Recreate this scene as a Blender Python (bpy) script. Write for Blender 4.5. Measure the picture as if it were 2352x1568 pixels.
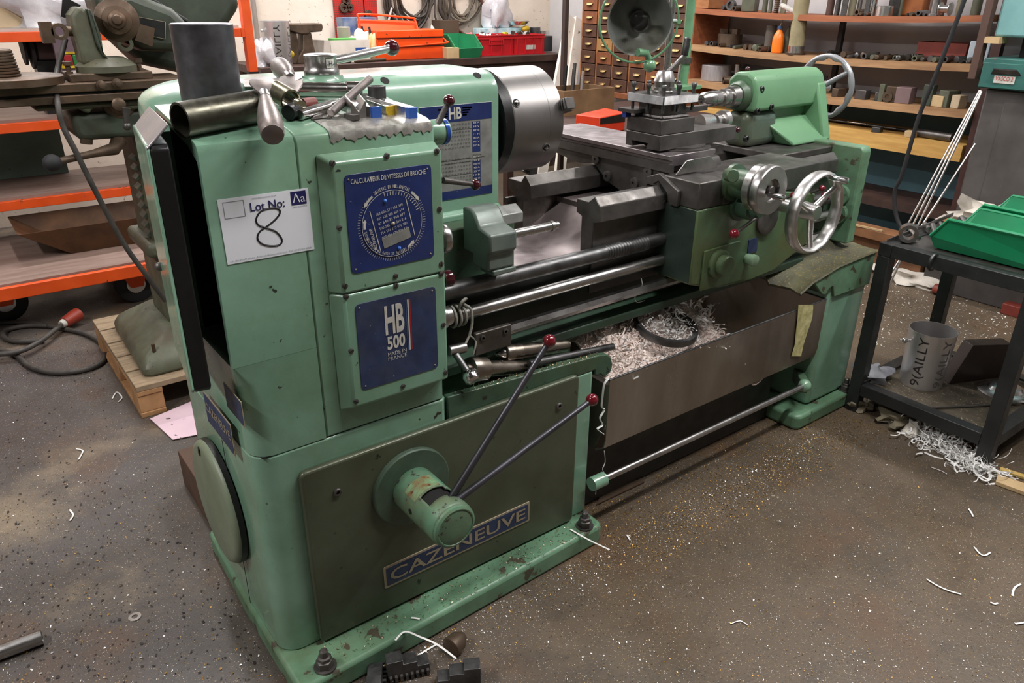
import bpy, bmesh, math, random
from mathutils import Vector as V, Matrix, Quaternion
PI = math.pi
R = math.radians
random.seed(7)
for o in list(bpy.data.objects): bpy.data.objects.remove(o)
scene = bpy.context.scene
COL = scene.collection

# ------------------------------------------------------------------ camera
FPX, PITCH, ROLL, YAW, CAMH = 1746.37, R(24.5), R(0.49), R(52.8), 1.47
_F = V((math.cos(PITCH) * math.cos(YAW), math.cos(PITCH) * math.sin(YAW), -math.sin(PITCH)))
_r = _F.cross(V((0, 0, 1))).normalized(); _u = _r.cross(_F)
_R = _r * math.cos(ROLL) + _u * math.sin(ROLL); _U = -_r * math.sin(ROLL) + _u * math.cos(ROLL)
CAMPOS = V((0, 0, CAMH))
cam = bpy.data.cameras.new('camera'); cam.sensor_width = 36.0; cam.lens = FPX / 2352 * 36.0
cam.clip_start = 0.02; cam.clip_end = 60
cam_ob = bpy.data.objects.new('camera', cam); COL.objects.link(cam_ob)
m = Matrix((_R, _U, -_F)).transposed().to_4x4(); m.translation = CAMPOS
cam_ob.matrix_world = m; scene.camera = cam_ob
cam.dof.use_dof = False

# ------------------------------------------------------------------ view / world
scene.view_settings.view_transform = 'Standard'
scene.view_settings.look = 'None'
scene.view_settings.gamma = 1.0
scene.view_settings.use_curve_mapping = False
scene.view_settings.exposure = 0.0
world = bpy.data.worlds.new('world'); scene.world = world
world.use_nodes = True
world.node_tree.nodes['Background'].inputs[0].default_value = (0.75, 0.8, 0.9, 1)
world.node_tree.nodes['Background'].inputs[1].default_value = 0.05

# ------------------------------------------------------------------ room lamps (fluorescent battens under the ceiling)
LAMPS = [  # x, y, length, rotation, watts
    (-1.6, 1.6, 1.5, 90, 105),
    (0.6, 3.1, 1.5, 90, 42),
    (2.9, 3.4, 1.5, 90, 62),
    (0.9, 5.2, 1.5, 0, 62),
    (3.4, 5.2, 1.5, 0, 68),
    (3.5, 0.5, 1.5, 90, 70),
    (1.75, 0.45, 1.5, 0, 74),
]
LAMPZ = 3.25
for lx, ly, ll, lr, lw in LAMPS:
    l = bpy.data.lights.new('batten_light', 'AREA'); l.shape = 'RECTANGLE'
    l.size = ll; l.size_y = 0.16; l.energy = lw; l.color = (1.0, 0.965, 0.95)
    ob = bpy.data.objects.new('batten_light', l); COL.objects.link(ob)
    ob.location = (lx, ly, LAMPZ - 0.085); ob.rotation_euler = (0, 0, R(lr))

# ------------------------------------------------------------------ pixel -> place
def px(u, v, x=None, y=None, z=None):
    d = _F + _R * ((u - 1176) / FPX) - _U * ((v - 784) / FPX)
    t = (x / d.x) if x is not None else (y / d.y) if y is not None else ((z - CAMH) / d.z)
    return CAMPOS + d * t

# ------------------------------------------------------------------ mesh builder
def frame(d):
    d = V(d).normalized()
    a = V((0, 0, 1)) if abs(d.z) < 0.9 else V((1, 0, 0))
    u = d.cross(a).normalized(); return d, u, d.cross(u)

class M:
    def __init__(s): s.v = []; s.f = []
    def add(s, vs, fs):
        n = len(s.v); s.v += [V(p) for p in vs]; s.f += [tuple(i + n for i in f) for f in fs]; return s
    def box(s, x0, x1, y0, y1, z0, z1):
        return s.add([(x0,y0,z0),(x1,y0,z0),(x1,y1,z0),(x0,y1,z0),(x0,y0,z1),(x1,y0,z1),(x1,y1,z1),(x0,y1,z1)],
            [(0,3,2,1),(4,5,6,7),(0,1,5,4),(1,2,6,5),(2,3,7,6),(3,0,4,7)])
    def obox(s, c, size, rz=0, rx=0, ry=0):
        m = Matrix.Rotation(rz,3,'Z') @ Matrix.Rotation(ry,3,'Y') @ Matrix.Rotation(rx,3,'X')
        a, b, h = size[0]/2, size[1]/2, size[2]/2; c = V(c)
        P = [c + m @ V(p) for p in ((-a,-b,-h),(a,-b,-h),(a,b,-h),(-a,b,-h),(-a,-b,h),(a,-b,h),(a,b,h),(-a,b,h))]
        return s.add(P, [(0,3,2,1),(4,5,6,7),(0,1,5,4),(1,2,6,5),(2,3,7,6),(3,0,4,7)])
    def bar(s, p0, p1, w, h=None, up=(0,0,1)):
        p0, p1 = V(p0), V(p1); d = (p1 - p0).normalized(); h = h or w
        r = d.cross(V(up)); 
        if r.length < 1e-4: r = d.cross(V((1,0,0)))
        r.normalize(); u = r.cross(d); r *= w/2; u *= h/2
        P = [p0-r-u,p0+r-u,p0+r+u,p0-r+u,p1-r-u,p1+r-u,p1+r+u,p1-r+u]
        return s.add(P, [(0,1,2,3),(4,7,6,5),(0,4,5,1),(1,5,6,2),(2,6,7,3),(3,7,4,0)])
    def rev(s, p0, d, prof, n=24, a0=0, close=True):
        """revolve profile [(t, r)] about the axis through p0 along d"""
        d, u, w = frame(d); p0 = V(p0); rings = []
        for t, r in prof:
            if r < 1e-6: rings.append([len(s.v)]); s.v.append(p0 + d*t)
            else:
                k = len(s.v); rings.append(list(range(k, k+n)))
                for i in range(n):
                    a = a0 + 2*PI*i/n; s.v.append(p0 + d*t + u*(r*math.cos(a)) + w*(r*math.sin(a)))
        for A, B in zip(rings, rings[1:]):
            for i in range(n):
                j = (i+1) % n
                if len(A) == 1 and len(B) == 1: continue
                if len(A) == 1: s.f.append((A[0], B[j], B[i]))
                elif len(B) == 1: s.f.append((A[i], A[j], B[0]))
                else: s.f.append((A[i], A[j], B[j], B[i]))
        if close:
            if len(rings[0]) > 1: s.f.append(tuple(reversed(rings[0])))
            if len(rings[-1]) > 1: s.f.append(tuple(rings[-1]))
        return s
    def cyl(s, p0, p1, r0, r1=None, n=24, c=0.0):
        p0, p1 = V(p0), V(p1); L = (p1-p0).length; r1 = r0 if r1 is None else r1
        pr = [(0, r0), (L, r1)] if not c else [(0, r0-c), (c, r0), (L-c, r1), (L, r1-c)]
        return s.rev(p0, p1-p0, pr, n)
    def pipe(s, p0, p1, r0, r1, n=24):
        p0, p1 = V(p0), V(p1); L = (p1-p0).length
        return s.rev(p0, p1-p0, [(0, r1), (0, r0), (L, r0), (L, r1), (0, r1)], n, close=False)
    def sph(s, c, r, n=16, sc=(1,1,1)):
        k = n//2; c = V(c); b = len(s.v)
        for i in range(1, k):
            t = PI*i/k
            for j in range(n):
                a = 2*PI*j/n; s.v.append(c + V((r*math.sin(t)*math.cos(a)*sc[0], r*math.sin(t)*math.sin(a)*sc[1], r*math.cos(t)*sc[2])))
        T = len(s.v); s.v.append(c + V((0,0,r*sc[2]))); B = len(s.v); s.v.append(c - V((0,0,r*sc[2])))
        for i in range(k-2):
            for j in range(n):
                j2 = (j+1) % n; s.f.append((b+i*n+j, b+(i+1)*n+j, b+(i+1)*n+j2, b+i*n+j2))
        for j in range(n):
            j2 = (j+1) % n; s.f.append((T, b+j, b+j2)); s.f.append((B, b+(k-2)*n+j2, b+(k-2)*n+j))
        return s
    def torus(s, c, d, Rr, r, n=40, k=10, sq=1.0, a0=0, a1=2*PI):
        d, u, w = frame(d); c = V(c); b = len(s.v); full = abs(a1-a0-2*PI) < 1e-5; N = n if full else n+1
        for i in range(N):
            a = a0+(a1-a0)*i/n; e = u*math.cos(a) + w*math.sin(a)
            for j in range(k):
                q = 2*PI*j/k; s.v.append(c + e*(Rr + r*math.cos(q)) + d*(r*sq*math.sin(q)))
        for i in range(n):
            i2 = (i+1) % N
            for j in range(k):
                j2 = (j+1) % k; s.f.append((b+i*k+j, b+i2*k+j, b+i2*k+j2, b+i*k+j2))
        return s
    def tube(s, pts, r, n=8, cap=True, flat=None):
        P = [V(p) for p in pts]; b = len(s.v); up = None; N = len(P)
        for i, p in enumerate(P):
            t = (P[min(i+1,N-1)] - P[max(i-1,0)]).normalized()
            if up is None: _, up, _w = frame(t)
            up = (up - t*up.dot(t))
            if up.length < 1e-6: _, up, _w = frame(t)
            up.normalize(); w = t.cross(up); rr = r[i] if isinstance(r, (list, tuple)) else r
            for j in range(n):
                a = 2*PI*j/n; s.v.append(p + up*(rr*math.cos(a)) + w*(rr*math.sin(a)*(flat or 1)))
        for i in range(N-1):
            for j in range(n):
                j2 = (j+1) % n; s.f.append((b+i*n+j, b+i*n+j2, b+(i+1)*n+j2, b+(i+1)*n+j))
        if cap: s.f.append(tuple(range(b+n-1, b-1, -1))); s.f.append(tuple(range(b+(N-1)*n, b+N*n)))
        return s
    def prism(s, poly, vec):
        n = len(poly); P = [V(p) for p in poly]; vec = V(vec)
        nrm = V((0,0,0))
        for i in range(n): nrm += P[i].cross(P[(i+1) % n])
        if nrm.dot(vec) > 0: P.reverse()
        return s.add(P + [p+vec for p in P], [tuple(range(n)), tuple(range(2*n-1, n-1, -1))] +
            [(i, i+n, (i+1) % n + n, (i+1) % n) for i in range(n)])
    def yz(s, prof, x0, x1): return s.prism([(x0,y,z) for y,z in prof], (x1-x0,0,0))
    def xz(s, prof, y0, y1): return s.prism([(x,y0,z) for x,z in prof], (0,y1-y0,0))
    def xy(s, prof, z0, z1): return s.prism([(x,y,z0) for x,y in prof], (0,0,z1-z0))
    def ring(s, outer, inner, vec):
        """frame with a hole: outer & inner loops with equal counts, extruded by vec"""
        n = len(outer); vec = V(vec)
        P = [V(p) for p in outer] + [V(p) for p in inner]; P += [p+vec for p in P]
        f = []
        for i in range(n):
            j = (i+1) % n
            f += [(i,j,n+j,n+i), (2*n+i,3*n+i,3*n+j,2*n+j), (i,2*n+i,2*n+j,j), (n+i,n+j,3*n+j,3*n+i)]
        return s.add(P, f)
    def sheet(s, grid, th):
        """grid[i][j] of points -> sheet of thickness th (both sides)"""
        a, b = len(grid), len(grid[0]); k = len(s.v)
        G = [[V(p) for p in r] for r in grid]
        for sgn in (0, 1):
            for i in range(a):
                for j in range(b):
                    du = G[min(i+1,a-1)][j]-G[max(i-1,0)][j]; dv = G[i][min(j+1,b-1)]-G[i][max(j-1,0)]
                    nn = du.cross(dv); nn = nn.normalized() if nn.length > 1e-9 else V((0,0,1))
                    s.v.append(G[i][j] - nn*(th*sgn))
        q = a*b
        for i in range(a-1):
            for j in range(b-1):
                A = k+i*b+j
                s.f.append((A, A+b, A+b+1, A+1)); s.f.append((A+q, A+1+q, A+b+1+q, A+b+q))
        for i in range(a-1):
            A = k+i*b; s.f.append((A, A+q, A+b+q, A+b)); A = k+i*b+b-1; s.f.append((A, A+b, A+b+q, A+q))
        for j in range(b-1):
            A = k+j; s.f.append((A, A+1, A+1+q, A+q)); A = k+(a-1)*b+j; s.f.append((A, A+q, A+1+q, A+1))
        return s
    def rot(s, c, axis, ang, start=0):
        m = Matrix.Rotation(ang, 3, V(axis)); c = V(c)
        for i in range(start, len(s.v)): s.v[i] = c + m @ (s.v[i]-c)
        return s
    def move(s, d, start=0):
        d = V(d)
        for i in range(start, len(s.v)): s.v[i] = s.v[i] + d
        return s

def rrect(w, h, r, n=4):
    out = []
    for cx, cy, a in ((w/2-r, h/2-r, 0), (-w/2+r, h/2-r, 90), (-w/2+r, -h/2+r, 180), (w/2-r, -h/2+r, 270)):
        for i in range(n+1):
            t = R(a + 90*i/n); out.append((cx + r*math.cos(t), cy + r*math.sin(t)))
    return out

LINK = COL.objects.link
def mk(name, mb, mat, loc, bev=0, seg=2, sharp=38, fix=True):
    me = bpy.data.meshes.new(name)
    me.from_pydata([tuple(p - loc) for p in mb.v], [], mb.f)
    if fix:
        b = bmesh.new(); b.from_mesh(me); bmesh.ops.recalc_face_normals(b, faces=b.faces); b.to_mesh(me); b.free()
    me.materials.append(mat)
    me.shade_smooth(); me.set_sharp_from_angle(angle=R(sharp))
    o = bpy.data.objects.new(name, me); LINK(o)
    if bev:
        md = o.modifiers.new('bevel', 'BEVEL'); md.width = bev; md.segments = seg; md.limit_method = 'ANGLE'; md.angle_limit = R(40)
        md.harden_normals = False; md.use_clamp_overlap = True
    return o

def tag(o, label=None, cat=None, group=None, kind=None):
    if label: o['label'] = label
    if cat: o['category'] = cat
    if group: o['group'] = group
    if kind: o['kind'] = kind
    return o

def thing(name, label, cat, loc=(0,0,0), group=None):
    o = bpy.data.objects.new(name, None); LINK(o); o.location = loc; o.empty_display_size = 0.05
    return tag(o, label, cat, group)

def wloc(o):
    l = V(o.location)
    while o.parent: o = o.parent; l += V(o.location)
    return l

def part(name, mb, mat, parent, bev=0, seg=2, label=None, sharp=38, kind=None):
    o = mk(name, mb, mat, wloc(parent), bev, seg, sharp)
    o.parent = parent; o.location = (0,0,0)
    if label: o['label'] = label
    if kind: o['kind'] = kind
    return o

def solo(name, mb, mat, label, cat, group=None, bev=0, seg=2, kind=None, sharp=38):
    lo = V((min(p.x for p in mb.v), min(p.y for p in mb.v), min(p.z for p in mb.v)))
    hi = V((max(p.x for p in mb.v), max(p.y for p in mb.v), 0))
    loc = V(((lo.x+hi.x)/2, (lo.y+hi.y)/2, lo.z))
    o = mk(name, mb, mat, loc, bev, seg, sharp); o.location = loc
    return tag(o, label, cat, group, kind)

def struct(name, mb, mat, parent=None, bev=0):
    o = mk(name, mb, mat, V((0,0,0)) if parent is None else wloc(parent), bev)
    if parent is None: o['kind'] = 'structure'
    else: o.parent = parent
    return o

def copy_tree(o, parent=None, loc=None, rz=None):
    c = o.copy(); LINK(c); c.parent = parent
    if loc is not None: c.location = loc
    if rz is not None: c.rotation_euler = (0, 0, rz)
    for ch in list(o.children): copy_tree(ch, c)
    return c

_fonts = {}
def text(parent, s, o, xd, yd, w, h, mat, name='lettering', lift=0.0006, shear=0, space=1.0, bold=0.0):
    """flat lettering filling w x h with its lower left corner at o, along xd / yd"""
    cu = bpy.data.curves.new('txt', 'FONT'); cu.body = s; cu.shear = shear; cu.space_character = space
    cu.resolution_u = 3; cu.offset = bold
    to = bpy.data.objects.new('txt', cu); LINK(to)
    dg = bpy.context.evaluated_depsgraph_get()
    me = bpy.data.meshes.new_from_object(to.evaluated_get(dg))
    bpy.data.objects.remove(to); bpy.data.curves.remove(cu)
    xs = [v.co.x for v in me.vertices]; ys = [v.co.y for v in me.vertices]
    x0, x1, y0, y1 = min(xs), max(xs), min(ys), max(ys)
    xd, yd = V(xd).normalized(), V(yd).normalized(); n = xd.cross(yd); wl = wloc(parent); o = V(o)
    for v in me.vertices:
        v.co = o + xd*((v.co.x-x0)/(x1-x0)*w) + yd*((v.co.y-y0)/(y1-y0)*h) + n*lift - wl
    me.name = name; me.materials.append(mat)
    ob = bpy.data.objects.new(name, me); LINK(ob); ob.parent = parent
    return ob

# ------------------------------------------------------------------ procedural materials
def srgb(r, g, b):
    return tuple(((c/255)/12.92 if c/255 <= 0.04045 else ((c/255+0.055)/1.055)**2.4) for c in (r, g, b)) + (1,)

def mat(name, col, metal=0.0, rough=0.5, col2=None, nscale=6, namt=0.5, bump=0.0, bscale=80, rvar=0.12,
        chips=None, chip_amt=0.0, chip_scale=30, coat=0.0, stretch=None, grime=None, grime_amt=0.0, spec=0.5, detail=6):
    m = bpy.data.materials.new(name); m.use_nodes = True
    nt = m.node_tree; N = nt.nodes; L = nt.links; b = N['Principled BSDF']
    b.inputs['Metallic'].default_value = metal; b.inputs['Roughness'].default_value = rough
    b.inputs['Coat Weight'].default_value = coat; b.inputs['Coat Roughness'].default_value = 0.12
    b.inputs['Specular IOR Level'].default_value = spec
    tc = N.new('ShaderNodeTexCoord'); vec = tc.outputs['Object']
    if stretch:
        mp = N.new('ShaderNodeMapping'); mp.inputs['Scale'].default_value = stretch; L.new(vec, mp.inputs[0]); svec = mp.outputs[0]
    else: svec = vec
    def noise(sc, v=None, det=detail, ro=0.6):
        n = N.new('ShaderNodeTexNoise'); n.inputs['Scale'].default_value = sc; n.inputs['Detail'].default_value = det
        n.inputs['Roughness'].default_value = ro; L.new(v or vec, n.inputs['Vector']); return n.outputs[0]
    def ramp(src, p0, p1):
        r = N.new('ShaderNodeMapRange'); r.inputs[1].default_value = p0; r.inputs[2].default_value = p1; r.clamp = True
        L.new(src, r.inputs[0]); return r.outputs[0]
    def mix(f, a, c):
        x = N.new('ShaderNodeMix'); x.data_type = 'RGBA'
        if isinstance(f, float): x.inputs[0].default_value = f
        else: L.new(f, x.inputs[0])
        for sck, val in ((x.inputs[6], a), (x.inputs[7], c)):
            if isinstance(val, tuple): sck.default_value = val
            else: L.new(val, sck)
        return x.outputs[2]
    c = srgb(*col); n1 = noise(nscale, svec)
    c2 = srgb(*col2) if col2 else tuple(x*(1-0.45*namt) for x in c[:3]) + (1,)
    out = mix(ramp(n1, 0.35, 0.68), c, c2)
    if grime:
        g = noise(nscale*0.45, None, 8, 0.65); out = mix(_mul(nt, ramp(g, 0.5, 0.72), grime_amt), out, srgb(*grime))
    if chips:
        cn = noise(chip_scale, None, 3, 0.55); out = mix(ramp(cn, 0.74-chip_amt, 0.77-chip_amt), out, srgb(*chips))
    L.new(out, b.inputs['Base Color'])
    if rvar:
        rr = N.new('ShaderNodeMapRange'); rr.inputs[3].default_value = max(0.03, rough-rvar); rr.inputs[4].default_value = min(1, rough+rvar)
        rr.inputs[1].default_value = 0.3; rr.inputs[2].default_value = 0.7
        L.new(noise(nscale*2.3, svec), rr.inputs[0]); L.new(rr.outputs[0], b.inputs['Roughness'])
    if bump:
        bp = N.new('ShaderNodeBump'); bp.inputs['Strength'].default_value = bump; bp.inputs['Distance'].default_value = 0.004
        L.new(noise(bscale, svec, 4), bp.inputs['Height']); L.new(bp.outputs[0], b.inputs['Normal'])
    return m

def _mul(nt, s, k):
    n = nt.nodes.new('ShaderNodeMath'); n.operation = 'MULTIPLY'; n.inputs[1].default_value = k; nt.links.new(s, n.inputs[0]); return n.outputs[0]

GREEN = mat('machine_green_paint', (124, 162, 140), rough=0.34, col2=(106, 144, 120), nscale=5, bump=0.06, bscale=60,
            chips=(38, 44, 38), chip_amt=0.03, chip_scale=38, grime=(84, 104, 60), grime_amt=0.45, coat=0.65)
GREEN_D = mat('oily_green_paint', (66, 96, 76), rough=0.38, col2=(50, 70, 54), nscale=7, bump=0.08, bscale=60,
              chips=(34, 36, 32), chip_amt=0.07, chip_scale=30, grime=(74, 76, 40), grime_amt=0.6)
GREEN_W = mat('worn_green_paint', (100, 138, 110), rough=0.42, col2=(78, 108, 82), nscale=9, bump=0.1, bscale=40,
              chips=(70, 66, 52), chip_amt=0.12, chip_scale=18, grime=(80, 74, 44), grime_amt=0.6)
COVER = mat('oil_filmed_cover_paint', (86, 94, 76), rough=0.34, col2=(68, 74, 58), nscale=4, bump=0.03, bscale=90, metal=0.25,
            chips=(40, 42, 32), chip_amt=0.03, chip_scale=28, grime=(78, 66, 40), grime_amt=0.4)
STEEL = mat('machined_steel', (184, 182, 180), metal=1, rough=0.3, col2=(150, 148, 146), nscale=8, rvar=.06)
STEEL_D = mat('oiled_cast_iron', (108, 105, 103), metal=0.7, rough=0.42, col2=(72, 69, 66), nscale=9, bump=0.06, bscale=120, grime=(70, 62, 38), grime_amt=0.35)
STEEL_B = mat('dull_dark_steel', (112, 112, 112), metal=0.9, rough=0.42, col2=(70, 70, 70), nscale=14, bump=0.04, bscale=120)
CHROME = mat('polished_chrome', (222, 222, 224), metal=1, rough=0.12, col2=(190, 190, 190), nscale=20, rvar=0.05)
ALU = mat('polished_aluminium', (220, 218, 216), metal=1, rough=0.28, col2=(196, 194, 192), nscale=5, rvar=0.05)
BLACK = mat('black_paint', (22, 22, 23), rough=0.4, nscale=9, chips=(70, 68, 64), chip_amt=0.02, chip_scale=60)
VOID = mat('black_interior', (8, 8, 8), rough=0.8, nscale=9)
BLUE = mat('navy_plate', (30, 48, 104), rough=0.35, col2=(26, 38, 78), nscale=10, chips=(120, 125, 140), chip_amt=0.01, chip_scale=140, grime=(70, 74, 84), grime_amt=0.35)
BLUE_D = mat('scuffed_navy_plate', (44, 58, 92), rough=0.5, col2=(32, 42, 70), nscale=16, chips=(130, 130, 130), chip_amt=0.03, chip_scale=160, grime=(80, 80, 80), grime_amt=0.4)
PLATE = mat('etched_silver', (158, 160, 156), metal=0.5, rough=0.45, col2=(128, 130, 126), nscale=20)
PALE = mat('pale_lettering', (206, 204, 196), rough=0.5, col2=(170, 168, 160), nscale=40)
TAN = mat('tan_lettering', (168, 156, 132), rough=0.5, metal=0.3, nscale=30)
REDBALL = mat('dark_red_plastic', (104, 14, 28), rough=0.15, coat=0.5, nscale=8, rvar=0.03)
PLUM = mat('black_red_plastic', (62, 16, 24), rough=0.15, coat=0.5, nscale=8, rvar=0.03)
WHITE = mat('white_card', (236, 240, 246), rough=0.55, col2=(228, 232, 240), nscale=3)
NAVY = mat('navy_print', (34, 34, 96), rough=0.5)
INK = mat('black_marker', (18, 18, 20), rough=0.5)
GREYINK = mat('grey_print', (120, 122, 128), rough=0.6)
# ================================================================== room
def floor_mat():
    m = bpy.data.materials.new('oily_concrete'); m.use_nodes = True; nt = m.node_tree; N = nt.nodes; L = nt.links; b = N['Principled BSDF']
    tc = N.new('ShaderNodeTexCoord').outputs['Object']
    def noise(sc, det=6, ro=0.6, off=0):
        v = tc
        if off:
            mp = N.new('ShaderNodeMapping'); mp.inputs[1].default_value = (off, off*.7, 0); L.new(tc, mp.inputs[0]); v = mp.outputs[0]
        n = N.new('ShaderNodeTexNoise'); n.inputs['Scale'].default_value = sc; n.inputs['Detail'].default_value = det; n.inputs['Roughness'].default_value = ro
        L.new(v, n.inputs['Vector']); return n.outputs[0]
    def rmp(s, a, c, o0=0, o1=1):
        r = N.new('ShaderNodeMapRange'); r.inputs[1].default_value = a; r.inputs[2].default_value = c; r.inputs[3].default_value = o0; r.inputs[4].default_value = o1; L.new(s, r.inputs[0]); return r.outputs[0]
    def mix(f, a, c):
        x = N.new('ShaderNodeMix'); x.data_type = 'RGBA'; L.new(f, x.inputs[0])
        for sk, v in ((x.inputs[6], a), (x.inputs[7], c)):
            if isinstance(v, tuple): sk.default_value = v
            else: L.new(v, sk)
        return x.outputs[2]
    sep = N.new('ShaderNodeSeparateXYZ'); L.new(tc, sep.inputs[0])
    left = rmp(sep.outputs[0], 1.2, 0.2)             # base colour turns greyer towards the headstock end
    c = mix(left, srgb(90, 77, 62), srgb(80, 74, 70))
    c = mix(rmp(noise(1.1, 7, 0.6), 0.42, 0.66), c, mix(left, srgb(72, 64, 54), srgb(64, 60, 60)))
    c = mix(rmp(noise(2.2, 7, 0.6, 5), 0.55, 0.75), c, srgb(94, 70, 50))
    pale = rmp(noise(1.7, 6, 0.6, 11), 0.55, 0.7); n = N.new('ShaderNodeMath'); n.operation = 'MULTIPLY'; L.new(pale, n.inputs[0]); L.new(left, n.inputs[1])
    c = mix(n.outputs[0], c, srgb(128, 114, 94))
    c = mix(rmp(noise(60, 3, 0.7), 0.6, 0.75, 0, .55), c, srgb(46, 41, 36))
    c = mix(rmp(noise(110, 2, 0.6, 3), 0.66, 0.72, 0, .6), c, srgb(130, 114, 86))
    def specks(sc, thr, pick, colr, c):
        v = N.new('ShaderNodeTexVoronoi'); v.inputs['Scale'].default_value = sc; L.new(tc, v.inputs['Vector'])
        lt = N.new('ShaderNodeMath'); lt.operation = 'LESS_THAN'; lt.inputs[1].default_value = thr; L.new(v.outputs['Distance'], lt.inputs[0])
        sp = N.new('ShaderNodeSeparateColor'); L.new(v.outputs['Color'], sp.inputs[0])
        gt = N.new('ShaderNodeMath'); gt.operation = 'GREATER_THAN'; gt.inputs[1].default_value = pick; L.new(sp.outputs[0], gt.inputs[0])
        mu = N.new('ShaderNodeMath'); mu.operation = 'MULTIPLY'; L.new(lt.outputs[0], mu.inputs[0]); L.new(gt.outputs[0], mu.inputs[1])
        return mix(mu.outputs[0], c, colr)
    c = mix(rmp(noise(9, 8, 0.7, 7), 0.5, 0.72, 0, .55), c, srgb(54, 47, 41))
    c = specks(150, .20, .55, srgb(52, 44, 37), c); c = specks(230, .22, .72, srgb(158, 138, 104), c); c = specks(190, .16, .86, srgb(206, 202, 194), c); c = specks(110, .17, .88, srgb(40, 36, 34), c)
    L.new(c, b.inputs['Base Color'])
    L.new(rmp(noise(2.6, 6, 0.6, 2), 0.35, 0.7, 0.3, 0.62), b.inputs['Roughness'])
    bp = N.new('ShaderNodeBump'); bp.inputs['Strength'].default_value = 0.25; bp.inputs['Distance'].default_value = 0.004
    L.new(noise(90, 5, 0.7), bp.inputs['Height']); L.new(bp.outputs[0], b.inputs['Normal'])
    return m
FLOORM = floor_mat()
PLASTER = mat('old_cream_plaster', (226, 214, 200), rough=0.85, col2=(206, 192, 176), nscale=1.6, bump=0.5, bscale=26, chips=(150, 134, 118), chip_amt=0.06, chip_scale=34, grime=(186, 150, 110), grime_amt=0.35)
PLASTER_R = mat('grey_plaster', (196, 194, 194), rough=0.85, col2=(176, 174, 176), nscale=2, bump=0.3, bscale=30)
CEILM = mat('dull_grey_ceiling', (128, 126, 122), rough=0.9, nscale=2)
RX0, RX1, RY0, RY1, RZ = -3.2, 5.05, -2.6, 6.1, 3.4
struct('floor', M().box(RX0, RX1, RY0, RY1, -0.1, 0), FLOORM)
struct('ceiling', M().box(RX0, RX1, RY0, RY1, RZ, RZ+0.1), CEILM)
struct('wall_back', M().box(RX0, RX1+0.1, RY1, RY1+0.1, 0, RZ), PLASTER)
struct('wall_right', M().box(RX1, RX1+0.1, RY0, RY1, 0, RZ), PLASTER_R)
PLASTER_D = mat('dark_plaster', (136, 130, 122), rough=.85, col2=(112, 106, 100), nscale=2, bump=.3, bscale=30)  # unseen walls get a darker plaster to cut bounced light
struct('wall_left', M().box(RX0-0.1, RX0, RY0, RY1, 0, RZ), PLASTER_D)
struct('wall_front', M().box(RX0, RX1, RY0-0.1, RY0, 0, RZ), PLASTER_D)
# unseen strip window, added so its glowing panes gleam on upward faces
def pane_mat():
    m = bpy.data.materials.new('glowing_frosted_pane'); m.use_nodes = True; b = m.node_tree.nodes['Principled BSDF']
    b.inputs['Base Color'].default_value = (.8,.84,.9,1); b.inputs['Emission Color'].default_value = (.93,.96,1,1); b.inputs['Emission Strength'].default_value = 2.8; return m
PANE = pane_mat(); FRAMEM = mat('white_window_frame', (205,203,198), rough=.6)
wn = struct('added_window_1', M().box(.9, 4.3, RY1-.03, RY1-.001, 1.78, 1.83).box(.9, 4.3, RY1-.03, RY1-.001, 2.62, 2.67), FRAMEM)
for k in range(5): x = .9+.85*k; struct('mullion', M().box(x-.02 if k else x, x+.02, RY1-.03, RY1-.001, 1.8301, 2.6199), FRAMEM, wn)
for k in range(4): x = .9+.85*k; struct('pane', M().box(x+.0201, x+.8299, RY1-.018, RY1-.010, 1.8301, 2.6199), PANE, wn)
LAMPBODY = mat('white_lamp_housing', (225, 225, 225), rough=0.5)
def tube_mat():
    m = bpy.data.materials.new('lit_tube'); m.use_nodes = True; b = m.node_tree.nodes['Principled BSDF']
    b.inputs['Emission Color'].default_value = (1, .97, .95, 1); b.inputs['Emission Strength'].default_value = 6.0; return m
TUBE = tube_mat()
for i, (lx, ly, ll, lr, lw) in enumerate(LAMPS):
    t = thing('batten_lamp', 'white fluorescent batten lamp under the ceiling '+('left of the lathe','beyond the headstock','beyond the tailstock','above the orange rack','above the work bench','above the black trolley','in front of the lathe')[i], 'lamp', (lx, ly, LAMPZ), 'ceiling batten lamps')
    a = M().obox((lx, ly, RZ-0.05), (ll+0.1, 0.12, 0.1), R(lr)); part('housing', a, LAMPBODY, t, bev=.005)
    dx, dy = math.cos(R(lr)), math.sin(R(lr))
    for s in (-1, 1):
        c = V((lx-dy*s*.05, ly+dx*s*.05, LAMPZ+0.03)); d = V((dx, dy, 0))*(ll/2)
        part('lamp_tube', M().cyl(c-d, c+d, 0.013, n=10), TUBE, t)
# ================================================================== lathe
LA = thing('lathe', 'large green metal lathe with round steel chuck, open end cover and chip tray', 'lathe', (1.5, 1.6, 0))
XL, XG = 0.36, 0.826          # left end, right face of the front gearbox
YF = 1.355                    # front face of column and gearbox
AY, AZ = 1.72, 1.158          # spindle axis

def rbox_xy(m, x0, x1, y0, y1, z0, z1, r, n=6):
    c = ((x0+x1)/2, (y0+y1)/2); P = rrect(x1-x0, y1-y0, r, n)
    return m.xy([(c[0]+a, c[1]+b) for a, b in P], z0, z1)

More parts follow.
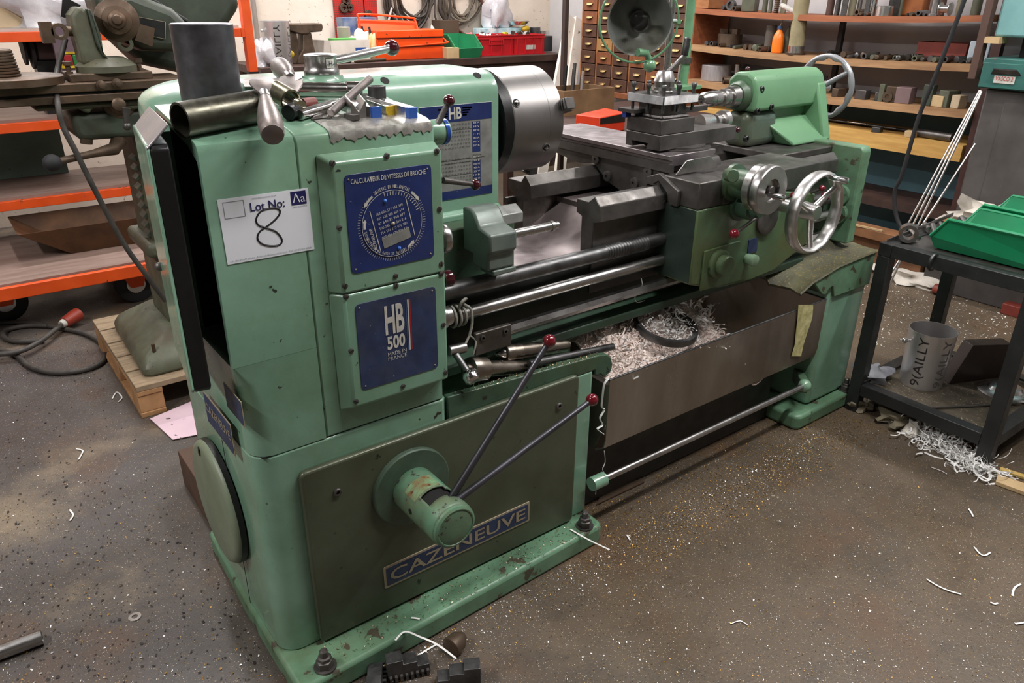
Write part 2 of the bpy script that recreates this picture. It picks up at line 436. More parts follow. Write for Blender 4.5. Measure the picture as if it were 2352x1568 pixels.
# plinth and column
plinth = part('plinth', M().xy([(.372,1.243),(1.285,1.272),(1.305,1.278),(1.312,1.295),(1.31,1.94),(.40,1.95),(.372,1.92),(.362,1.6),(.362,1.26)], 0, .062), GREEN_W, LA, bev=0.01)
def anchor(p, parent):
    m = M(); p = V(p)
    m.rev(p, (0,0,1), [(0,.026),(.004,.026),(.004,.021)], 20, close=True); a = part('washer', m, STEEL_D, parent)
    m = M().rev(p+V((0,0,.004)), (0,0,1), [(0,.0205),(.017,.0205),(.0185,.018)], 6); m.rev(p+V((0,0,.022)), (0,0,1), [(0,.0165),(.009,.0165),(.010,.014)], 6, .4); part('nut', m, STEEL_D, parent, bev=.0012)
    m = M().rev(p+V((0,0,.03)), (0,0,1), [(0,.0095),(.018,.0095),(.022,.006)], 14); part('anchor_bolt', m, STEEL_D, parent)
anchor((0.437, 1.275, .062), plinth); anchor((1.258, 1.300, .062), plinth)
col = M()
def colpoly(x0, x1):
    P = [(x0+.05-.05*math.cos(R(a)), YF+.05-.05*math.sin(R(a))) for a in (0,15,30,45,60,75,90)] + [(x1-.012,YF),(x1,YF+.012),(x1,1.93)]
    return P + [(x0+.11-.11*math.sin(R(a)), 1.82+.11*math.cos(R(a))) for a in (0,20,40,60,80,90)]
col.xy(colpoly(.372, XG+.012), .062, .5985)
col.xy([(XG+.0121,YF),(1.306,YF),(1.318,YF+.012),(1.318,1.93),(XG+.0121,1.93)], .062, .53)
column = part('column', col, GREEN, LA, bev=0.004)
# front lip of the tool ledge, with the hooked right end
lip = [(XG+.012,.531),(1.318,.531),(1.318,.512),(1.34,.512),(1.35,.500),(1.362,.498),(1.38,.508),(1.385,.528),(1.376,.552),(1.36,.566),(1.33,.572),(XG+.012,.60)]
part('ledge_lip', M().xz(lip, YF, YF+.02), GREEN_D, LA, bev=.003)
part('ledge_back', M().box(XG+.012, 1.318, 1.46, 1.49, .53, .60), GREEN_D, LA, bev=.003)
# front cover
c0, c1 = px(680,1090,y=1.338), px(1322,860,y=1.338); b0 = px(738,1480,y=1.338); b1 = px(1320,1203,y=1.338)
cx0, cx1, cz0, cz1 = .456, 1.245, .068, .545
pts = [((cx0+cx1)/2+a, (cz0+cz1)/2+b) for a, b in rrect(cx1-cx0, cz1-cz0, .014, 4)]
cover = part('front_cover', M().xz(pts, 1.337, YF-.0005), COVER, LA, bev=.006, seg=3)
for u, v in ((775,1130), (1284,932)):
    p = px(u, v, y=1.336); m = M().rev(p+V((0,.004,0)), (0,-1,0), [(0,.010),(.006,.010),(.008,.008),(.008,.0045),(.003,.0045),(.003,0)], 16); part('socket_screw', m, STEEL_D, cover)
# nameplate on the cover
q = [px(u,v,y=1.3355) for u,v in ((879,1306),(1215,1150),(1217,1191),(886,1355))]
x0, x1 = (q[0].x+q[3].x)/2, (q[1].x+q[2].x)/2; z0, z1 = (q[2].z+q[3].z)/2, (q[0].z+q[1].z)/2
def plate_xz(name, x0, x1, z0, z1, y, th, mt, parent, r=.004, bev=.0006):
    P = [((x0+x1)/2+a, (z0+z1)/2+b) for a, b in rrect(x1-x0, z1-z0, r, 3)]
    return part(name, M().xz(P, y-th, y), mt, parent, bev=bev)
npf = plate_xz('nameplate', x0, x1, z0, z1, 1.337, .0025, TAN, cover)
np2 = plate_xz('nameplate_field', x0+.006, x1-.006, z0+.006, z1-.006, 1.3345, .0006, BLUE_D, npf, .003, 0)
text(npf, 'CAZENEUVE', (x0+.016, 1.3336, z0+.016), (1,0,0), (0,0,1), x1-x0-.032, z1-z0-.030, TAN, bold=.012)
# clutch housing: flange, barrel with slot, end cap, two levers
fx, fz = 0.717, 0.41
m = M().rev((fx,1.337,fz), (0,-1,0), [(0,.101),(.010,.101),(.013,.098),(.013,.03)], 64); part('flange', m, mat('dull_green_flange',(78,98,82),rough=.4,col2=(60,72,60),nscale=8,metal=.2), cover)
def barrel_mat():
    m = mat('rust_worn_green_barrel', (92, 138, 108), rough=0.45, col2=(74, 112, 92), nscale=12, chips=(60, 58, 52), chip_amt=0.12, chip_scale=45, grime=(110, 66, 34), grime_amt=0.55, bump=.1)
    return m
BARM = barrel_mat()
RUST = mat('rusty_peeling_paint', (112, 78, 44), rough=.6, col2=(112, 158, 118), nscale=38, chips=(88, 50, 26), chip_amt=.15, chip_scale=40, bump=.25, bscale=60)
rb = .0545
m = M(); n = 64
# barrel as grid with slot opening: angle measured from +x, up = 90
ys = [1.33, 1.30, 1.285, 1.232, 1.222, 1.212, 1.202, 1.192, 1.182, 1.158, 1.148]
idx = {}
for i, y in enumerate(ys):
    r = rb if y > 1.15 else rb-.004
    for k in range(n):
        a = 2*PI*k/n; idx[i,k] = len(m.v); m.v.append(V((fx+r*math.cos(a), y, fz+r*math.sin(a))))
slot = {(i, k) for i in (3,4,5,6,7) for k in range(n) if (38 < 360*(k+.5)/n < 128 and not (i == 7 and 360*(k+.5)/n > 78) and not (i == 3 and 360*(k+.5)/n < 60))}
for i in range(len(ys)-1):
    for k in range(n):
        if (i, k) in slot: continue
        m.f.append((idx[i,k], idx[i,(k+1)%n], idx[i+1,(k+1)%n], idx[i+1,k]))
bar_o = part('barrel', m, BARM, cover)
bar_o.modifiers.new('th', 'SOLIDIFY').thickness = .004; bar_o.modifiers['th'].offset = -1
part('barrel_core', M().cyl((fx,1.33,fz), (fx,1.16,fz), rb-.0075, n=32), VOID, cover)
# rusty band
m = M()
for i in range(13):
    a = R(68+ 78*i/12)
    for y in (1.283, 1.236): m.v.append(V((fx+(rb+.0006)*math.cos(a), y, fz+(rb+.0006)*math.sin(a))))
for i in range(12): m.f.append((2*i, 2*i+1, 2*i+3, 2*i+2))
part('rusty_patch', m, RUST, bar_o, label='patch of peeling green paint and brown rust')
m = M().rev((fx,1.150,fz), (0,-1,0), [(0,rb-.002),(.006,rb-.003),(.010,rb-.008),(.010,rb-.0105),(.0085,rb-.0115),(.009,rb-.013),(.011,.02),(.0112,0)], 48); part('end_cap', m, BARM, cover)
part('cap_hole', M().cyl((fx-rb-.0006,1.245,fz+.004), (fx-rb+.004,1.245,fz+.004), .007, n=16), VOID, cover)
for i, (u, v) in enumerate(((1262,783),(1360,918))):
    yb = 1.185 - .012*i
    e = px(u, v, y=yb); s = V((fx+.018, 1.196-.012*i, fz+.03))
    lv = part('lever', M().tube([s, s.lerp(e, .18), e], [.0095,.0085,.007], 12), mat('gunmetal_lever',(92,92,98),metal=.8,rough=.4,col2=(66,66,70)) if not i else bpy.data.materials['gunmetal_lever'], cover)
    part('lever_ball', M().sph(e, .0155, 20), REDBALL, lv, label='dark red ball knob')

# gearbox: end shell with open left side, solid block behind the front plate
XS = .53
sh = M()
topP = [(YF,.8155),(YF,1.222),(YF+.006,1.234),(YF+.02,1.24),(1.60,1.275),(1.60,1.262),(YF+.06,1.228),(YF+.014,1.205),(YF+.014,.8155)]
sh.yz(topP, XL, XS)
def casepoly(x0, r): return [(x0+r-r*math.cos(R(a)), YF+r-r*math.sin(R(a))) for a in (0,15,30,45,60,75,90)] + [(XS,YF),(XS,1.86),(x0+.10,1.86),(x0+.04,1.82),(x0+.012,1.775),(x0,1.72)]
CP = [(.372,.048,.6012),(.371,.046,.70),(.367,.03,.77),(XL,.004,.815)]; cb_ = len(sh.v); nn_ = len(casepoly(.4,.01))
for x0_, r_, z_ in CP: sh.v += [V((a, b, z_)) for a, b in casepoly(x0_, r_)]
for i in range(3):
    for j in range(nn_): sh.f.append((cb_+i*nn_+j, cb_+i*nn_+(j+1)%nn_, cb_+(i+1)*nn_+(j+1)%nn_, cb_+(i+1)*nn_+j))
sh.f.append(tuple(range(cb_, cb_+nn_))); sh.f.append(tuple(range(cb_+3*nn_, cb_+4*nn_)))
sh.xy([(XL,1.60),(XS,1.60),(XS,1.86),(XL+.10,1.86),(XL+.04,1.82),(XL+.012,1.775),(XL,1.72)], .8151, 1.225)
part('gear_case', sh, GREEN, LA)
part('gear_case_interior', M().yz([(YF+.016,.816),(YF+.016,1.20),(1.595,1.255),(1.595,.816)], XS-.012, XS-.002).box(XL+.02, XS-.012, 1.590, 1.5995, .816, 1.255), VOID, LA)
gb = M().yz([(YF,.6012),(YF,1.222),(YF+.006,1.234),(YF+.02,1.24),(1.62,1.278),(1.62,.6012)], XS+.0012, XG)
part('gearbox', gb, GREEN, LA, bev=.004)
wr_ = random.Random(12); wg = []
for i in range(41):
    x = .60+.222*i/40; n1, n2 = .002+.003*math.sin(i*.9)+.003*math.sin(i*2.3)+wr_.uniform(0,.003), (.010+.006*math.sin(i*.7+1)+.004*math.sin(i*1.9))*(i/40+.3); zt = lambda y: 1.24+.1575*(y-1.375)+.0016
    wg.append([(x,YF-.0013,1.2225-n1),(x,YF-.0010,1.2245),(x,YF+.0045,1.2362),(x,YF+.0195,1.2418),(x,YF+.04+n2,zt(YF+.04+n2)),(x,YF+.08+2.2*n2,zt(YF+.08+2.2*n2))])
part('worn_edge', M().sheet(wg, .0004), mat('paint_worn_to_metal',(182,178,172),metal=.7,rough=.3,col2=(150,152,144),nscale=20), LA)
part('case_seam', M().box(.39,XG-.002,YF+.004,YF+.02,.5984,.6013), VOID, LA)
# spindle housing (rounded casting) and the concave blend to the gearbox top
XH = 1.165
YH = 1.60
hp = [(YH,.955),(YH,1.245)] + [(YH+.055*(1-math.cos(R(a))), 1.246+.055*math.sin(R(a))) for a in (15,30,45,60,75,90)] + \
     [(1.82+.06*math.sin(R(a)), 1.241+.06*math.cos(R(a))) for a in (0,20,40,60,80,90)] + [(1.88,.955)]
hh = M()
def station(x, k):
    # k = 0 full section .. 1 fully drawn in at the rounded end
    out = []
    for y, z in hp:
        zz = z if z < 1.0 else 1.23 + (z-1.23)*(1-.55*k) if z > 1.23 else z
        yy = y + .07*k*(1 if x < .7 else 0) if y < 1.70 else 1.70 + (y-1.70)*(1-.70*k)
        out.append((x, yy, zz))
    return out
st = [station(XL+.004+.15*(1-math.cos(R(a))), 1-math.sin(R(a))) for a in (0,15,30,45,60,75,90)] + [station(XH-.02,0), station(XH-.006,.03), station(XH,.10)]
base = len(hh.v); n_ = len(hp)
for S in st: hh.v += [V(p) for p in S]
for i in range(len(st)-1):
    for j in range(n_): hh.f.append((i*n_+j, (i+1)*n_+j, (i+1)*n_+(j+1)%n_, i*n_+(j+1)%n_))
hh.f.append(tuple(range(n_))); hh.f.append(tuple(range((len(st)-1)*n_, len(st)*n_)))
part('headstock', hh, GREEN, LA, sharp=55)
def house_pt(u, v):
    best = None
    for i in range(1, 8):
        (ya, za), (yb, zb) = hp[i], hp[i+1]
        for k in range(20):
            y = ya+(yb-ya)*k/20; z = za+(zb-za)*k/20; p = px(u, v, y=y); e = abs(p.z-z)
            if best is None or e < best[0]: best = (e, p, V((0,-(zb-za),yb-ya)).normalized())
    return best[1], best[2]
for u, v in ((884,185),(1096,173)):
    p, nn = house_pt(u, v); part('screw_recess', M().rev(p-nn*.008, nn, [(0,.0105),(.0088,.0105),(.0088,.0)], 20), VOID, LA)
# speed selector drum on top with handle
p = px(740, 178, z=1.30); p.z = 1.294
ds = part('selector_drum', M().rev(p, (0,0,1), [(0,.052),(.006,.047),(.012,.045)], 48), GREEN, LA)
dsr = part('selector_ring', M().rev(p+V((0,0,.0)), (0,0,1), [(.010,.037),(.013,.0385),(.022,.0385),(.025,.0365),(.032,.035),(.046,.034),(.049,.036),(.053,.036),(.055,.034),(.056,.026),(.056,0)], 48), STEEL, ds)
a0 = math.atan2(p.y, p.x)+PI-.18
m = M(); rr = .0372
for i in range(7):
    a = a0+(i-3)*.09+.75
    for z in (.028, .047): m.v.append(p+V((rr*math.cos(a), rr*math.sin(a), z)))
for i in range(6): m.f.append((2*i, 2*i+2, 2*i+3, 2*i+1))
part('selector_label', m, PALE, dsr)
am = a0+.75; td = V((-math.sin(am), math.cos(am), 0)); pc = p+V((math.cos(am)*.0377, math.sin(am)*.0377, .0325))
text(dsr, '-H-', pc-td*.009, td, (0,0,1), .018, .010, NAVY)
e = px(900, 110, y=p.y+.06)
hb = p+V((.030,.0,.040))
hd = part('selector_handle', M().tube([hb, hb.lerp(e,.5), e], [.0085,.0105,.0085], 12), STEEL, ds)
part('handle_ball', M().sph(e, .0185, 20), PLUM, hd, label='dark red ball knob')

# front plates on the gearbox
def bevel_frame(x0, x1, z0, z1, yb, yf, inset):
    m = M()
    P = [(x0,yb,z0),(x1,yb,z0),(x1,yb,z1),(x0,yb,z1)]
    Q = [(x0+inset,yf,z0+inset),(x1-.002,yf,z0+inset),(x1-.002,yf,z1-inset*.6),(x0+inset,yf,z1-inset*.6)]
    return m.add(P+Q, [(4,5,6,7),(0,1,5,4),(1,2,6,5),(2,3,7,6),(3,0,4,7),(3,2,1,0)])
fpb = [( .565, XG, .925, 1.20), (.565, XG, .655, .9235)]
front_plates = []
for (x0,x1,z0,z1), top in zip(fpb, (1,0)):
    m = M(); i = .022
    P = [(x0,YF,z0),(x1,YF,z0),(x1,YF,z1),(x0,YF,z1)]
    zb = z0 if top else z0+.012; zt = z1-.016 if top else z1
    Q = [(x0+i,1.327,zb),(x1-.001,1.327,zb),(x1-.001,1.327,zt),(x0+i,1.327,zt)]
    m.add(P+Q, [(4,5,6,7),(0,1,5,4),(1,2,6,5),(2,3,7,6),(3,0,4,7),(3,2,1,0)])
    o = part('front_plate', m, GREEN, LA, bev=.005, seg=3); front_plates.append(o)
for k, (u,v) in enumerate(((764,375),(889,358),(1004,347),(780,523),(1010,480),(793,657),(909,634),(1014,606),
              (795,682),(910,656),(1014,629),(807,806),(1019,746),(818,922),(926,887),(1024,855))):
    p = px(u, v, y=1.326); p.y = 1.327
    sc = part('screw', M().rev(p+V((0,.002,0)), (0,-1,0), [(0,.0058),(.0035,.0058),(.0042,.0048)], 16), STEEL_D, front_plates[0 if k < 8 else 1])
    a = random.uniform(0, PI); d = V((math.cos(a),0,math.sin(a)))
    part('screw_slot', M().bar(p+V((0,-.0024,0))-d*.0054, p+V((0,-.0024,0))+d*.0054, .0014, .0008, (0,1,0)), VOID, sc)
pl1 = plate_xz('speed_calculator_plate', .607, .798, .964, 1.160, 1.327, .0016, BLUE, front_plates[0], .010)
pl2 = plate_xz('badge_plate', .608, .798, .703, .899, 1.327, .0016, BLUE_D, front_plates[1], .010)
yt = 1.3252; X1, Z1 = (1,0,0), (0,0,1)
for p0, (xa,xb,za,zb) in ((pl1,(.616,.789,.973,1.151)), (pl2,(.617,.789,.712,.890))):
    for xx in (xa,xb):
        for zz in (za,zb): part('rivet', M().sph((xx,1.3256,zz), .002, 8), TAN, p0)
text(pl1, 'CALCULATEUR DE VITESSES DE BROCHE', (.620, yt, 1.1415), X1, Z1, .164, .0095, PALE, bold=.01)
# dial of the calculator
dc = V((.7035, 1.3254, 1.052)); 
part('dial', M().rev(dc, (0,-1,0), [(0,.0685),(.0012,.0685),(.0012,0)], 64), BLUE, pl1)
part('dial_outline', M().torus(dc+V((0,-.0010,0)), (0,1,0), .0672, .0006, 64, 6), PALE, pl1)
def arc_text(parent, s, c, r, a0, a1, h, mt, inward=False):
    n = len(s)
    for i, ch in enumerate(s):
        if ch == ' ': continue
        a = a0 + (a1-a0)*(i+.5)/n; out = V((math.cos(a),0,math.sin(a))); tan = V((math.sin(a),0,-math.cos(a)))
        if inward: out, tan = -out, -tan
        w = abs(a1-a0)*r/n*.72
        text(parent, ch, c + V((math.cos(a),0,math.sin(a)))*r - tan*(w/2) - out*(h/2), tan, out, w, h, mt, bold=.012)
cc = V((dc.x, 1.3239, dc.z))
arc_text(pl1, 'DIAMETRE EN MILLIMETRES', cc+V((0,.0012,0)), .0745, R(120), R(56), .0068, PALE)
arc_text(pl1, 'VITESSE DE COUPE EN METRES/MINUTE', cc, .0615, R(296), R(186), .0058, PALE)
m = M()
for a in range(2, 360, 4):
    if 50 < a < 130: continue
    t = R(a); d = V((math.cos(t),0,math.sin(t))); L = .006 if a % 20 else .009
    m.bar(dc+V((0,.0001,0))+d*.0705, dc+V((0,.0001,0))+d*(.0705+L), .0006, .0006, (0,1,0))
part('scale_marks', m, PALE, pl1, kind='stuff')
m = M()
for a in range(20, 110, 6):
    t = R(a); d = V((math.cos(t),0,math.sin(t)))
    m.bar(dc+V((0,-.0014,0))+d*.058, dc+V((0,-.0014,0))+d*.0655, .0011, .0006, (0,1,0))
part('dial_marks', m, PALE, pl1, kind='stuff')
def arrow(a0, a1, r, w):
    m = M(); n = 8
    for i in range(n+1):
        a = a0+(a1-a0)*i/n; ww = w*(.6 if i < n-2 else (1-(i-(n-2))/2)+.02)
        for s in (-1,1): m.v.append(cc+V((math.cos(a)*(r+s*ww/2), 0, math.sin(a)*(r+s*ww/2))))
    for i in range(n): m.f.append((2*i,2*i+1,2*i+3,2*i+2))
    return m
for a0,a1,r in ((124,146,.073),(52,32,.073),(182,164,.0625),(300,318,.0625)): part('arrow', arrow(R(a0),R(a1),r,.008), PALE, pl1)
ta = R(12); tx = V((math.cos(ta),0,math.sin(ta))); tz = V((-math.sin(ta),0,math.cos(ta)))
def tilt(x, z): return dc + V((0,-.0016,0)) + tx*x + tz*z
for s in (-1,1): part('table_rule', M().bar(tilt(s*.041,-.042), tilt(s*.041,.042), .0016, .0006, (0,1,0)), PALE, pl1)
part('table_block', M().prism([tilt(-.032,-.042),tilt(.032,-.042),tilt(.032,-.020),tilt(-.032,-.020)], (0,-.0004,0)), PLATE, pl1)
random.seed(3)
for k in range(6):
    text(pl1, ' '.join(str(random.randint(20,999)) for _ in range(5)), tilt(-.031, .032-.010*k-.004), tx, tz, .062, .0052, PALE)
text(pl1, 'CAZENEUVE', tilt(-.0465,-.044), tz, -tx, .052, .0065, PALE, bold=.012)
part('pivot_rivet', M().sph(dc+V((0,-.001,0)), .0042, 12), TAN, pl1)
for s in (tilt(-.004,.050), tilt(0,-.054)): part('dial_button', M().sph(s, .0042, 10), mat('bright_blue_stud', (60,110,200), rough=.25), pl1)
# badge
text(pl2, 'HB', (.672, yt, .815), X1, Z1, .0455, .066, PALE, bold=.03)
text(pl2, '500', (.674, yt, .780), X1, Z1, .043, .031, PALE, bold=.03)
text(pl2, 'MADE IN', (.674, yt, .7655), X1, Z1, .045, .0085, PALE)
text(pl2, 'FRANCE', (.674, yt, .7545), X1, Z1, .045, .0085, PALE)
RED = mat('red_enamel', (150, 30, 36), rough=.4)
SKY = mat('blue_enamel', (60, 80, 120), rough=.4)
for k, (mt, w) in enumerate(((SKY,.0022),(PALE,.0034),(RED,.0034))):
    part('flag_stripe', M().box(.7225+k*.0042, .7225+k*.0042+w, 1.3248, 1.3254, .767, .883), mt, pl2)
# left end: plates, disc, open cover
def plate_yz(name, uv, mt, parent, x, th=.0015):
    P = [px(u,v,x=x) for u,v in uv]; y0 = (P[0].y+P[3].y)/2; y1 = (P[1].y+P[2].y)/2; za = (P[2].z+P[3].z)/2; zb = (P[0].z+P[1].z)/2
    o = part(name, M().box(x-th, x, min(y0,y1), max(y0,y1), za, zb), mt, parent, bev=.0005); return o, max(y0,y1), min(y0,y1), za, zb
o, ya, yb, za, zb = plate_yz('maker_plate', ((467,897),(531,974),(542,1050),(479,966)), TAN, LA, XL)
part('plate_field', M().box(XL-.0021, XL-.0014, yb+.004, ya-.004, za+.004, zb-.004), BLUE_D, o)
text(o, 'CAZENEUVE', (XL-.0022, ya-.012, (za+zb)/2-.004), (0,-1,0), Z1, ya-yb-.024, .022, TAN, bold=.01)
o, ya, yb, za, zb = plate_yz('data_plate', ((514,876),(553,920),(566,985),(524,933)), TAN, LA, XL)
part('plate_field', M().box(XL-.0021, XL-.0014, yb+.002, ya-.002, za+.002, zb-.002), BLUE_D, o)
DISCM = mat('grey_green_lid', (122, 134, 112), rough=.45, col2=(104, 114, 92), nscale=6, grime=(110, 96, 60), grime_amt=.3, bump=.05)
disc = part('round_lid', M().rev((.3685,1.655,.335), (-1,0,0), [(0,.158),(.016,.158),(.024,.152),(.027,.142),(.0275,0)], 64), DISCM, LA)
part('lid_edge', M().rev((.3683,1.655,.335), (-1,0,0), [(0,.160),(.013,.160),(.013,.157)], 64), BLACK, disc)
part('lid_slot', M().obox((.3405,1.69,.465), (.002,.012,.022), rx=.3), VOID, disc)
part('casting_seam', M().box(.3672,.3682,1.565,1.567,.07,.60), VOID, LA)
# gear cover, hinged at the rear and standing open
ch = V((.3250, 1.62, 0)); cf = V((.2895, 1.372, 0)); d = (cf-ch).normalized(); nrm = V((-d.y, d.x, 0))
if nrm.x > 0: nrm = -nrm
L = (cf-ch).length
prof = [(0,.775),(L-.012,.775),(L,.785),(L,1.232),(L-.008,1.240),(0,1.240)]
m = M(); P = [ch + d*a + V((0,0,z)) for a,z in prof]
m.prism(P, nrm*.006)
gcv = part('gear_cover', m, GREEN, LA, bev=.004)
def inset(prof, k):
    cxx = sum(a for a,_ in prof)/len(prof); czz = sum(z for _,z in prof)/len(prof)
    return [(a+(k if a < cxx else -k), z+(k if z < czz else -k)) for a,z in prof]
Pi = [ch + d*a + V((0,0,z)) for a,z in inset(prof,.006)]
part('cover_rim', M().ring(P, Pi, -nrm*.030), BLACK, gcv, bev=.003)
TPc = [ch+d*0+V((0,0,1.236))+nrm*.005, cf+V((0,0,1.236))+nrm*.005, cf+V((0,0,1.236))-nrm*.0+V((.036,.004,.036)), ch+V((.030,.0,.036+1.236))]
part('cover_top', M().prism(TPc, (0,0,-.005)), mat('grey_worn_lid_top',(150,146,150),rough=.35,metal=.5), gcv, bev=.0015)
part('cover_lining', M().prism([p - nrm*.0005 for p in Pi], -nrm*.003), VOID, gcv)
part('cover_latch', M().sph(px(366,612,x=.31), .009, 12), STEEL_D, gcv)
# HB data plate on the housing
hpx = [px(u,v,y=1.552) for u,v in ((968,247),(1129,234),(1131,434),(1023,461))]
x0, x1, z1, z0 = .935, 1.146, 1.229, 1.000
hp_ = plate_xz('feed_chart_plate', x0, x1, z0, z1, YH+.0005, .0016, PLATE, LA, .002)
yp = YH-.0013
def fl(n, xa, xb, za, zb, mt, par=None): return part(n, M().box(xa, xb, yp-.0004, yp+.0002, za, zb), mt, par or hp_)
fl('chart_band', x0+.001, x1-.003, z1-.040, z1-.001, BLUE); fl('chart_band', x0+.001, x1-.001, z0+.001, z0+.022, BLUE)
WINGM = PALE
text(hp_, 'HB', (1.017, yp-.0005, z1-.034), X1, Z1, .036, .028, PALE, bold=.02)
for s in (-1,1):
    for k in range(4):
        xb = 1.035+s*.021; fl('wing_bar', min(xb, xb+s*(.028-.005*k)), max(xb, xb+s*(.028-.005*k)), z1-.0115-.0055*k, z1-.0075-.0055*k, PALE)
for za, zb in ((.062,.118),(.139,.196)):
    b_ = fl('chart_column', x0+.149, x0+.173, z1-zb, z1-za+.018 if za < .1 else z1-za, BLUE)
for k in range(16):
    zz = z1-.049-.0092*k
    if 6 < k < 9: continue
    random.seed(k); text(hp_, '  '.join('%d' % random.randint(1,99) for _ in range(11)), (x0+.05, yp-.0005, zz), X1, Z1, .092, .0036, INK)
    text(hp_, '%d %s' % (random.randint(10,99), 'AVBH'[k % 4]), (x0+.151, yp-.0008, zz), X1, Z1, .019, .0044, PALE)
text(hp_, 'POUSSOIR', (x0+.15, yp-.0005, z1-.128), X1, Z1, .026, .004, INK); text(hp_, 'TIRET', (x0+.152, yp-.0005, z1-.138), X1, Z1, .018, .004, INK)
fl('chart_rule', x0+.02, x0+.185, z1-.1325, z1-.1318, INK)
for k in range(3): fl('chart_rule', x0+.03, x0+.148, z1-.060-.03*k-(.05 if k else 0), z1-.0595-.03*k-(.05 if k else 0), INK)
part('housing_foot', M().yz([(1.585,.945),(1.585,.962),(1.60,.97),(1.86,.97),(1.86,.945)], .83, XH+.004), GREEN, LA, bev=.004)
# chuck
CH = mat('brushed_chuck_steel', (146, 143, 141), metal=1, rough=0.4, col2=(134, 131, 129), nscale=4, rvar=.04)
xc0, xc1, rc = 1.204, 1.378, .138
ck = part('chuck', M().rev((xc0,AY,AZ), (1,0,0), [(0,.06),(0,rc-.004),(.004,rc),(.118,rc),(.1185,rc-.0004),(.119,rc),(xc1-xc0-.012,rc),(xc1-xc0,rc-.012),(xc1-xc0,.03)], 96), CH, LA)
part('chuck_backplate', M().rev((XH,AY,AZ), (1,0,0), [(0,.085),(xc0-XH-.02,.085),(xc0-XH-.02,rc-.01),(xc0-XH+.001,rc-.002)], 64), BLACK, LA)
def chuck_pt(u, v):
    best = None
    for i in range(400):
        x = xc0 + (xc1-xc0)*i/399; p = px(u, v, x=x); e = abs(math.hypot(p.y-AY, p.z-AZ)-rc)
        if p.y < AY+.1 and (best is None or e < best[0]): best = (e, p)
    return best[1]
for u, v in ((1185,236),(1254,338)):
    p = chuck_pt(u, v); n = V((0,p.y-AY,p.z-AZ)).normalized()
    part('key_socket_rim', M().rev(p-n*.002, n, [(0,.0125),(.0028,.0125),(.0032,.0105),(.0032,.008)], 24), STEEL, ck)
    part('key_socket', M().rev(p-n*.01, n, [(0,.0095),(.0128,.0095),(.0128,.006),(.008,.006),(.008,0)], 20), VOID, ck)
    part('key_square', M().rev(p-n*.006, n, [(0,.006),(.018-.006,.0055),(.0185-.006,.004)], 4), STEEL, ck)
def jaw(ang, r0):
    m = M(); c = V((xc1-.003, AY, AZ)); out = V((0,math.cos(ang),math.sin(ang))); side = V((0,-math.sin(ang),math.cos(ang)))
    def bx(ra, rb_, xa, xb, w):
        P = []
        for x in (xa, xb):
            for r_ in (ra, rb_):
                for s in (-w/2, w/2): P.append(c + out*r_ + side*s + V((x,0,0)))
        m.add(P, [(0,1,3,2),(4,6,7,5),(0,4,5,1),(2,3,7,6),(0,2,6,4),(1,5,7,3)])
    bx(r0, r0+.075, -.012, .018, .030); bx(r0+.01, r0+.045, .018, .036, .030)
    for k in range(8): bx(r0+.004+k*.009, r0+.0085+k*.009, -.017, -.011, .028)
    return m
j0 = chuck_pt(1275, 230); 
for ang, r0 in ((R(160), .085), (R(275), .085), (R(40), .08)): part('chuck_jaw', jaw(ang, r0), STEEL_D, ck, bev=.0012)

# levers and knobs on the gearbox right side
def xknob(u, v, y, r, prof, mt, name, parent=LA):
    p = px(u, v, y=y); p.x = XG; return part(name, M().rev(p, (1,0,0), prof, 40), mt, parent), p
k1, p = xknob(1016, 302, 1.385, 0, [(0,.024),(.003,.026),(.030,.026),(.031,.024),(.034,.024),(.035,.026),(.044,.026),(.047,.0235),(.048,0)], GREEN, 'dial_knob')
part('dial_band', M().rev(p+V((.034,0,0)), (1,0,0), [(0,.0245),(0,.0266),(.008,.0266),(.008,.0245)], 40, close=False), mat('bright_blue_band', (48,84,170), rough=.2, metal=.3), k1)
e = px(1031, 231, y=1.375); lv = part('lever', M().tube([p+V((.016,-.012,.012)), e], [.0078,.005], 10), STEEL_D, k1); part('lever_ball', M().sph(e, .0122, 18), PLUM, lv)
k2, p = xknob(1014, 405, 1.40, 0, [(0,.026),(.026,.026),(.030,.024),(.030,0)], STEEL, 'dial_knob')
part('dial_band', M().rev(p+V((.012,0,0)), (1,0,0), [(0,.0255),(0,.0268),(.01,.0268),(.01,.0255)], 40, close=False), bpy.data.materials['bright_blue_band'], k2)
e = px(1092, 424, y=1.385); s = px(1018, 414, y=1.375); lv = part('lever', M().tube([s, e], [.007,.0045], 10), STEEL_D, k2); part('lever_ball', M().sph(e, .0122, 18), PLUM, lv)
k3, p = xknob(1024, 546, 1.385, 0, [(0,.024),(.022,.024),(.022,.031),(.026,.033),(.036,.033),(.039,.031),(.039,0)], STEEL, 'micrometer_collar')
k4, p = xknob(1026, 640, 1.365, 0, [(0,.006),(.014,.006),(.015,.014),(.020,.0185),(.034,.0195),(.038,.016),(.039,0)], PLUM, 'pull_knob')
k5, p = xknob(1030, 724, 1.39, 0, [(0,.026),(.008,.028),(.014,.026),(.016,.028),(.028,.028),(.03,.024),(.045,.022)], STEEL, 'feed_dial')
part('dial_band', M().rev(p+V((.002,0,0)), (1,0,0), [(0,.0285),(.012,.0285)], 40, close=False), bpy.data.materials['bright_blue_band'], k5)
text(k5, '130', p+V((.001,-.0288,.002)), X1, Z1, .011, .005, PALE)
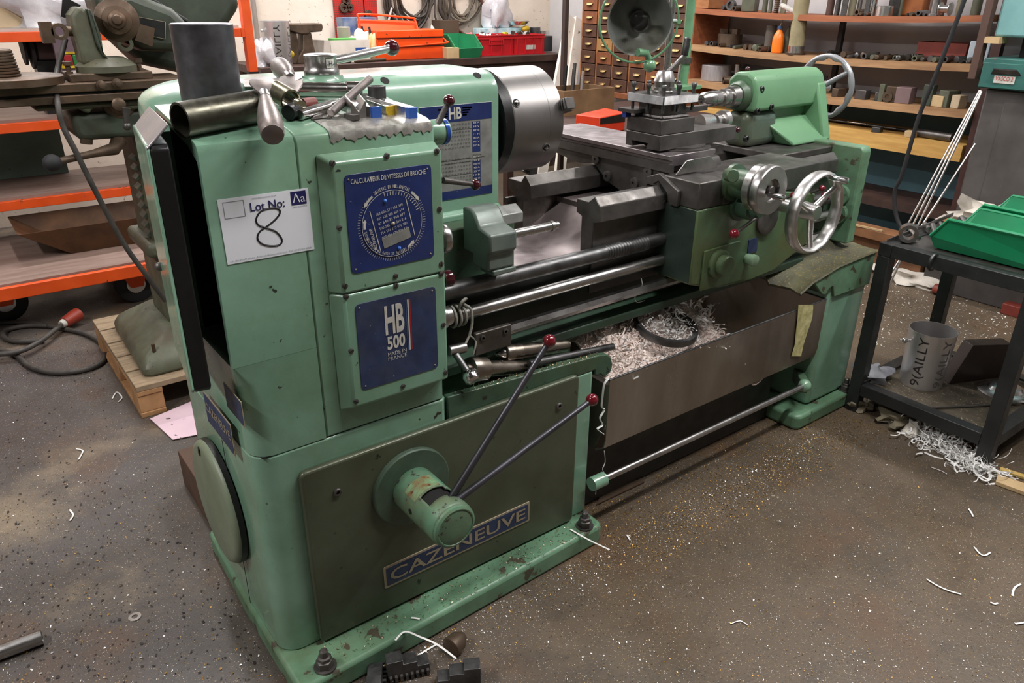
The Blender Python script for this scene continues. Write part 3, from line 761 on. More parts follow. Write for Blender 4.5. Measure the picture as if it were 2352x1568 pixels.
# carriage stop in front of the bed
stp = [(1047,475),(1107,472),(1122,500),(1183,530),(1183,573),(1168,590),(1165,612),(1128,625),(1075,600),(1075,570),(1047,520)]
sx0 = 1.02
STOPM = mat('chipped_grey_green_block', (108, 120, 112), rough=.42, col2=(84, 92, 88), nscale=9, metal=.2, chips=(120,120,112), chip_amt=.06, chip_scale=34)
sp = [(1.395,.872),(1.46,.872),(1.46,.90),(1.50,.90),(1.50,1.008),(1.465,1.010),(1.45,1.0),(1.43,.972),(1.385,.962),(1.385,.918),(1.395,.912)]
stop = part('carriage_stop', M().yz(sp, sx0-.035, sx0+.045), STOPM, LA, bev=.006)
part('stop_clamp', M().box(sx0-.02, sx0+.048, 1.392, 1.45, .858, .8715), STOPM, stop, bev=.003)
part('stop_wedge', M().yz([(1.46,.955),(1.51,.955),(1.51,.99),(1.49,.996),(1.46,.98)], sx0+.045, sx0+.12), PLATE, stop, bev=.002)
s0 = V((sx0+.045, 1.415, .945)); part('stop_rod', M().rev(s0, (1,0,0), [(0,.0115),(.125,.0115),(.126,.0135),(.134,.0135),(.135,.011),(.138,.011),(.139,.0085),(.15,.0085),(.153,.006)], 20), STEEL, stop)

# lead screw, feed shaft, hexagon rod
part('lead_screw', M().rev((XG,1.455,.822), (1,0,0), [(0,.021),(.60,.021)], 28), STEEL_B, LA)
m = M()
for k in range(16): m.rev((1.42+.0105*k, 1.455, .822), (1,0,0), [(0,.019),(.003,.0225),(.007,.0225),(.010,.019)], 28, close=False)
m.cyl((1.41,1.455,.822),(1.66,1.455,.822),.0195,n=28); m.cyl((1.9,1.455,.822),(2.53,1.455,.822),.0215,n=28)
part('screw_thread', m, STEEL_B, LA)
part('feed_shaft', M().cyl((XG,1.45,.755), (2.53,1.45,.762), .0165, n=24), STEEL, LA)
part('control_rod', M().rev((1.02,1.43,.690), (1,.0,0.006), [(0,.0145),(1.5,.0145)], 6), STEEL, LA)
part('rod_bracket', M().box(.955, 1.065, 1.405, 1.42, .655, .715), STEEL_D, LA, bev=.003)
for x in (.975, 1.045): part('socket_screw', M().rev((x,1.406,.70), (0,-1,0), [(0,.008),(.004,.008),(.005,.0065),(.005,.0038),(.001,.0038),(.001,0)], 14), STEEL_D, LA)
part('shaft_coupling', M().rev((.875,1.45,.7555), (1,0,0), [(0,.025),(.012,.025),(.014,.019),(.04,.019),(.042,.023),(.06,.023),(.062,.018)], 24), STEEL_D, LA)
# bed
way = [(1.547,.96),(1.50,.96),(1.476,.979),(1.452,.955),(1.45,.912),(1.475,.905),(1.478,.70),(1.525,.70),(1.525,.915),(1.547,.922)]
bed = part('front_way', M().yz(way, 1.395, 2.53), STEEL_D, LA, bev=.0025)
rway = [(1.863,.96),(1.80,.96),(1.783,.982),(1.755,.955),(1.752,.915),(1.79,.905),(1.79,.70),(1.84,.70),(1.84,.92),(1.863,.925)]
part('rear_way', M().yz(rway, 1.395, 2.53), STEEL_D, LA, bev=.0025)
BEDM = mat('oil_blackened_bed',(40,48,42),rough=.38,metal=.3,col2=(28,32,28),nscale=8)
part('bed_front_web', M().box(XG, 2.53, 1.482, 1.52, .60, .80), BEDM, LA, bev=.004)
part('bed_rear_web', M().box(XG, 2.53, 1.80, 1.84, .60, .80), BEDM, LA, bev=.004)
part('bed_foot_rail', M().yz([(1.44,.60),(1.44,.625),(1.482,.645),(1.52,.645),(1.52,.60)], XG+.01, 2.40), mat('oily_dark_green_rail',(50,76,58),rough=.4,col2=(38,52,42),nscale=6), LA, bev=.003)
GAP = mat('oily_gap_floor', (150, 138, 138), metal=.6, rough=.35, col2=(110, 100, 98), nscale=7, grime=(90,84,50), grime_amt=.5)
g = []
for i in range(12):
    t = i/11; x = 1.13 + .42*t; z = .80 + (.0 if t < .45 else .10*((t-.45)/.55)**2)
    g.append([(x, y, z) for y in (1.5205, 1.6, 1.7, 1.7995)])
part('gap_floor', M().sheet(g, .01), GAP, LA)
part('bed_floor', M().box(1.53, 2.53, 1.525, 1.79, .86, .90), GAP, LA)
part('bridge_bolt', M().cyl((1.36,1.83,.90),(1.395,1.83,.90),.012,n=6), STEEL_D, LA)
part('headstock_bed', M().box(XG, 1.16, 1.5205, 1.86, .80, .948), GREEN_D, LA, bev=.004)

# carriage: saddle, apron, cross slide, compound, tool post
sad = M()
sadp = [(1.336,.931),(1.336,1.007),(1.488,1.007),(1.50,1.02),(1.96,1.04),(1.96,.985),(1.88,.985),(1.865,.99),(1.78,.99),(1.70,.935),(1.62,.925),(1.56,.945),(1.548,.965),(1.50,.965),(1.476,.982),(1.455,.962),(1.45,.931)]
sad.yz([(1.488,1.012),(1.50,1.028),(1.97,1.028),(1.97,.99),(1.86,.975),(1.78,.985),(1.72,.94),(1.63,.915),(1.56,.93),(1.548,.963),(1.50,.963),(1.488,.975)], 1.672, 1.93)
saddle = part('saddle', sad, STEEL_D, LA, bev=.003)
blk = M().yz([(1.336,.931),(1.336,1.007),(1.488,1.007),(1.488,.97),(1.476,.982),(1.452,.957),(1.45,.931)], 1.654, 1.76)
part('saddle_wing', blk, STEEL_D, saddle, bev=.004)
part('saddle_wing', M().yz([(1.336,.931),(1.336,1.0),(1.53,1.0),(1.53,.965),(1.50,.963),(1.476,.982),(1.452,.957),(1.45,.931)], 1.76, 2.23), STEEL_D, saddle, bev=.004)
for u, v in ((1370,365),(1396,404),(1490,394),(1458,420)):
    p = px(u, v, x=1.671); q = part('boss', M().rev(p+V((.002,0,0)), (-1,0,0), [(0,.017),(.008,.016),(.009,.013),(.009,.005),(.006,.005),(.006,0)], 24), STEEL_D, saddle)
part('way_wiper', M().yz([(1.40,.93),(1.40,.975),(1.475,1.012),(1.52,.995),(1.52,.978),(1.50,.975),(1.476,.99),(1.44,.962),(1.43,.93)], 1.640, 1.654), STEEL_D, saddle, bev=.002)
part('wiper_screw', M().sph(px(1522,462,x=1.648), .011, 12, (1.6,1,1)), STEEL_D, saddle)
# apron
ap = [(1.654,.931),(2.06,.931),(2.23,.90),(2.23,.735),(2.06,.672),(1.95,.664),(1.80,.672),(1.70,.698),(1.654,.712)]
APR = mat('oily_olive_green_apron', (78, 106, 78), rough=.32, col2=(78, 86, 52), nscale=5, chips=(44,46,40), chip_amt=.05, chip_scale=26, grime=(58,74,62), grime_amt=.6, bump=.05)
apron = part('apron', M().xz(ap, 1.336, 1.475), APR, saddle, bev=.006)
part('apron_side_panel', M().box(1.652, 1.6545, 1.340, 1.474, .718, .929), mat('dark_teal_side',(56,70,62),rough=.36,col2=(44,54,48),nscale=6,metal=.2), apron)  # thin sheet on the left side, darker and greyer than the apron front
ipl = [px(u,v,y=1.331) for u,v in ((1618,577),(1700,552),(1712,640),(1608,668))]
zc_ = .785
fp2 = part('apron_cover_plate', M().xz([(a.x,a.z) for a in ipl], 1.329, 1.336), APR, apron, bev=.002)
p = px(1648, 605, y=1.329)
b1_ = part('apron_boss', M().rev((p.x,1.33,p.z), (0,-1,0), [(0,.043),(.012,.043),(.014,.040),(.014,.03)], 36), APR, apron)
part('boss_cap', M().rev((p.x+.004,1.318,p.z), (0,-1,0), [(0,.030),(.022,.030),(.025,.027),(.025,0)], 32), APR, b1_)
p = px(1725, 596, y=1.32); part('oil_plug', M().rev((p.x,1.336,p.z), (0,-1,0), [(0,.016),(.02,.016),(.02,.018),(.032,.018),(.034,.015),(.034,0)], 24), mat('pale_green_cap', (140,170,140), rough=.45, col2=(110,140,110)), apron)
pq = [px(u,v,y=1.335) for u,v in ((1720,551),(1740,545),(1737,577),(1716,583))]
op = part('apron_plate', M().xz([(a.x,a.z) for a in pq], 1.333, 1.336), BLUE_D, apron)
# cross-feed: housing, graduated collars, hand wheel disc with handle
cp = px(1775, 436, y=1.20)
hc = V((cp.x+.02, 0, cp.z-.02))
def yrev(name, c, y, prof, mt, parent, n=40): return part(name, M().rev((c[0], y, c[2]), (0,-1,0), prof, n), mt, parent)
c = V((1.797, 1.2, .992)); cfh = yrev('cross_feed_housing', c, 1.34, [(0,.052),(.012,.052),(.014,.040),(.07,.040),(.072,.05),(.085,.05)], GREEN_D, saddle)
pb = px(1696, 408, y=1.27); part('housing_boss', M().rev((pb.x+.01,1.31,pb.z), (-.55,-.8,.12), [(0,.018),(.035,.018),(.037,.016),(.037,0)], 24), GREEN_D, cfh)
yrev('graduated_collar', c, 1.262, [(0,.058),(.002,.064),(.022,.064),(.024,.061)], ALU, cfh, 48)
w = yrev('cross_feed_wheel', c, 1.232, [(0,.062),(.002,.068),(.022,.068),(.026,.065),(.026,.032),(.014,.030),(.014,0)], STEEL, cfh, 48)
yrev('wheel_hub', c, 1.222, [(0,.013),(.014,.013),(.016,.011),(.016,0)], STEEL_D, w, 20)
hp0 = c + V((.0,0,0)); h0 = px(1765, 447, y=1.206); h1 = px(1812, 460, y=1.15); h1.x, h1.z = h0.x+.004, h0.z
part('crank_handle', M().rev(h0, h1-h0, [(0,.006),(.006,.0075),(.04,.009),(.048,.0085),(.050,.005)], 16), CHROME, w)
# feed selector with red ball
c = px(1712, 505, y=1.29); fs = yrev('feed_selector', (c.x+.03,0,c.z+.03), 1.337, [(0,.046),(.008,.046),(.010,.036),(.05,.036),(.052,.026),(.072,.024),(.075,.022),(.075,.012),(.06,.010)], GREEN_D, saddle)
e = px(1686, 537, y=1.25); s = V((c.x+.03, 1.27, c.z+.01)); lv = part('lever', M().tube([s, e], .005, 10), STEEL_D, fs); part('lever_ball', M().sph(e, .0145, 20), REDBALL, lv, label='red ball knob')
c = px(1760, 500, y=1.335); yrev('dial_ring', (c.x,0,c.z), 1.337, [(0,.05),(.010,.05),(.012,.047),(.012,.03)], STEEL_D, saddle)
# main hand wheel
wc = V((1.996, 1.19, .905)); wr = .112
SATIN = mat('satin_aluminium', (206,204,202), metal=1, rough=.36, col2=(188,186,184), nscale=4, rvar=.05)
def wheel(c, axis, Rr, rim_w, rim_t, mt, parent, name, hub=True, spokes=(0,), wavy=0.0, dish=.02):
    d, u, w = frame(axis); m = M(); N = 96; ring = []
    prof = [(rim_w/2*math.cos(2*PI*j/14), rim_t*.75*math.sin(2*PI*j/14)) for j in range(14)]
    for i in range(N):
        a = 2*PI*i/N; e = u*math.cos(a)+w*math.sin(a); wv = wavy*math.cos(a*12)
        for j, (t, r) in enumerate(prof):
            rr = Rr + r + (wv*min(1,-r/(rim_t*.75)) if r < 0 else 0); m.v.append(V(c) + e*rr + d*t)
    k = len(prof)
    for i in range(N):
        for j in range(k): m.f.append((i*k+j, ((i+1)%N)*k+j, ((i+1)%N)*k+(j+1)%k, i*k+(j+1)%k))
    o = part(name, m, mt, parent, sharp=50)
    for a in spokes:
        e = u*math.cos(a)+w*math.sin(a)
        part('spoke', M().tube([V(c)+d*(-dish)+e*.012, V(c)+d*(-dish*.6)+e*(Rr*.6), V(c)+e*(Rr-rim_t*.3)], [.011,.009,.0085], 10), mt, o)
    return o
ww = wheel((wc.x, 1.19, wc.z), (0,-1,0), wr, .040, .011, SATIN, saddle, 'carriage_hand_wheel', spokes=(R(-25), R(95), R(215)), wavy=.0015, dish=.012)
part('hub', M().rev((wc.x,1.337,wc.z), (0,-1,0), [(0,.020),(.11,.020),(.112,.026),(.155,.022),(.157,.020),(.157,0)], 30), SATIN, ww)
h0 = px(1905, 408, y=1.18); part('crank_handle', M().rev((h0.x,1.18,h0.z), (.05,-1,0), [(0,.006),(.006,.0075),(.045,.0095),(.055,.009),(.057,.004)], 16), CHROME, ww)
for u, v in ((1896,451),(1888,432),(1822,448)):
    e = px(u, v, y=1.31); lv = part('stop_lever', M().tube([e, e+V((-.01,.03,-.02))], .004, 8), STEEL_D, saddle); part('lever_ball', M().sph(e, .0145 if v > 450 else .010, 16), REDBALL, lv)
# cross slide
csm = mat('scraped_slide_plate', (156, 148, 150), metal=.8, rough=.38, col2=(120, 114, 116), nscale=9, bump=.02)
xs0, xs1 = 1.66, 1.86
cs = part('cross_slide', M().xz([(xs0,1.06),(xs0,1.048),(xs0+.012,1.044),(xs0+.012,1.0285),(xs1-.012,1.0285),(xs1-.012,1.044),(xs1,1.048),(xs1,1.06)], 1.46, 2.06), csm, saddle, bev=.0015)
part('slide_gib', M().box(xs0+.003, xs0+.012, 1.45, 2.02, 1.012, 1.036), STEEL_D, saddle)
gd = [px(u,v,z=1.05) for u,v in ((1550,388),(1575,358),(1635,346),(1665,366))]
part('chip_guard', M().xz([(1.66,1.012),(1.70,1.048),(1.80,1.05),(1.84,1.02),(1.84,1.012)], 1.43, 1.434), STEEL, saddle, bev=.001)
# compound rest (swivelled top slide)
xa, ya, yb = 1.664, 1.505, 1.641
cd = 2.005
cr = part('compound_base', M().cyl((1.80,1.56,1.0602),(1.80,1.56,1.069),.085,n=40).cyl((1.80,1.56,1.0602),(1.80,1.56,1.064),.10,n=40), STEEL_D, saddle)
part('compound_slide', M().yz([(ya,1.066),(ya,1.109),(yb,1.109),(yb,1.066),(yb-.03,1.066),(yb-.024,1.082),(ya+.046,1.082),(ya+.052,1.066)], xa, cd), STEEL_D, cr, bev=.002)
hb2 = px(1670, 264, y=1.63); h_ = part('compound_crank', M().rev((cd-.002,1.59,1.112), (1,0,0), [(0,.02),(.012,.02),(.014,.016),(.03,.016),(.032,.03),(.05,.031),(.054,.028),(.054,0)], 32), ALU, cr)
part('crank_bearing', M().rev((cd-.075,1.59,1.112), (1,0,0), [(0,.026),(.055,.022),(.06,.02)], 24), ALU, cr)
part('crank_ball', M().sph(px(1694,298,y=1.55), .01, 12), PLUM, h_)
# tool post
tb = part('tool_post_base', M().box(xa, xa+.142, ya, yb, 1.1105, 1.151), STEEL_D, cr, bev=.0015)
tc_ = V((xa+.0725, (ya+yb)/2, 0))
part('tool_post_core', M().xy([(tc_.x+a, tc_.y+b) for a,b in rrect(.098,.098,.004,2)], 1.1515, 1.192), STEEL_D, tb, bev=.001)
part('tool_post_foot', M().xy([(tc_.x+a, tc_.y+b) for a,b in rrect(.115,.115,.004,2)], 1.1512, 1.160), STEEL_D, tb, bev=.004)
tp = part('tool_post_plate', M().xy([(tc_.x+a, tc_.y+b) for a,b in rrect(.148,.142,.003,2)], 1.191, 1.216), STEEL_B, tb, bev=.003)
for sx, sy in ((-1,-1),(-1,0),(-1,1),(0,1),(1,1),(1,0),(1,-1),(0,-1)):
    b = V((tc_.x+sx*.062, tc_.y+sy*.059, .001))
    m = M().cyl(b+V((0,0,1.168)), b+V((0,0,1.232)), .0048, n=12); m.rev(b+V((0,0,1.230)), (0,0,1), [(0,.006),(.006,.0075),(.012,.0075),(.014,.006)], 12); part('clamp_screw', m, STEEL_B, tp)
hub = part('clamp_hub', M().rev((tc_.x,tc_.y,1.216), (0,0,1), [(0,.038),(.006,.038),(.008,.034),(.016,.033),(.016,.029),(.032,.029),(.032,.031),(.058,.022),(.060,.020),(.060,0)], 32), STEEL, tp)
s0 = V((tc_.x+.008, tc_.y, 1.268)); e1 = px(1572,128,y=tc_.y-.02); e2 = px(1580,86,y=tc_.y-.02)
lv = part('clamp_lever', M().tube([s0, s0.lerp(e1,.5), e1, e1.lerp(e2,.15)], [.0095,.008,.0078,.0078], 12), STEEL, hub)
part('lever_grip', M().rev(e1, e2-e1, [(0,.009),(.004,.010),((e2-e1).length-.003,.0095),((e2-e1).length,.006)], 14), STEEL_B, lv)
part('tool_holder', M().box(tc_.x-.095, tc_.x-.02, tc_.y+.02, tc_.y+.085, 1.162, 1.172), STEEL_D, tb)
part('tool_bit', M().box(tc_.x+.045, tc_.x+.15, tc_.y-.045, tc_.y-.025, 1.1605, 1.176), STEEL_D, tb, bev=.001)
part('tool_tip', M().box(tc_.x-.092, tc_.x-.07, tc_.y+.055, tc_.y+.07, 1.147, 1.162), mat('blue_paint_tip', (40,60,130), rough=.4), tb)

# tailstock
tsx0, tsx1 = 2.29, 2.70
TSG = mat('tailstock_green', (102, 146, 108), rough=.4, col2=(92, 132, 98), nscale=4, bump=.05, chips=(70,76,60), chip_amt=.03, chip_scale=30, grime=(90,104,70), grime_amt=.3)
bar_p = [(AY-.062,AZ-.05),(AY-.066,AZ+.02),(AY-.05,AZ+.062),(AY-.02,AZ+.078),(AY+.03,AZ+.078),(AY+.06,AZ+.05),(AY+.066,AZ-.05)]
ts = part('tailstock', M().yz(bar_p, tsx0, tsx1), TSG, LA, bev=.012, seg=3)
# web with sloping recess, end flange and foot
m = M()
m.xz([(tsx0+.02,AZ-.04),(tsx1-.02,AZ-.04),(tsx1-.02,.985),(tsx0+.16,.985)], AY-.028, AY+.05); part('tailstock_web', m, TSG, ts, bev=.006)
part('tailstock_end', M().yz([(AY-.066,AZ+.03),(AY-.125,.987),(AY+.09,.987),(AY+.066,AZ+.03)], tsx1-.055, tsx1-.002), TSG, ts, bev=.008)
m = M(); m.add([(tsx0+.17,AY-.128,.987),(tsx1-.02,AY-.126,.987),(tsx1-.02,AY-.122,1.0),(tsx0+.10,AY-.03,1.075),(tsx1-.05,AY-.03,1.075),(tsx0+.165,AY-.122,1.0),(tsx0+.17,AY+.05,.987),(tsx1-.02,AY+.05,.987),(tsx0+.10,AY+.05,1.075),(tsx1-.05,AY+.05,1.075)],
    [(0,1,2,5),(5,2,4,3),(0,5,3,8,6),(1,7,9,4,2),(3,4,9,8),(6,8,9,7),(0,6,7,1)])
part('tailstock_slope', m, TSG, ts, bev=.006)
m = M().yz([(AY-.058,.985),(AY-.05,AZ-.05),(AY+.05,AZ-.05),(AY+.058,.985)], tsx0-.01, tsx0+.17); part('tailstock_column', m, mat('teal_grey_casting',(82,100,88),rough=.45,col2=(74,78,60),nscale=8,metal=.2,grime=(90,84,50),grime_amt=.4), ts, bev=.03, seg=4)
part('tailstock_base', M().box(tsx0+.0, tsx1+.01, AY-.20, AY+.13, .962, .986), STEEL_D, ts, bev=.004)
part('tailstock_nose', M().rev((tsx0-.03,AY,AZ), (1,0,0), [(0,.040),(.012,.048),(.035,.052)], 40), GREEN_D, ts)
dc_ = part('drill_chuck', M().rev((2.085,AY,AZ), (1,0,0), [(0,.010),(.0,.015),(.012,.024),(.05,.025),(.052,.023),(.056,.023),(.058,.025),(.085,.0245),(.087,.021),(.10,.02),(.102,.028),(.112,.029),(.114,.026),(.14,.026),(.142,.033),(.17,.036),(.195,.038)], 40), STEEL, ts)
for k in range(3):
    a = 2*PI*k/3+.5; part('chuck_jaw', M().obox((2.090, AY+.007*math.cos(a), AZ+.007*math.sin(a)), (.02,.006,.006), rx=a), STEEL_D, dc_)
for u, v in ((1748,205),(1738,255),(1713,318),(1770,245)):
    p = px(u, v, y=AY-.06); part('socket_screw', M().rev(p+V((0,.004,0)), (0,-1,0), [(0,.011),(.01,.011),(.012,.009),(.012,.005),(.006,.005),(.006,0)], 16), BLACK, ts)
part('oil_cup', M().sph((tsx0+.09, AY+.05, AZ+.08), .009, 12), PLUM, ts)
th = wheel((2.80, AY, AZ), (1,0,0), .110, .022, .014, mat('grey_painted_wheel', (150,152,156), rough=.35, metal=.4, col2=(128,130,134)), ts, 'tailstock_hand_wheel', spokes=(R(205), R(85), R(325)), wavy=.004, dish=.02)
part('hub', M().rev((tsx1-.005,AY,AZ), (1,0,0), [(0,.03),(.03,.03),(.032,.022),(.115,.022),(.118,.019),(.118,0)], 24), ALU, th)

# right end: bed end bracket, ledge, column, foot
E_ = [(1.43,.70),(1.425,.985),(1.44,1.0),(1.86,1.0),(1.86,.70)]
part('bed_end_plate', M().yz([(1.40,.65),(1.40,.985),(1.412,.998),(1.86,.998),(1.86,.65)], 2.59, 2.642), GREEN_W, LA, bev=.006)
for zc2, yy in ((.822,1.455),(.755,1.45)):
    part('shaft_bearing', M().rev((2.575,yy,zc2), (1,0,0), [(0,.036),(.02,.038)], 32), GREEN_W, LA)
    part('shaft_end', M().rev((2.55,yy,zc2), (1,0,0), [(0,.016),(.03,.016)], 20), STEEL_D, LA)
rc0, rc1 = 2.415, 2.678
rcm = M(); rcm.box(rc0, rc1, 1.335, 1.90, .0601, .605)
rcol = part('end_column', rcm, GREEN, LA, bev=.02, seg=3)
part('end_foot', rbox_xy(M(), rc0-.10, rc1+.03, 1.30, 1.92, 0, .06, .03), GREEN_W, LA, bev=.012, seg=3)
anchor((rc1-.02, 1.322, .06), rcol)
lg = []
LED = mat('brass_chip_dusted_ledge', (92, 92, 66), rough=.5, metal=.2, col2=(72, 70, 60), nscale=8, chips=(132,112,62), chip_amt=.13, chip_scale=120, bump=.3, bscale=120)
lg = [[(2.22+.4*(y-1.32)-.06*(y>1.4),y,z-.05),(2.29,y,z-.022),(2.36,y,z-.010),(2.43,y,z+.004),(2.60,y,z+.014),(2.672,y,z+.016),(2.682,y,z+.020)] for y, z in ((1.478,.645),(1.44,.618),(1.38,.612),(1.335,.611),(1.325,.614),(1.321,.609))]
part('end_ledge', M().sheet(lg, .012), LED, LA)
part('ledge_bracket', M().xz([(2.30,.588),(2.43,.604),(2.43,.50),(2.40,.52)], 1.345, 1.47), GREEN_D, LA)
SUMP = mat('shade_black_sump',(26,26,24),rough=.5,nscale=8)
part('added_dark_sump', M().box(1.325, 2.31, 1.43, 1.90, .004, .246), SUMP, LA, bev=.004)  # added box; its black also stands in for the shade under the tray
part('ledge_apron', M().xz([(2.30,.585),(2.36,.530),(2.385,.522),(2.402,.542),(2.425,.546),(2.445,.50),(2.677,.50),(2.677,.624),(2.43,.608)], 1.326, 1.336), GREEN_W, rcol, bev=.002)
# chip tray
TR = mat('brown_steel_tray', (168, 160, 150), metal=.8, rough=.36, col2=(134, 124, 112), nscale=5, stretch=(1,1,.3), grime=(120,98,70), grime_amt=.4)
tx0, tx1, tyf, tyb, tzb, tzt = 1.356, 2.414, 1.338, 1.86, .252, .494
m = M(); t = .004
tp_ = [(tyf,tzt),(tyf,.30),(tyf+.006,.272),(tyf+.03,tzb),(tyb,tzb),(tyb,tzt)]
grid = [[(x, y, z) for y, z in tp_] for x in (tx0, (tx0+tx1)/2, tx1)]
tray = part('chip_tray', M().sheet(grid, t), TR, LA)
part('tray_end', M().yz([(tyf,tzt),(tyf,.36),(tyf+.04,tzb),(tyb,tzb),(tyb,tzt)], tx1-.004, tx1), TR, tray)
part('tray_end', M().yz([(tyf,tzt-.02),(tyf,.36),(tyf+.04,tzb),(tyb,tzb),(tyb,tzt-.02)], tx0, tx0+.004), TR, tray)
part('tray_rim', M().cyl((tx0,tyf,tzt),(tx1,tyf,tzt),.004,n=10), STEEL_B, tray)
part('tray_rim', M().cyl((tx1,tyf,tzt),(tx1,tyb,tzt),.004,n=10), STEEL_B, tray)
tm = mat('old_yellow_tape', (206,200,146), rough=.6, col2=(150,146,92), nscale=40)
tg = [[px(u,v,y=tyf-.0085) for u in us] for us, v in (((1834,1852,1868),700),((1832,1850,1866),730),((1828,1842,1854),765),((1826,1836,1846),790),((1818,1828,1840),818))]
part('tape_strip', M().sheet(tg, .001), tm, tray)
# foot rail for the brake
fr = part('brake_rail', M().cyl((1.31,1.32,.181),(2.345,1.32,.176),.0105,n=20), STEEL, LA)
part('rail_mount', M().rev((1.295,1.32,.181), (1,0,0), [(0,.021),(.05,.021),(.052,.018)], 20), GREEN, fr)
part('rail_knob', M().sph((2.35,1.32,.176), .024, 20), GREEN, fr)
part('rail_arm', M().bar((2.35,1.32,.17),(2.42,1.40,.17), .03, .05), GREEN_D, fr, bev=.003)
def name_nth(n): return ('%d%s' % (n, 'th' if 10 <= n % 100 <= 20 else {1:'st',2:'nd',3:'rd'}.get(n % 10,'th')))
# ================================================================== things lying on and in the lathe
GREYCYL = mat('mottled_grey_steel', (104, 104, 108), metal=.85, rough=.42, col2=(78, 78, 82), nscale=14, bump=.05, bscale=140, grime=(70,66,60), grime_amt=.3)
DARKPIPE = mat('oily_dark_pipe', (92, 90, 78), metal=.85, rough=.36, col2=(60, 60, 54), nscale=12, grime=(80,76,50), grime_amt=.4, bump=.05)
HANDLE = mat('matt_grey_handle', (138, 128, 124), rough=.42, metal=.6, col2=(104, 98, 96), nscale=18, bump=.04)
BRIGHT = mat('bright_ground_steel', (214, 212, 210), metal=1, rough=.18, col2=(184, 182, 180), nscale=12, rvar=.06)
TG = 1.2405    # gearbox top
def top_z(y): return 1.2402 + .1575*(y-1.375)
def ot(u, v, h=0):
    a, b = px(u,v,y=1.3), px(u,v,y=1.7); fa, fb = a.z-top_z(a.y)-h, b.z-top_z(b.y)-h
    return a.lerp(b, fa/(fa-fb))
cb = ot(489,236); cb.y = min(cb.y, 1.585); ct = px(462,53,y=cb.y)
solo('steel_cylinder', M().cyl(cb, (cb.x,cb.y,ct.z), .0565, n=48, c=.002), GREYCYL, 'tall mottled grey steel cylinder standing on the lathe headstock', 'steel stock')
# hollow pipe
a = ot(413,276,.030); b = ot(596,243,.030)
solo('steel_pipe', M().pipe(a, b, .0295, .0255, 40), DARKPIPE, 'short dark oily steel pipe lying in front of the grey cylinder', 'pipe')
# handled spoon-shaped tool overhanging the front edge
def spoon(e0, e1, tip, w, label):
    t = thing('hand_scraper', label, 'hand tool', (e1.x, e1.y, min(e0.z,e1.z)))
    d = (e1-e0); L = d.length
    part('handle', M().rev(e0, d, [(0,0),(.001,.012),(.003,.0185),(.010,.0205),(.03,.0215),(.055,.0205),(.085,.017),(L,.0105)], 28), HANDLE, t)
    part('ferrule', M().cyl(e1-d.normalized()*.002, e1+d.normalized()*.020, .0115, .010, n=20), STEEL, t)
    n1 = e1+d.normalized()*.012; v = tip-n1; s = v.normalized(); up = V((0,0,1)); side = s.cross(up).normalized(); nn = side.cross(s)
    g = []
    for i in range(13):
        f = i/12; ww = w*math.sin(PI*min(1,.10+.90*f))+.0015
        g.append([n1+v*f+side*(ww*k)+nn*(.15*ww*k*k+.006*math.sin(PI*f)) for k in (-1,-.5,0,.5,1)])
    part('blade', M().sheet(g, .003), HANDLE, t)
spoon(px(627,312,y=1.285), px(609,226,y=1.40), px(588,184,y=1.462), .018, 'grey round-handled scraper overhanging the front edge of the headstock')
spoon(px(640,150,y=1.74), px(662,174,y=1.645), px(676,222,y=1.50), .022, 'grey scraper with wide curved blade leaning behind the brass sleeve')
rows = (((556,182,1.66),(600,174,1.66),(632,180,1.65),(664,174,1.64),(690,166,1.64)),((558,190,1.62),(604,187,1.62),(636,188,1.61),(668,181,1.60),(692,172,1.60)),((562,199,1.58),(608,198,1.58),(640,196,1.57),(672,188,1.57),(694,178,1.57)))
solo('curved_sheet', M().sheet([[px(u,v,y=y) for u,v,y in r] for r in rows], .0015), BRIGHT, 'curved bright metal sheet lying behind the two scrapers', 'metal sheet')
# sleeve with tangs
c0 = ot(634,211,.03); c1 = ot(668,231,.026)
t = thing('drill_sleeve', 'oily brass-tinted steel sleeve with slotted tail behind the scraper', 'sleeve', c0)
OLIVE = mat('oily_olive_steel', (132, 126, 104), metal=.9, rough=.3, col2=(96, 92, 72), nscale=16)
part('body', M().pipe(c0, c1, .0215, .018, 28), OLIVE, t); dd = (c1-c0).normalized()
part('spindle', M().cyl(c1-dd*.02, c1+dd*.025, .009, n=16), CHROME, t)
part('collar', M().cyl(c1+dd*.022, c1+dd*.034, .012, n=16), OLIVE, t)
# chuck key: T bar
k0 = ot(686,206,.019); k1 = ot(828,208,.0195); dk = (k1-k0).normalized(); L = (k1-k0).length
t = thing('chuck_key', 'bright steel T-handled chuck key lying behind the V block', 'chuck key', (k0.x,k0.y,TG))
part('shank', M().rev(k0, dk, [(-.03,.009),(-.002,.009),(0,.0150),(.095,.0150),(.097,.0185),(L,.0190),(L+.002,.017)], 28), BRIGHT, t)
h0 = ot(759,260,.010); h1 = px(850,181,y=k1.y+.0)
part('cross_bar', M().cyl(h0, h1, .0085, n=20, c=.002), HANDLE, t)
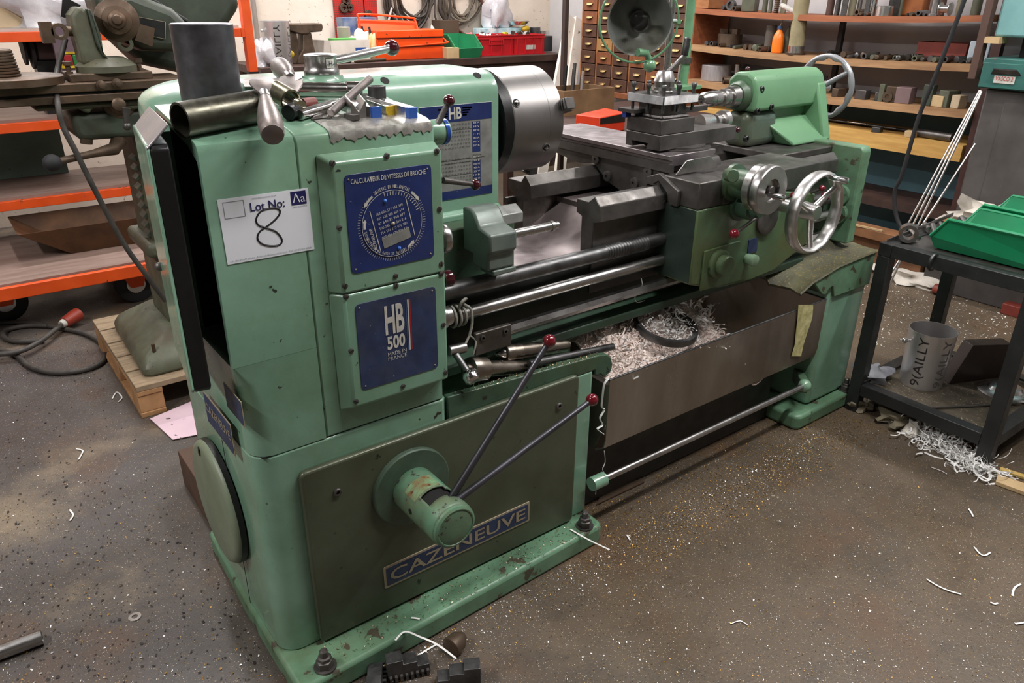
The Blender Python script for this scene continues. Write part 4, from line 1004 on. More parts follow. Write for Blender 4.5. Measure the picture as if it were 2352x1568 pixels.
# rods and offcuts
def rod(u0,v0,u1,v1,r,z,mt,label,name='steel_rod',z1=None):
    return solo(name, M().cyl(ot(u0,v0,r+.001), ot(u1,v1,r+.001), r, n=22, c=.001), mt, label, 'steel rod')
rod(661,259,692,246,.0145,TG+.012,BLACK,'short black-ended steel stub beside the grey scraper handle')
rod(688,264,756,243,.0100,TG+.009,BRIGHT,'slim bright steel rod lying in front of the chuck key')
rod(716,247,770,236,.006,TG+.0065,STEEL,'thin grey steel pin under the chuck key')
for i,(pts,lab) in enumerate(((((668,266),(712,262),(728,254),(690,256)),'flat steel shim lying flat beside the black-ended stub'),(((716,274),(752,270),(756,252),(732,256)),'folded steel shim lying flat in front of the bright rod'),(((752,272),(764,268),(762,262),(752,264)),'small bent steel shim tip beside the rod end'))):
    P = [ot(u,v,.002+.001*i) for u,v in pts]; solo('steel_shim', M().prism(P, (0,0,.0012)), BRIGHT, lab, 'shim')
c = ot(694,240,.013)
solo('red_ring', M().pipe(c, c+V((.03,.012,0)), .0115, .0085, 24), mat('dull_red_paint',(110,44,36),rough=.5), 'small dull red ring half hidden under the chuck key', 'ring')
# V block, ring, tool bits
v0 = ot(826,274)
pr = [(-.017,0),(.015,0),(.017,.033),(.0145,.034),(0,.013),(-.0145,.034),(-.017,.033)]
solo('v_block', M().prism([v0+V((x,0,z)) for x,z in pr], (.012,.05,.008)), STEEL, 'small grey steel V block on the headstock edge', 'V block', bev=.0008)
c = ot(868,246); solo('socket_ring', M().pipe(c+V((0,0,0)), c+V((0,0,.042)), .0185, .0145, 32), STEEL_B, 'short grey steel socket standing behind the tool bits', 'socket')
BLUEP = mat('blue_dipped_paint', (44, 88, 170), rough=.45, col2=(36,72,140)); YELP = mat('yellow_dipped_paint', (196, 166, 24), rough=.5, col2=(150,120,20), nscale=60)
def bit(u, v, w, h, dx, dy, mt, label):
    b = ot(u, v); t = thing('tool_bit', label, 'tool bit', b, 'square lathe tool bits on the headstock edge')
    q = [b+V((-w/2,0,0)), b+V((w/2,0,0)), b+V((w/2,0,h)), b+V((-w/2,0,h))]
    part('painted_end', M().prism(q, V((dx,dy,dy*.16))*.06), mt, t)
    part('shank', M().prism([a+V((dx,dy,dy*.16))*.06 for a in q], V((dx,dy,dy*.16))*.94), BRIGHT, t, bev=.0008)
bit(867,272,.0205,.022,-.035,.075,BLUEP,'blue-ended square tool bit beside the V block')
bit(900,266,.019,.019,-.02,.06,YELP,'yellow-ended square tool bit between the two blue-ended ones')
bit(950,274,.019,.0225,-.05,.12,BLUEP,'long blue-ended square tool bit nearest the dial lever')
solo('tool_insert', M().obox(ot(808,268,.006), (.016,.03,.011), .2), STEEL_D, 'small dark steel block left of the V block', 'steel block', bev=.0006)

# lot card
YC = YF-.0008
Q = [px(u,v,y=YC) for u,v in ((498,459),(707,431),(722,572),(523,608))]
card = thing('lot_card', 'white auction lot card number 8 stuck on the green headstock front', 'card', Q[3])
part('sheet', M().prism(Q, (0,-.0006,0)), WHITE, card)
ex = (Q[1]-Q[0]); ey = (Q[0]-Q[3]); W_, H_ = ex.length, ey.length; ux, uy = ex.normalized(), ey.normalized()
def cp(a, b): return Q[3]+ex*a+ey*b+V((0,-.0008,0))
text(card, 'Lot No:', cp(.33,.755), ux, uy, W_*.38, H_*.135, NAVY, bold=.01)
text(card, 'www.apexauctions.co.uk', cp(.36,.935), ux, uy, W_*.27, H_*.03, GREYINK)
text(card, 'Tel: +44 (0)1273 224466 - Email: info@apexauctions.co.uk - Fax: +44 (0)1273 224467', cp(.03,.025), ux, uy, W_*.94, H_*.03, GREYINK)
part('logo', M().prism([cp(.79,.76),cp(.965,.76),cp(.965,.97),cp(.79,.97)], (0,-.0003,0)), NAVY, card)
text(card, '\u039ba', cp(.805,.795), ux, uy, W_*.145, H_*.14, WHITE, lift=.0008)
text(card, 'apex auctions', cp(.795,.715), ux, uy, W_*.17, H_*.03, GREYINK)
o_ = [cp(a,b) for a,b in ((.05,.70),(.27,.70),(.27,.95),(.05,.95))]; i_ = [cp(a,b) for a,b in ((.054,.706),(.266,.706),(.266,.944),(.054,.944))]
part('photo_box', M().ring(o_, i_, (0,-.0002,0)), GREYINK, card)
e8 = [(812,600),(814,578),(795,566),(755,567),(712,582),(690,610),(685,638),(702,660),(740,673),(790,692),(820,725),(825,750),(805,768),(760,771),(712,757),(692,728),(704,694),(738,669),(785,632),(812,600)]
def catmull(P, n=5):
    out = []
    for i in range(len(P)-1):
        p0, p1, p2, p3 = P[max(i-1,0)], P[i], P[i+1], P[min(i+2,len(P)-1)]
        for k in range(n):
            t = k/n; out.append(.5*((2*p1)+(-p0+p2)*t+(2*p0-5*p1+4*p2-p3)*t*t+(-p0+3*p1-3*p2+p3)*t**3))
    return out+[P[-1]]
P8 = catmull([px(300+u*.4208, 240+v*.4208, y=YC-.0002) for u,v in e8])
part('number', M().tube(P8, .0019, 6), INK, card)

# ------------------------------------------------ tool ledge
LZ = .5305
SHANK = mat('worn_taper_steel', (150,142,132), metal=1, rough=.32, col2=(110,102,92), nscale=10, grime=(90,80,60), grime_amt=.4)
def live_centre(body, tail, label, r=.031, point=True):
    d = tail-body; L = d.length; t = thing('live_centre', label, 'live centre', (body.x,body.y,LZ), 'live centres on the lathe tool ledge')
    part('body', M().rev(body, d, [(0,.018),(.002,r-.002),(.006,r),(.028,r),(.029,r-.0015),(.052,r-.0015),(.054,.0225)], 32), SHANK, t)
    part('taper_shank', M().rev(body+d.normalized()*.052, d, [(0,.0215),(L-.06,.0165),(L-.055,.012),(L-.052,.012)], 28), SHANK, t)
    if point: part('point', M().rev(body, -d, [(0,.015),(.006,.0145),(.034,0)], 24), BRIGHT, t)
    else: part('cup', M().rev(body, -d, [(0,.016),(.012,.016),(.014,.010)], 24), SHANK, t)
live_centre(px(1077,848,y=1.395), px(1240,842,y=1.412), 'larger live centre lying nearest the front lip of the tool ledge', .031, False)
live_centre(px(1156,812,y=1.43), px(1305,792,y=1.432), 'live centre with bright conical point lying at the back of the tool ledge', .0235)
a = px(1215,836,y=1.385); b = px(1408,796,y=1.40)
solo('steel_bar', M().cyl(a, b, .0105, n=20, c=.001), STEEL_B, 'long grey steel bar resting on the front lip of the tool ledge', 'steel bar')
t = thing('square_key', 'chromed T-head key lying across the larger live centre', 'key', (px(1060,870,y=1.37).x,1.37,LZ))
a = px(1048,815,y=1.40); b = px(1077,858,y=1.355)
part('stem', M().cyl(a, b, .0085, n=18), STEEL_B, t); d = (b-a).normalized()
part('head', M().rev(b-d*.008, d, [(0,.012),(.006,.019),(.014,.021),(.026,.0195),(.032,.013),(.032,0)], 22), CHROME, t)
part('cross_head', M().cyl(px(1030,806,y=1.41), px(1068,797,y=1.41), .0135, n=20, c=.001), STEEL, t)

# ------------------------------------------------ swarf in the tray and a ring lying on it
SW = mat('white_pink_plastic_swarf', (244, 232, 226), rough=.6, col2=(196, 176, 164), nscale=30)
SWG = mat('translucent_white_swarf', (244, 244, 242), rough=.5, col2=(206, 204, 200), nscale=30)
SWB = mat('bed_of_fine_swarf', (236, 222, 214), rough=.8, col2=(206, 186, 174), nscale=70, bump=.8, bscale=160, chips=(120,106,94), chip_amt=.04, chip_scale=120)
def heap_z(x, y):
    f = max(0, min(1, (2.08-x-.25*(y-1.34))/.22)); f = f*f*(3-2*f)
    return .268 + f*(.205+.09*min(1,max(0,(y-1.345)/.14))) + .012*math.sin(x*31+y*17)+.008*math.sin(x*57-y*43)
g = [[(1.36+.78*i/40, 1.344+.50*j/24, heap_z(1.36+.78*i/40, 1.344+.50*j/24)) for j in range(25)] for i in range(41)]
solo('swarf_bed', M().sheet(g, .004), SWB, 'pale heap of fine plastic and metal swarf filling the chip tray', 'swarf', kind='stuff')
def ribbon(m, c, L, w, curl, rnd, tilt=1.0):
    n = 7; a = rnd.uniform(0,2*PI); d = V((math.cos(a), math.sin(a), rnd.uniform(-.1,.5)*tilt)).normalized()
    ax = V((rnd.uniform(-1,1), rnd.uniform(-1,1), rnd.uniform(-.6,1))).normalized()
    p = V(c); b = len(m.v); s = d.cross(ax).normalized()*w/2
    for i in range(n):
        m.v.append(p-s); m.v.append(p+s); q = Quaternion(ax, curl/n); d = q @ d; s = q @ s; p = p + d*(L/n)
        if p.z < c[2]-.004: p.z = c[2]-.004
    for i in range(n-1): m.f.append((b+2*i, b+2*i+1, b+2*i+3, b+2*i+2))
rnd = random.Random(5); m = M(); m2 = M()
for k in range(5200):
    x = 1.37+.72*rnd.random()**1.15; y = 1.35+.36*rnd.random()
    if x > 2.0 and rnd.random() < .6: continue
    z = heap_z(x,y)+.002
    ribbon(m if rnd.random() < .6 else m2, (x,y,z), rnd.uniform(.012,.05), rnd.uniform(.0018,.005), rnd.uniform(1,7), rnd, .6)
for k in range(90):
    x = rnd.uniform(1.72,1.98); y = rnd.uniform(1.40,1.50); ribbon(m2, (x,y,heap_z(x,y)+rnd.uniform(0,.06)), rnd.uniform(.04,.10), rnd.uniform(.003,.007), rnd.uniform(2,9), rnd)
solo('swarf_curls', m, SW, 'pinkish white plastic swarf curls on the chip tray heap', 'swarf', kind='stuff')
solo('swarf_shreds', m2, SWG, 'long white plastic swarf shreds on top of the chip tray heap', 'swarf', kind='stuff')
c = px(1527,764,y=1.425); ax = V((.02,-.22,1)); c.z = max(c.z, heap_z(c.x,c.y)+.012)
d_, u_, w_ = frame(ax); mm = M()
mm.rev(c-d_*.012, ax, [(0,.098),(.003,.101),(.020,.101),(.024,.099),(.024,.090),(.020,.088),(.003,.088),(0,.09),(0,.098)], 64, close=False)
solo('bearing_ring', mm, STEEL_B, 'large dark steel ring lying on the swarf in the chip tray', 'ring')
rnd2 = random.Random(9); m = M()
for k in range(260):
    a = rnd2.uniform(0,2*PI); r = .082*math.sqrt(rnd2.random()); q = c+u_*(r*math.cos(a))+w_*(r*math.sin(a))+d_*(rnd2.uniform(.0,.018))
    ribbon(m, q, rnd2.uniform(.012,.035), rnd2.uniform(.002,.004), rnd2.uniform(1,7), rnd2)
solo('swarf_filling', m, SWG, 'white swarf shreds inside the dark steel ring', 'swarf', kind='stuff')
# swarf on the tool ledge
m = M(); GLIT = mat('bright_metal_chips', (190,180,158), metal=.8, rough=.35, col2=(150,130,90), nscale=60)
for k in range(700):
    x = rnd2.uniform(XG+.02,1.30); y = rnd2.uniform(1.375,1.49); z = LZ+.001 if y < 1.458 else .601
    ribbon(m, (x,y,z+rnd2.random()*.006), rnd2.uniform(.004,.016), rnd2.uniform(.001,.003), rnd2.uniform(0,6), rnd2, .4)
for k in range(300):
    x = rnd2.uniform(.86,1.34); ribbon(m, (x, YF+rnd2.uniform(0,.02), .60-(x-XG)*.055+.001), rnd2.uniform(.003,.008), .0016, rnd2.uniform(0,4), rnd2, .2)
for k in range(420):
    ribbon(m, (rnd2.uniform(.46,1.30), rnd2.uniform(1.265,1.335), .0635), rnd2.uniform(.003,.010), .0018, rnd2.uniform(0,4), rnd2, .2)
solo('ledge_chips', m, GLIT, 'glittering metal chips strewn along the lathe ledges', 'metal chips', kind='stuff')
def curl(pts, w, label, mt=SWG, name='swarf_strand'):
    return solo(name, M().tube(catmull([V(p) for p in pts], 4), w, 6, flat=.35), mt, label, 'swarf strand')
curl([px(u,v,y=1.435) for u,v in ((1473,640),(1476,660),(1466,672),(1458,684),(1464,694),(1480,690))], .0022, 'white swarf curl hanging from the control rod')
curl([px(u,v,y=1.328) for u,v in ((1398,868),(1388,882),(1384,910),(1382,935),(1388,940),(1378,960),(1384,975),(1372,985),(1386,996))], .004, 'frayed white swarf strip hanging at the left end of the tray')
curl([px(u,v,y=1.31) for u,v in ((1388,1035),(1390,1060),(1384,1078),(1390,1092),(1372,1112),(1368,1135))], .0016, 'thin white swarf thread dangling over the brake rail')
CORD = mat('grey_fibre_cord', (150,148,138), rough=.8, col2=(120,118,108), nscale=90)
t = thing('tied_cord', 'grey cord knotted round the feed shaft beside the gearbox', 'cord', (.93,1.43,.70))
for k in range(3): part('coil', M().torus((.915+.012*k,1.45,.757), (1,.1*(k-1),0), .0265, .0036, 28, 8), CORD, t)
part('knot', M().tube(catmull([V(p) for p in ((.925,1.43,.785),(.93,1.425,.80),(.945,1.43,.803),(.94,1.435,.79),(.955,1.425,.775),(.955,1.42,.74),(.945,1.418,.71))],4), .0036, 8), CORD, t)
part('loose_end', M().tube(catmull([V(p) for p in ((.945,1.418,.71),(.925,1.412,.69),(.905,1.41,.686),(.885,1.412,.684))],4), .003, 8), CORD, t)
part('loose_end', M().tube(catmull([V(p) for p in ((.945,1.418,.71),(.955,1.41,.70),(.955,1.405,.69),(.945,1.402,.665))],4), .0025, 8), CORD, t)

# ------------------------------------------------ work lamp on two posts behind the tool post
LG = mat('lamp_green_enamel', (108,150,116), rough=.3, col2=(90,132,98), nscale=12, chips=(200,196,190), chip_amt=.03, chip_scale=30, coat=.3)
LIN = mat('dull_reflector_inside', (150,156,154), rough=.35, metal=.5, col2=(120,120,108), nscale=6, grime=(96,84,44), grime_amt=.5)
t = thing('work_lamp', 'green enamel machine lamp with bare bulb on a post behind the tool post', 'lamp', (1.93,1.95,1.0))
lc = px(1470,50,y=1.74); aim = (CAMPOS + V((.25,-.2,-.45)) - lc).normalized()
KL = 1.12
prof = [(a*KL,b*KL) for a,b in [(-.085,.030),(-.080,.040),(-.07,.052),(-.045,.072),(-.02,.082),(0,.086),(.002,.088)]]
prof2 = [(a*KL,b*KL) for a,b in [(.002,.088),(0,.084),(-.02,.080),(-.045,.070),(-.07,.050),(-.078,.03),(-.078,0)]]
part('shade', M().rev(lc, aim, prof, 56, close=False), LG, t); part('reflector', M().rev(lc, aim, prof2, 56, close=False), LIN, t)
sd = part('bulb_socket', M().rev(lc-aim*.078, aim, [(0,.024),(.012,.024),(.014,.02),(.03,.019)], 24), BLACK, t)
def glass_mat():
    m = bpy.data.materials.new('bulb_glass'); m.use_nodes = True; b = m.node_tree.nodes['Principled BSDF']
    b.inputs['Transmission Weight'].default_value = 1; b.inputs['Roughness'].default_value = .03; b.inputs['IOR'].default_value = 1.15; b.inputs['Base Color'].default_value = (.95,.93,.88,1); return m
part('bulb', M().rev(lc-aim*.05, aim, [(0,.013),(.01,.014),(.02,.02),(.035,.03),(.05,.0325),(.065,.03),(.078,.018),(.0825,0)], 32), glass_mat(), t)
d_, u_, w_ = frame(aim)
hr = .118; cs_ = lc+aim*.0
part('guard_hoop', M().torus(lc-aim*.005+V((-.004,0,0)), (aim+V((.12,.1,.05))), hr, .0035, 56, 8), LG, t)
jb = px(1492,150,y=1.735)
part('swivel_bracket', M().tube([lc-V((0,0,.086))+aim*.0, px(1485,122,y=1.735), px(1492,140,y=1.735)], [.012,.011,.010], 12), LG, t)
part('swivel_ball', M().sph(jb, .0205, 20), LG, t); part('wing_screw', M().bar(px(1500,127,y=1.73), px(1516,131,y=1.73), .004), TAN, t)
pa = px(1538,185,y=1.93); pb2 = px(1570,185,y=1.99)
part('hoop_arm', M().tube([lc+_R*.118, lc+_R*.125+V((.03,.09,0)), V((pa.x-.02,1.93,lc.z))], .007, 10), LG, t)
part('post', M().cyl((pa.x-.02,1.93,1.0), (pa.x-.02+.0,1.93,1.62), .0125, n=18), STEEL, t)
part('post', M().cyl((pb2.x,1.99,1.0), (pb2.x,1.99,1.62), .0165, n=20), LG, t)
part('post_clamp', M().rev((pb2.x,1.99,1.245), (0,0,1), [(0,.022),(.02,.024),(.022,.019)], 20), STEEL_D, t)
part('post_clamp', M().box(pa.x-.04, pb2.x+.02, 1.92, 2.0, 1.16, 1.175), LG, t, bev=.002)
part('post_foot', M().box(pa.x-.06, pb2.x+.04, 1.90, 2.03, .985, 1.005), STEEL_D, t, bev=.002)
part('side_tube', M().tube(catmull([V((pb2.x-.03,1.985,1.24)), V((pb2.x-.035,1.985,1.19)), V((pb2.x-.03,1.985,1.14)), V((pb2.x-.01,1.985,1.10))],4), .005, 8), STEEL, t)
lump_later = px(1098,890,y=1.378)
# ================================================================== left background: cutter grinder on a pallet, orange trolley and rack
ORANGE = mat('orange_paint', (226, 84, 22), rough=.5, col2=(206, 70, 16), nscale=6, chips=(60,40,34), chip_amt=.05, chip_scale=26)
BOARD = mat('brown_faced_board', (142, 120, 110), rough=.55, col2=(120, 98, 88), nscale=3, stretch=(1,6,1), grime=(96,80,70), grime_amt=.4)
TYRE = mat('black_rubber', (30,30,32), rough=.7, nscale=9)
GRIND = mat('grimy_grey_green_casting', (92, 96, 78), rough=.55, col2=(70, 68, 54), nscale=8, grime=(86,62,40), grime_amt=.55, bump=.15, bscale=50, chips=(50,44,36), chip_amt=.06)
GRIND_D = mat('grimy_dark_green_casting', (66, 76, 62), rough=.5, col2=(46, 50, 42), nscale=7, grime=(60,50,36), grime_amt=.5, bump=.12, bscale=50)
RUSTY = mat('rust_browned_steel', (98, 82, 68), metal=.55, rough=.5, col2=(72, 58, 46), nscale=12, bump=.08, bscale=90, grime=(110,72,40), grime_amt=.4)
WOOD = mat('weathered_pallet_wood', (150, 130, 104), rough=.8, col2=(116, 98, 76), nscale=5, stretch=(2,14,4), bump=.25, bscale=40, grime=(92,84,74), grime_amt=.5)
WOODE = mat('raw_pallet_edge', (176, 134, 92), rough=.8, col2=(136, 98, 62), nscale=8, bump=.2, bscale=50)
# pallet
px0, px1, py0, py1 = .395, 1.25, 2.83, 3.62
pal = thing('pallet', 'worn wooden pallet under the cutter grinder', 'pallet', ((px0+px1)/2,(py0+py1)/2,0))
for k in range(5):
    y0 = py0+k*.163; part('deck_board', M().box(px0, px1, y0, y0+.150, .11, .132), WOOD, pal, bev=.002)
for x in (px0+.045, (px0+px1)/2, px1-.045):
    for y in (py0+.065, (py0+py1)/2, py1-.065): part('block', M().box(x-.045, x+.045, y-.06, y+.06, .02, .09), WOODE, pal, bev=.002)
    part('stringer', M().box(x-.045, x+.045, py0, py1, .0905, .1095), WOODE, pal, bev=.002)
    part('bottom_board', M().box(x-.045, x+.045, py0, py1, 0, .0195), WOODE, pal, bev=.002)
# grinder
GY = 3.05
gr = thing('cutter_grinder', 'old grimy green cutter grinder with long table standing on the pallet', 'grinding machine', (.75,3.2,.132))
def gz(v, u=200, y=GY): return px(u, v, y=y).z
bp = [(.44,2.90),(.47,2.88),(1.10,2.88),(1.12,2.92),(1.12,3.50),(.50,3.50),(.455,3.46)]
m = M(); n_ = len(bp)
for sc, z in ((1,.132),(1,.165),(.93,.20),(.62,.26)):
    cx, cy = .76, 3.19
    for x, y in bp: m.v.append(V((cx+(x-cx)*sc, cy+(y-cy)*sc, z)))
for i in range(3):
    for j in range(n_): m.f.append((i*n_+j, i*n_+(j+1)%n_, (i+1)*n_+(j+1)%n_, (i+1)*n_+j))
m.f.append(tuple(range(n_))); m.f.append(tuple(range(3*n_,4*n_)))
part('base', m, GRIND, gr, bev=.012, seg=3)
part('base_bolt', M().cyl((.50,2.93,.19),(.50,2.93,.245),.007,n=8).cyl((.50,2.93,.19),(.50,2.93,.205),.014,n=6), RUSTY, gr)
part('column', M().prism([(.60,3.06,.24),(.88,3.06,.24),(.88,3.34,.24),(.60,3.34,.24)], (0,0,.78)), GRIND, gr, bev=.03, seg=3)
for k in range(9): part('rack_tooth', M().prism([(.583,3.09,.62+.036*k),(.602,3.09,.612+.036*k),(.602,3.09,.636+.036*k)], (0,.06,0)), GRIND_D, gr)
part('collar', M().box(.565,.90,3.03,3.37,.54,.60), GRIND, gr, bev=.02, seg=3)
# knee and table
zt0, zt1, zt2, zt3 = gz(233), gz(214), gz(206), gz(190)
part('knee', M().xz([(px(165,290,y=GY).x,gz(260)),(px(170,308,y=GY).x,gz(310)),(px(190,325,y=GY).x,gz(322)),(.95,gz(326)),(.95,gz(250))], GY-.02, GY+.26), GRIND_D, gr, bev=.02, seg=3)
kn = [(180,216),(330,210),(330,250),(305,252),(220,242),(205,262),(188,255),(172,240)]
part('saddle_bracket', M().prism([px(u,v,y=GY-.04) for u,v in kn], (0,.20,0)), GRIND, gr, bev=.008)
part('saddle_slide', M().box(px(70,225,y=GY).x, .95, GY-.05, GY+.22, gz(245), gz(232)), GRIND, gr, bev=.01)
part('table_lower', M().box(.05, .86, GY-.07, GY+.16, gz(230), gz(212)), RUSTY, gr, bev=.003)
part('table_slot', M().box(.05, .86, GY-.06, GY+.15, gz(212), gz(206)), VOID, gr)
part('table_upper', M().box(.05, .80, GY-.07, GY+.16, gz(206), gz(186)), RUSTY, gr, bev=.003)
for u, v in ((232,196),(269,192)):
    q = px(u, v, y=GY-.07); part('table_nut', M().rev(q, (0,-1,0), [(0,.017),(.010,.017),(.012,.010),(.024,.009),(.026,0)], 14), RUSTY, gr)
part('rest_plate', M().box(px(155,170,y=GY).x, px(345,165,y=GY).x, GY-.03, GY+.14, gz(186), gz(168)), RUSTY, gr, bev=.003)
for u, v in ((160,148),(322,140)):
    q = px(u, v+25, y=GY+.02); part('clamp_bolt', M().rev(q, (0,0,1), [(0,.013),(.012,.013),(.013,.008),(.03,.008),(.032,.014),(.044,.014)], 12), RUSTY, gr)
# work head: leaning casting with round foot
f0 = px(246,158,y=GY+.05); part('head_foot', M().rev((f0.x,GY+.05,gz(168)), (0,0,1), [(0,.098),(.02,.098),(.03,.085),(.045,.06)], 40), GRIND, gr)
hd_ = [(163,35),(176,17),(190,14),(203,30),(217,70),(228,112),(246,132),(262,146),(190,150),(184,118),(168,70)]
part('work_head', M().prism([px(u,v,y=GY+.0) for u,v in hd_], (0,.12,0)), GRIND, gr, bev=.016, seg=3)
hd2 = [(200,20),(210,22),(232,80),(238,120),(250,135),(238,130),(222,100)]
part('head_rib', M().prism([px(u,v,y=GY-.012) for u,v in hd2], (0,.10,0)), GRIND_D, gr, bev=.004)
wh = [(205,-40),(520,-60),(560,10),(520,70),(470,180),(330,150),(296,118),(250,75),(228,30)]
part('wheel_head', M().prism([px(u,v,y=GY+.30) for u,v in wh], (0,.24,0)), GRIND_D, gr, bev=.04, seg=4)
part('wheel_head_arm', M().prism([px(u,v,y=GY+.08) for u,v in ((215,-20),(300,-20),(400,20),(440,60),(440,120),(330,118),(270,88),(236,50))], (0,.24,0)), GRIND_D, gr, bev=.03, seg=3)
q = px(278,48,y=GY+.02); q0 = V((q.x,GY+.08,q.z))
part('feed_dial', M().rev(q0, (-.2,-1,.05), [(0,.068),(.012,.072),(.026,.070),(.03,.058),(.034,.048),(.05,.046),(.054,.03),(.07,.027),(.074,.018),(.095,.014),(.097,0)], 40), RUSTY, gr)
pl = [px(u,v,y=GY+.075) for u,v in ((316,38),(380,50),(379,90),(314,76))]
ip = part('instruction_plate', M().prism(pl, (0,-.004,0)), BLACK, gr)
ux_ = (pl[1]-pl[0]).normalized(); uy_ = (pl[0]-pl[3]).normalized(); W2 = (pl[1]-pl[0]).length; H2 = (pl[0]-pl[3]).length
part('plate_border', M().ring([p+V((0,-.0045,0)) for p in pl], [p+V((0,-.0045,0))+((pl[0]+pl[2])/2-p)*.05 for p in pl], (0,-.0005,0)), TAN, ip)
part('flag_plate', M().prism([px(u,v,y=GY+.04) for u,v in ((322,55),(356,65),(350,107),(310,92))], (0,.004,0)), RUSTY, gr)
part('eye_boss', M().pipe(px(288,100,y=GY+.05), px(288,100,y=GY+.13), .026, .014, 24), GRIND, gr)
part('screen_plate', M().prism([px(u,v,y=GY+.12) for u,v in ((143,0),(140,38),(165,47),(186,12),(150,-6))], (0,.004,0)), BLACK, gr)
e = px(136,72,y=GY+.04); part('clamp_eye', M().pipe(e-V((0,.02,0)), e+V((0,.02,0)), .026, .015, 24).box(e.x-.055,e.x-.02,e.y-.02,e.y+.02,e.z-.035,e.z+.03), RUSTY, gr)
part('clamp_stud', M().cyl(e+V((.02,0,0)), px(182,72,y=GY+.04), .016, n=14), RUSTY, gr)
e = px(278,240,y=GY-.05); hwp = part('crank_wheel', M().rev(e+V((0,.05,0)), (-.15,-1,.05), [(0,.052),(.012,.055),(.02,.05),(.024,.036),(.034,.034),(.038,.024),(.06,.022),(.075,.022),(.08,.014),(.08,0)], 36), RUSTY, gr)
e2 = px(290,248,y=GY-.14); part('crank_arm', M().tube([e2, px(290,265,y=GY-.14), px(291,288,y=GY-.14)], [.014,.010,.008], 10), STEEL_D, hwp)
part('crank_grip', M().sph(px(292,290,y=GY-.14), .014, 12), STEEL_D, hwp)
e0, e1 = px(262,342,y=GY-.04), px(120,374,y=GY-.16)
lv = part('elevating_lever', M().tube([e0+V((.03,.05,.02)), e0, e0.lerp(e1,.35), e1], [.026,.022,.013,.011], 12), RUSTY, gr)
part('lever_knob', M().sph(e1, .029, 20, (1,1,.95)), TYRE, lv, label='round black knob')
part('knee_screw', M().cyl(px(198,330,y=GY),px(198,318,y=GY),.02,n=14), RUSTY, gr)
# face plate with a ribbed cylinder on the table
fpz = gz(186); c = px(25,182,y=GY+.02); part_c = V((c.x,GY+.03,fpz))
solo('face_plate', M().rev(part_c, (0,0,1), [(0,.155),(.022,.155),(.024,.152)], 56), RUSTY, 'round steel face plate lying on the grinder table', 'face plate')
m = M()
for k in range(9): m.rev(part_c+V((-.02,0,.0245+.009*k)), (0,0,1), [(0,.050-.0012*k),(.002,.054-.0012*k),(.007,.054-.0012*k),(.009,.050-.0012*k)], 32, close=False)
m.cyl(part_c+V((-.02,0,.0243)), part_c+V((-.02,0,.107)), .049, .041, n=32); solo('ribbed_drum', m, RUSTY, 'brown ribbed steel drum standing on the round face plate', 'steel drum')
# thick cable hanging over the grinder and small one
solo('grinder_cable', M().tube(catmull([px(u,v,y=y) for u,v,y in ((150,90,3.25),(140,130,3.22),(131,170,3.18),(132,232,2.96),(145,290,2.93),(175,350,2.92),(225,450,2.92),(285,560,2.92),(335,630,2.92),(380,690,2.94))],5), .0095, 10), mat('dusty_black_cable',(48,46,44),rough=.6,col2=(66,60,54),nscale=20), 'thick dusty black cable hanging down in front of the grinder column', 'cable')
for k,(pts) in enumerate((((250,2,3.2),(330,20,3.2),(400,42,3.2),(440,60,3.2)),((330,-10,3.2),(380,20,3.2),(430,50,3.2)))):
    solo('grinder_hose', M().tube(catmull([px(u,v,y=y) for u,v,y in pts],5), .009, 8), TYRE, ('lower','upper')[k]+' black hose running over the grinder wheel head', 'hose')

# platform trolley with castors
TY = 3.95
tr = thing('platform_trolley', 'low orange platform trolley with rubber castors behind the grinder', 'trolley', (.2,4.3,0))
part('deck', M().box(-1.0, .95, TY+.03, 4.85, .235, .255), BOARD, tr)
z0, z1 = .185, .245
part('side_rail', M().box(-1.0, .95, TY, TY+.0295, z0, z1), ORANGE, tr, bev=.003); part('side_rail', M().box(-1.0, .95, 4.851, 4.88, z0, z1), ORANGE, tr, bev=.003)
part('end_rail', M().box(.9505, .98, TY, 4.88, z0, z1), ORANGE, tr, bev=.003)
part('cross_member', M().box(-1.0,.95,TY+.35,TY+.40,.20,.2345), ORANGE, tr)
for x, y in ((.11,4.22),(.68,4.13),(.72,4.75),(-.6,4.2)):
    br = part('castor_bracket', M().prism([(x-.085,y-.05,.235),(x+.085,y-.05,.235),(x+.03,y-.05,.09),(x-.03,y-.05,.09)], (0,.006,0)).prism([(x-.085,y+.045,.235),(x+.085,y+.045,.235),(x+.03,y+.045,.09),(x-.03,y+.045,.09)], (0,.006,0)).box(x-.085,x+.085,y-.05,y+.051,.2,.2345), ORANGE, tr)
    part('wheel', M().rev((x,y-.03,.10), (0,1,0), [(0,.04),(0,.085),(.008,.098),(.03,.10),(.052,.098),(.06,.085),(.06,.04)], 32), TYRE, tr)
    part('wheel_hub', M().rev((x,y-.038,.10), (0,1,0), [(0,.0),(0,.014),(.006,.016),(.006,.045),(.07,.045),(.07,.016),(.076,.014),(.076,0)], 24), ALU, tr)
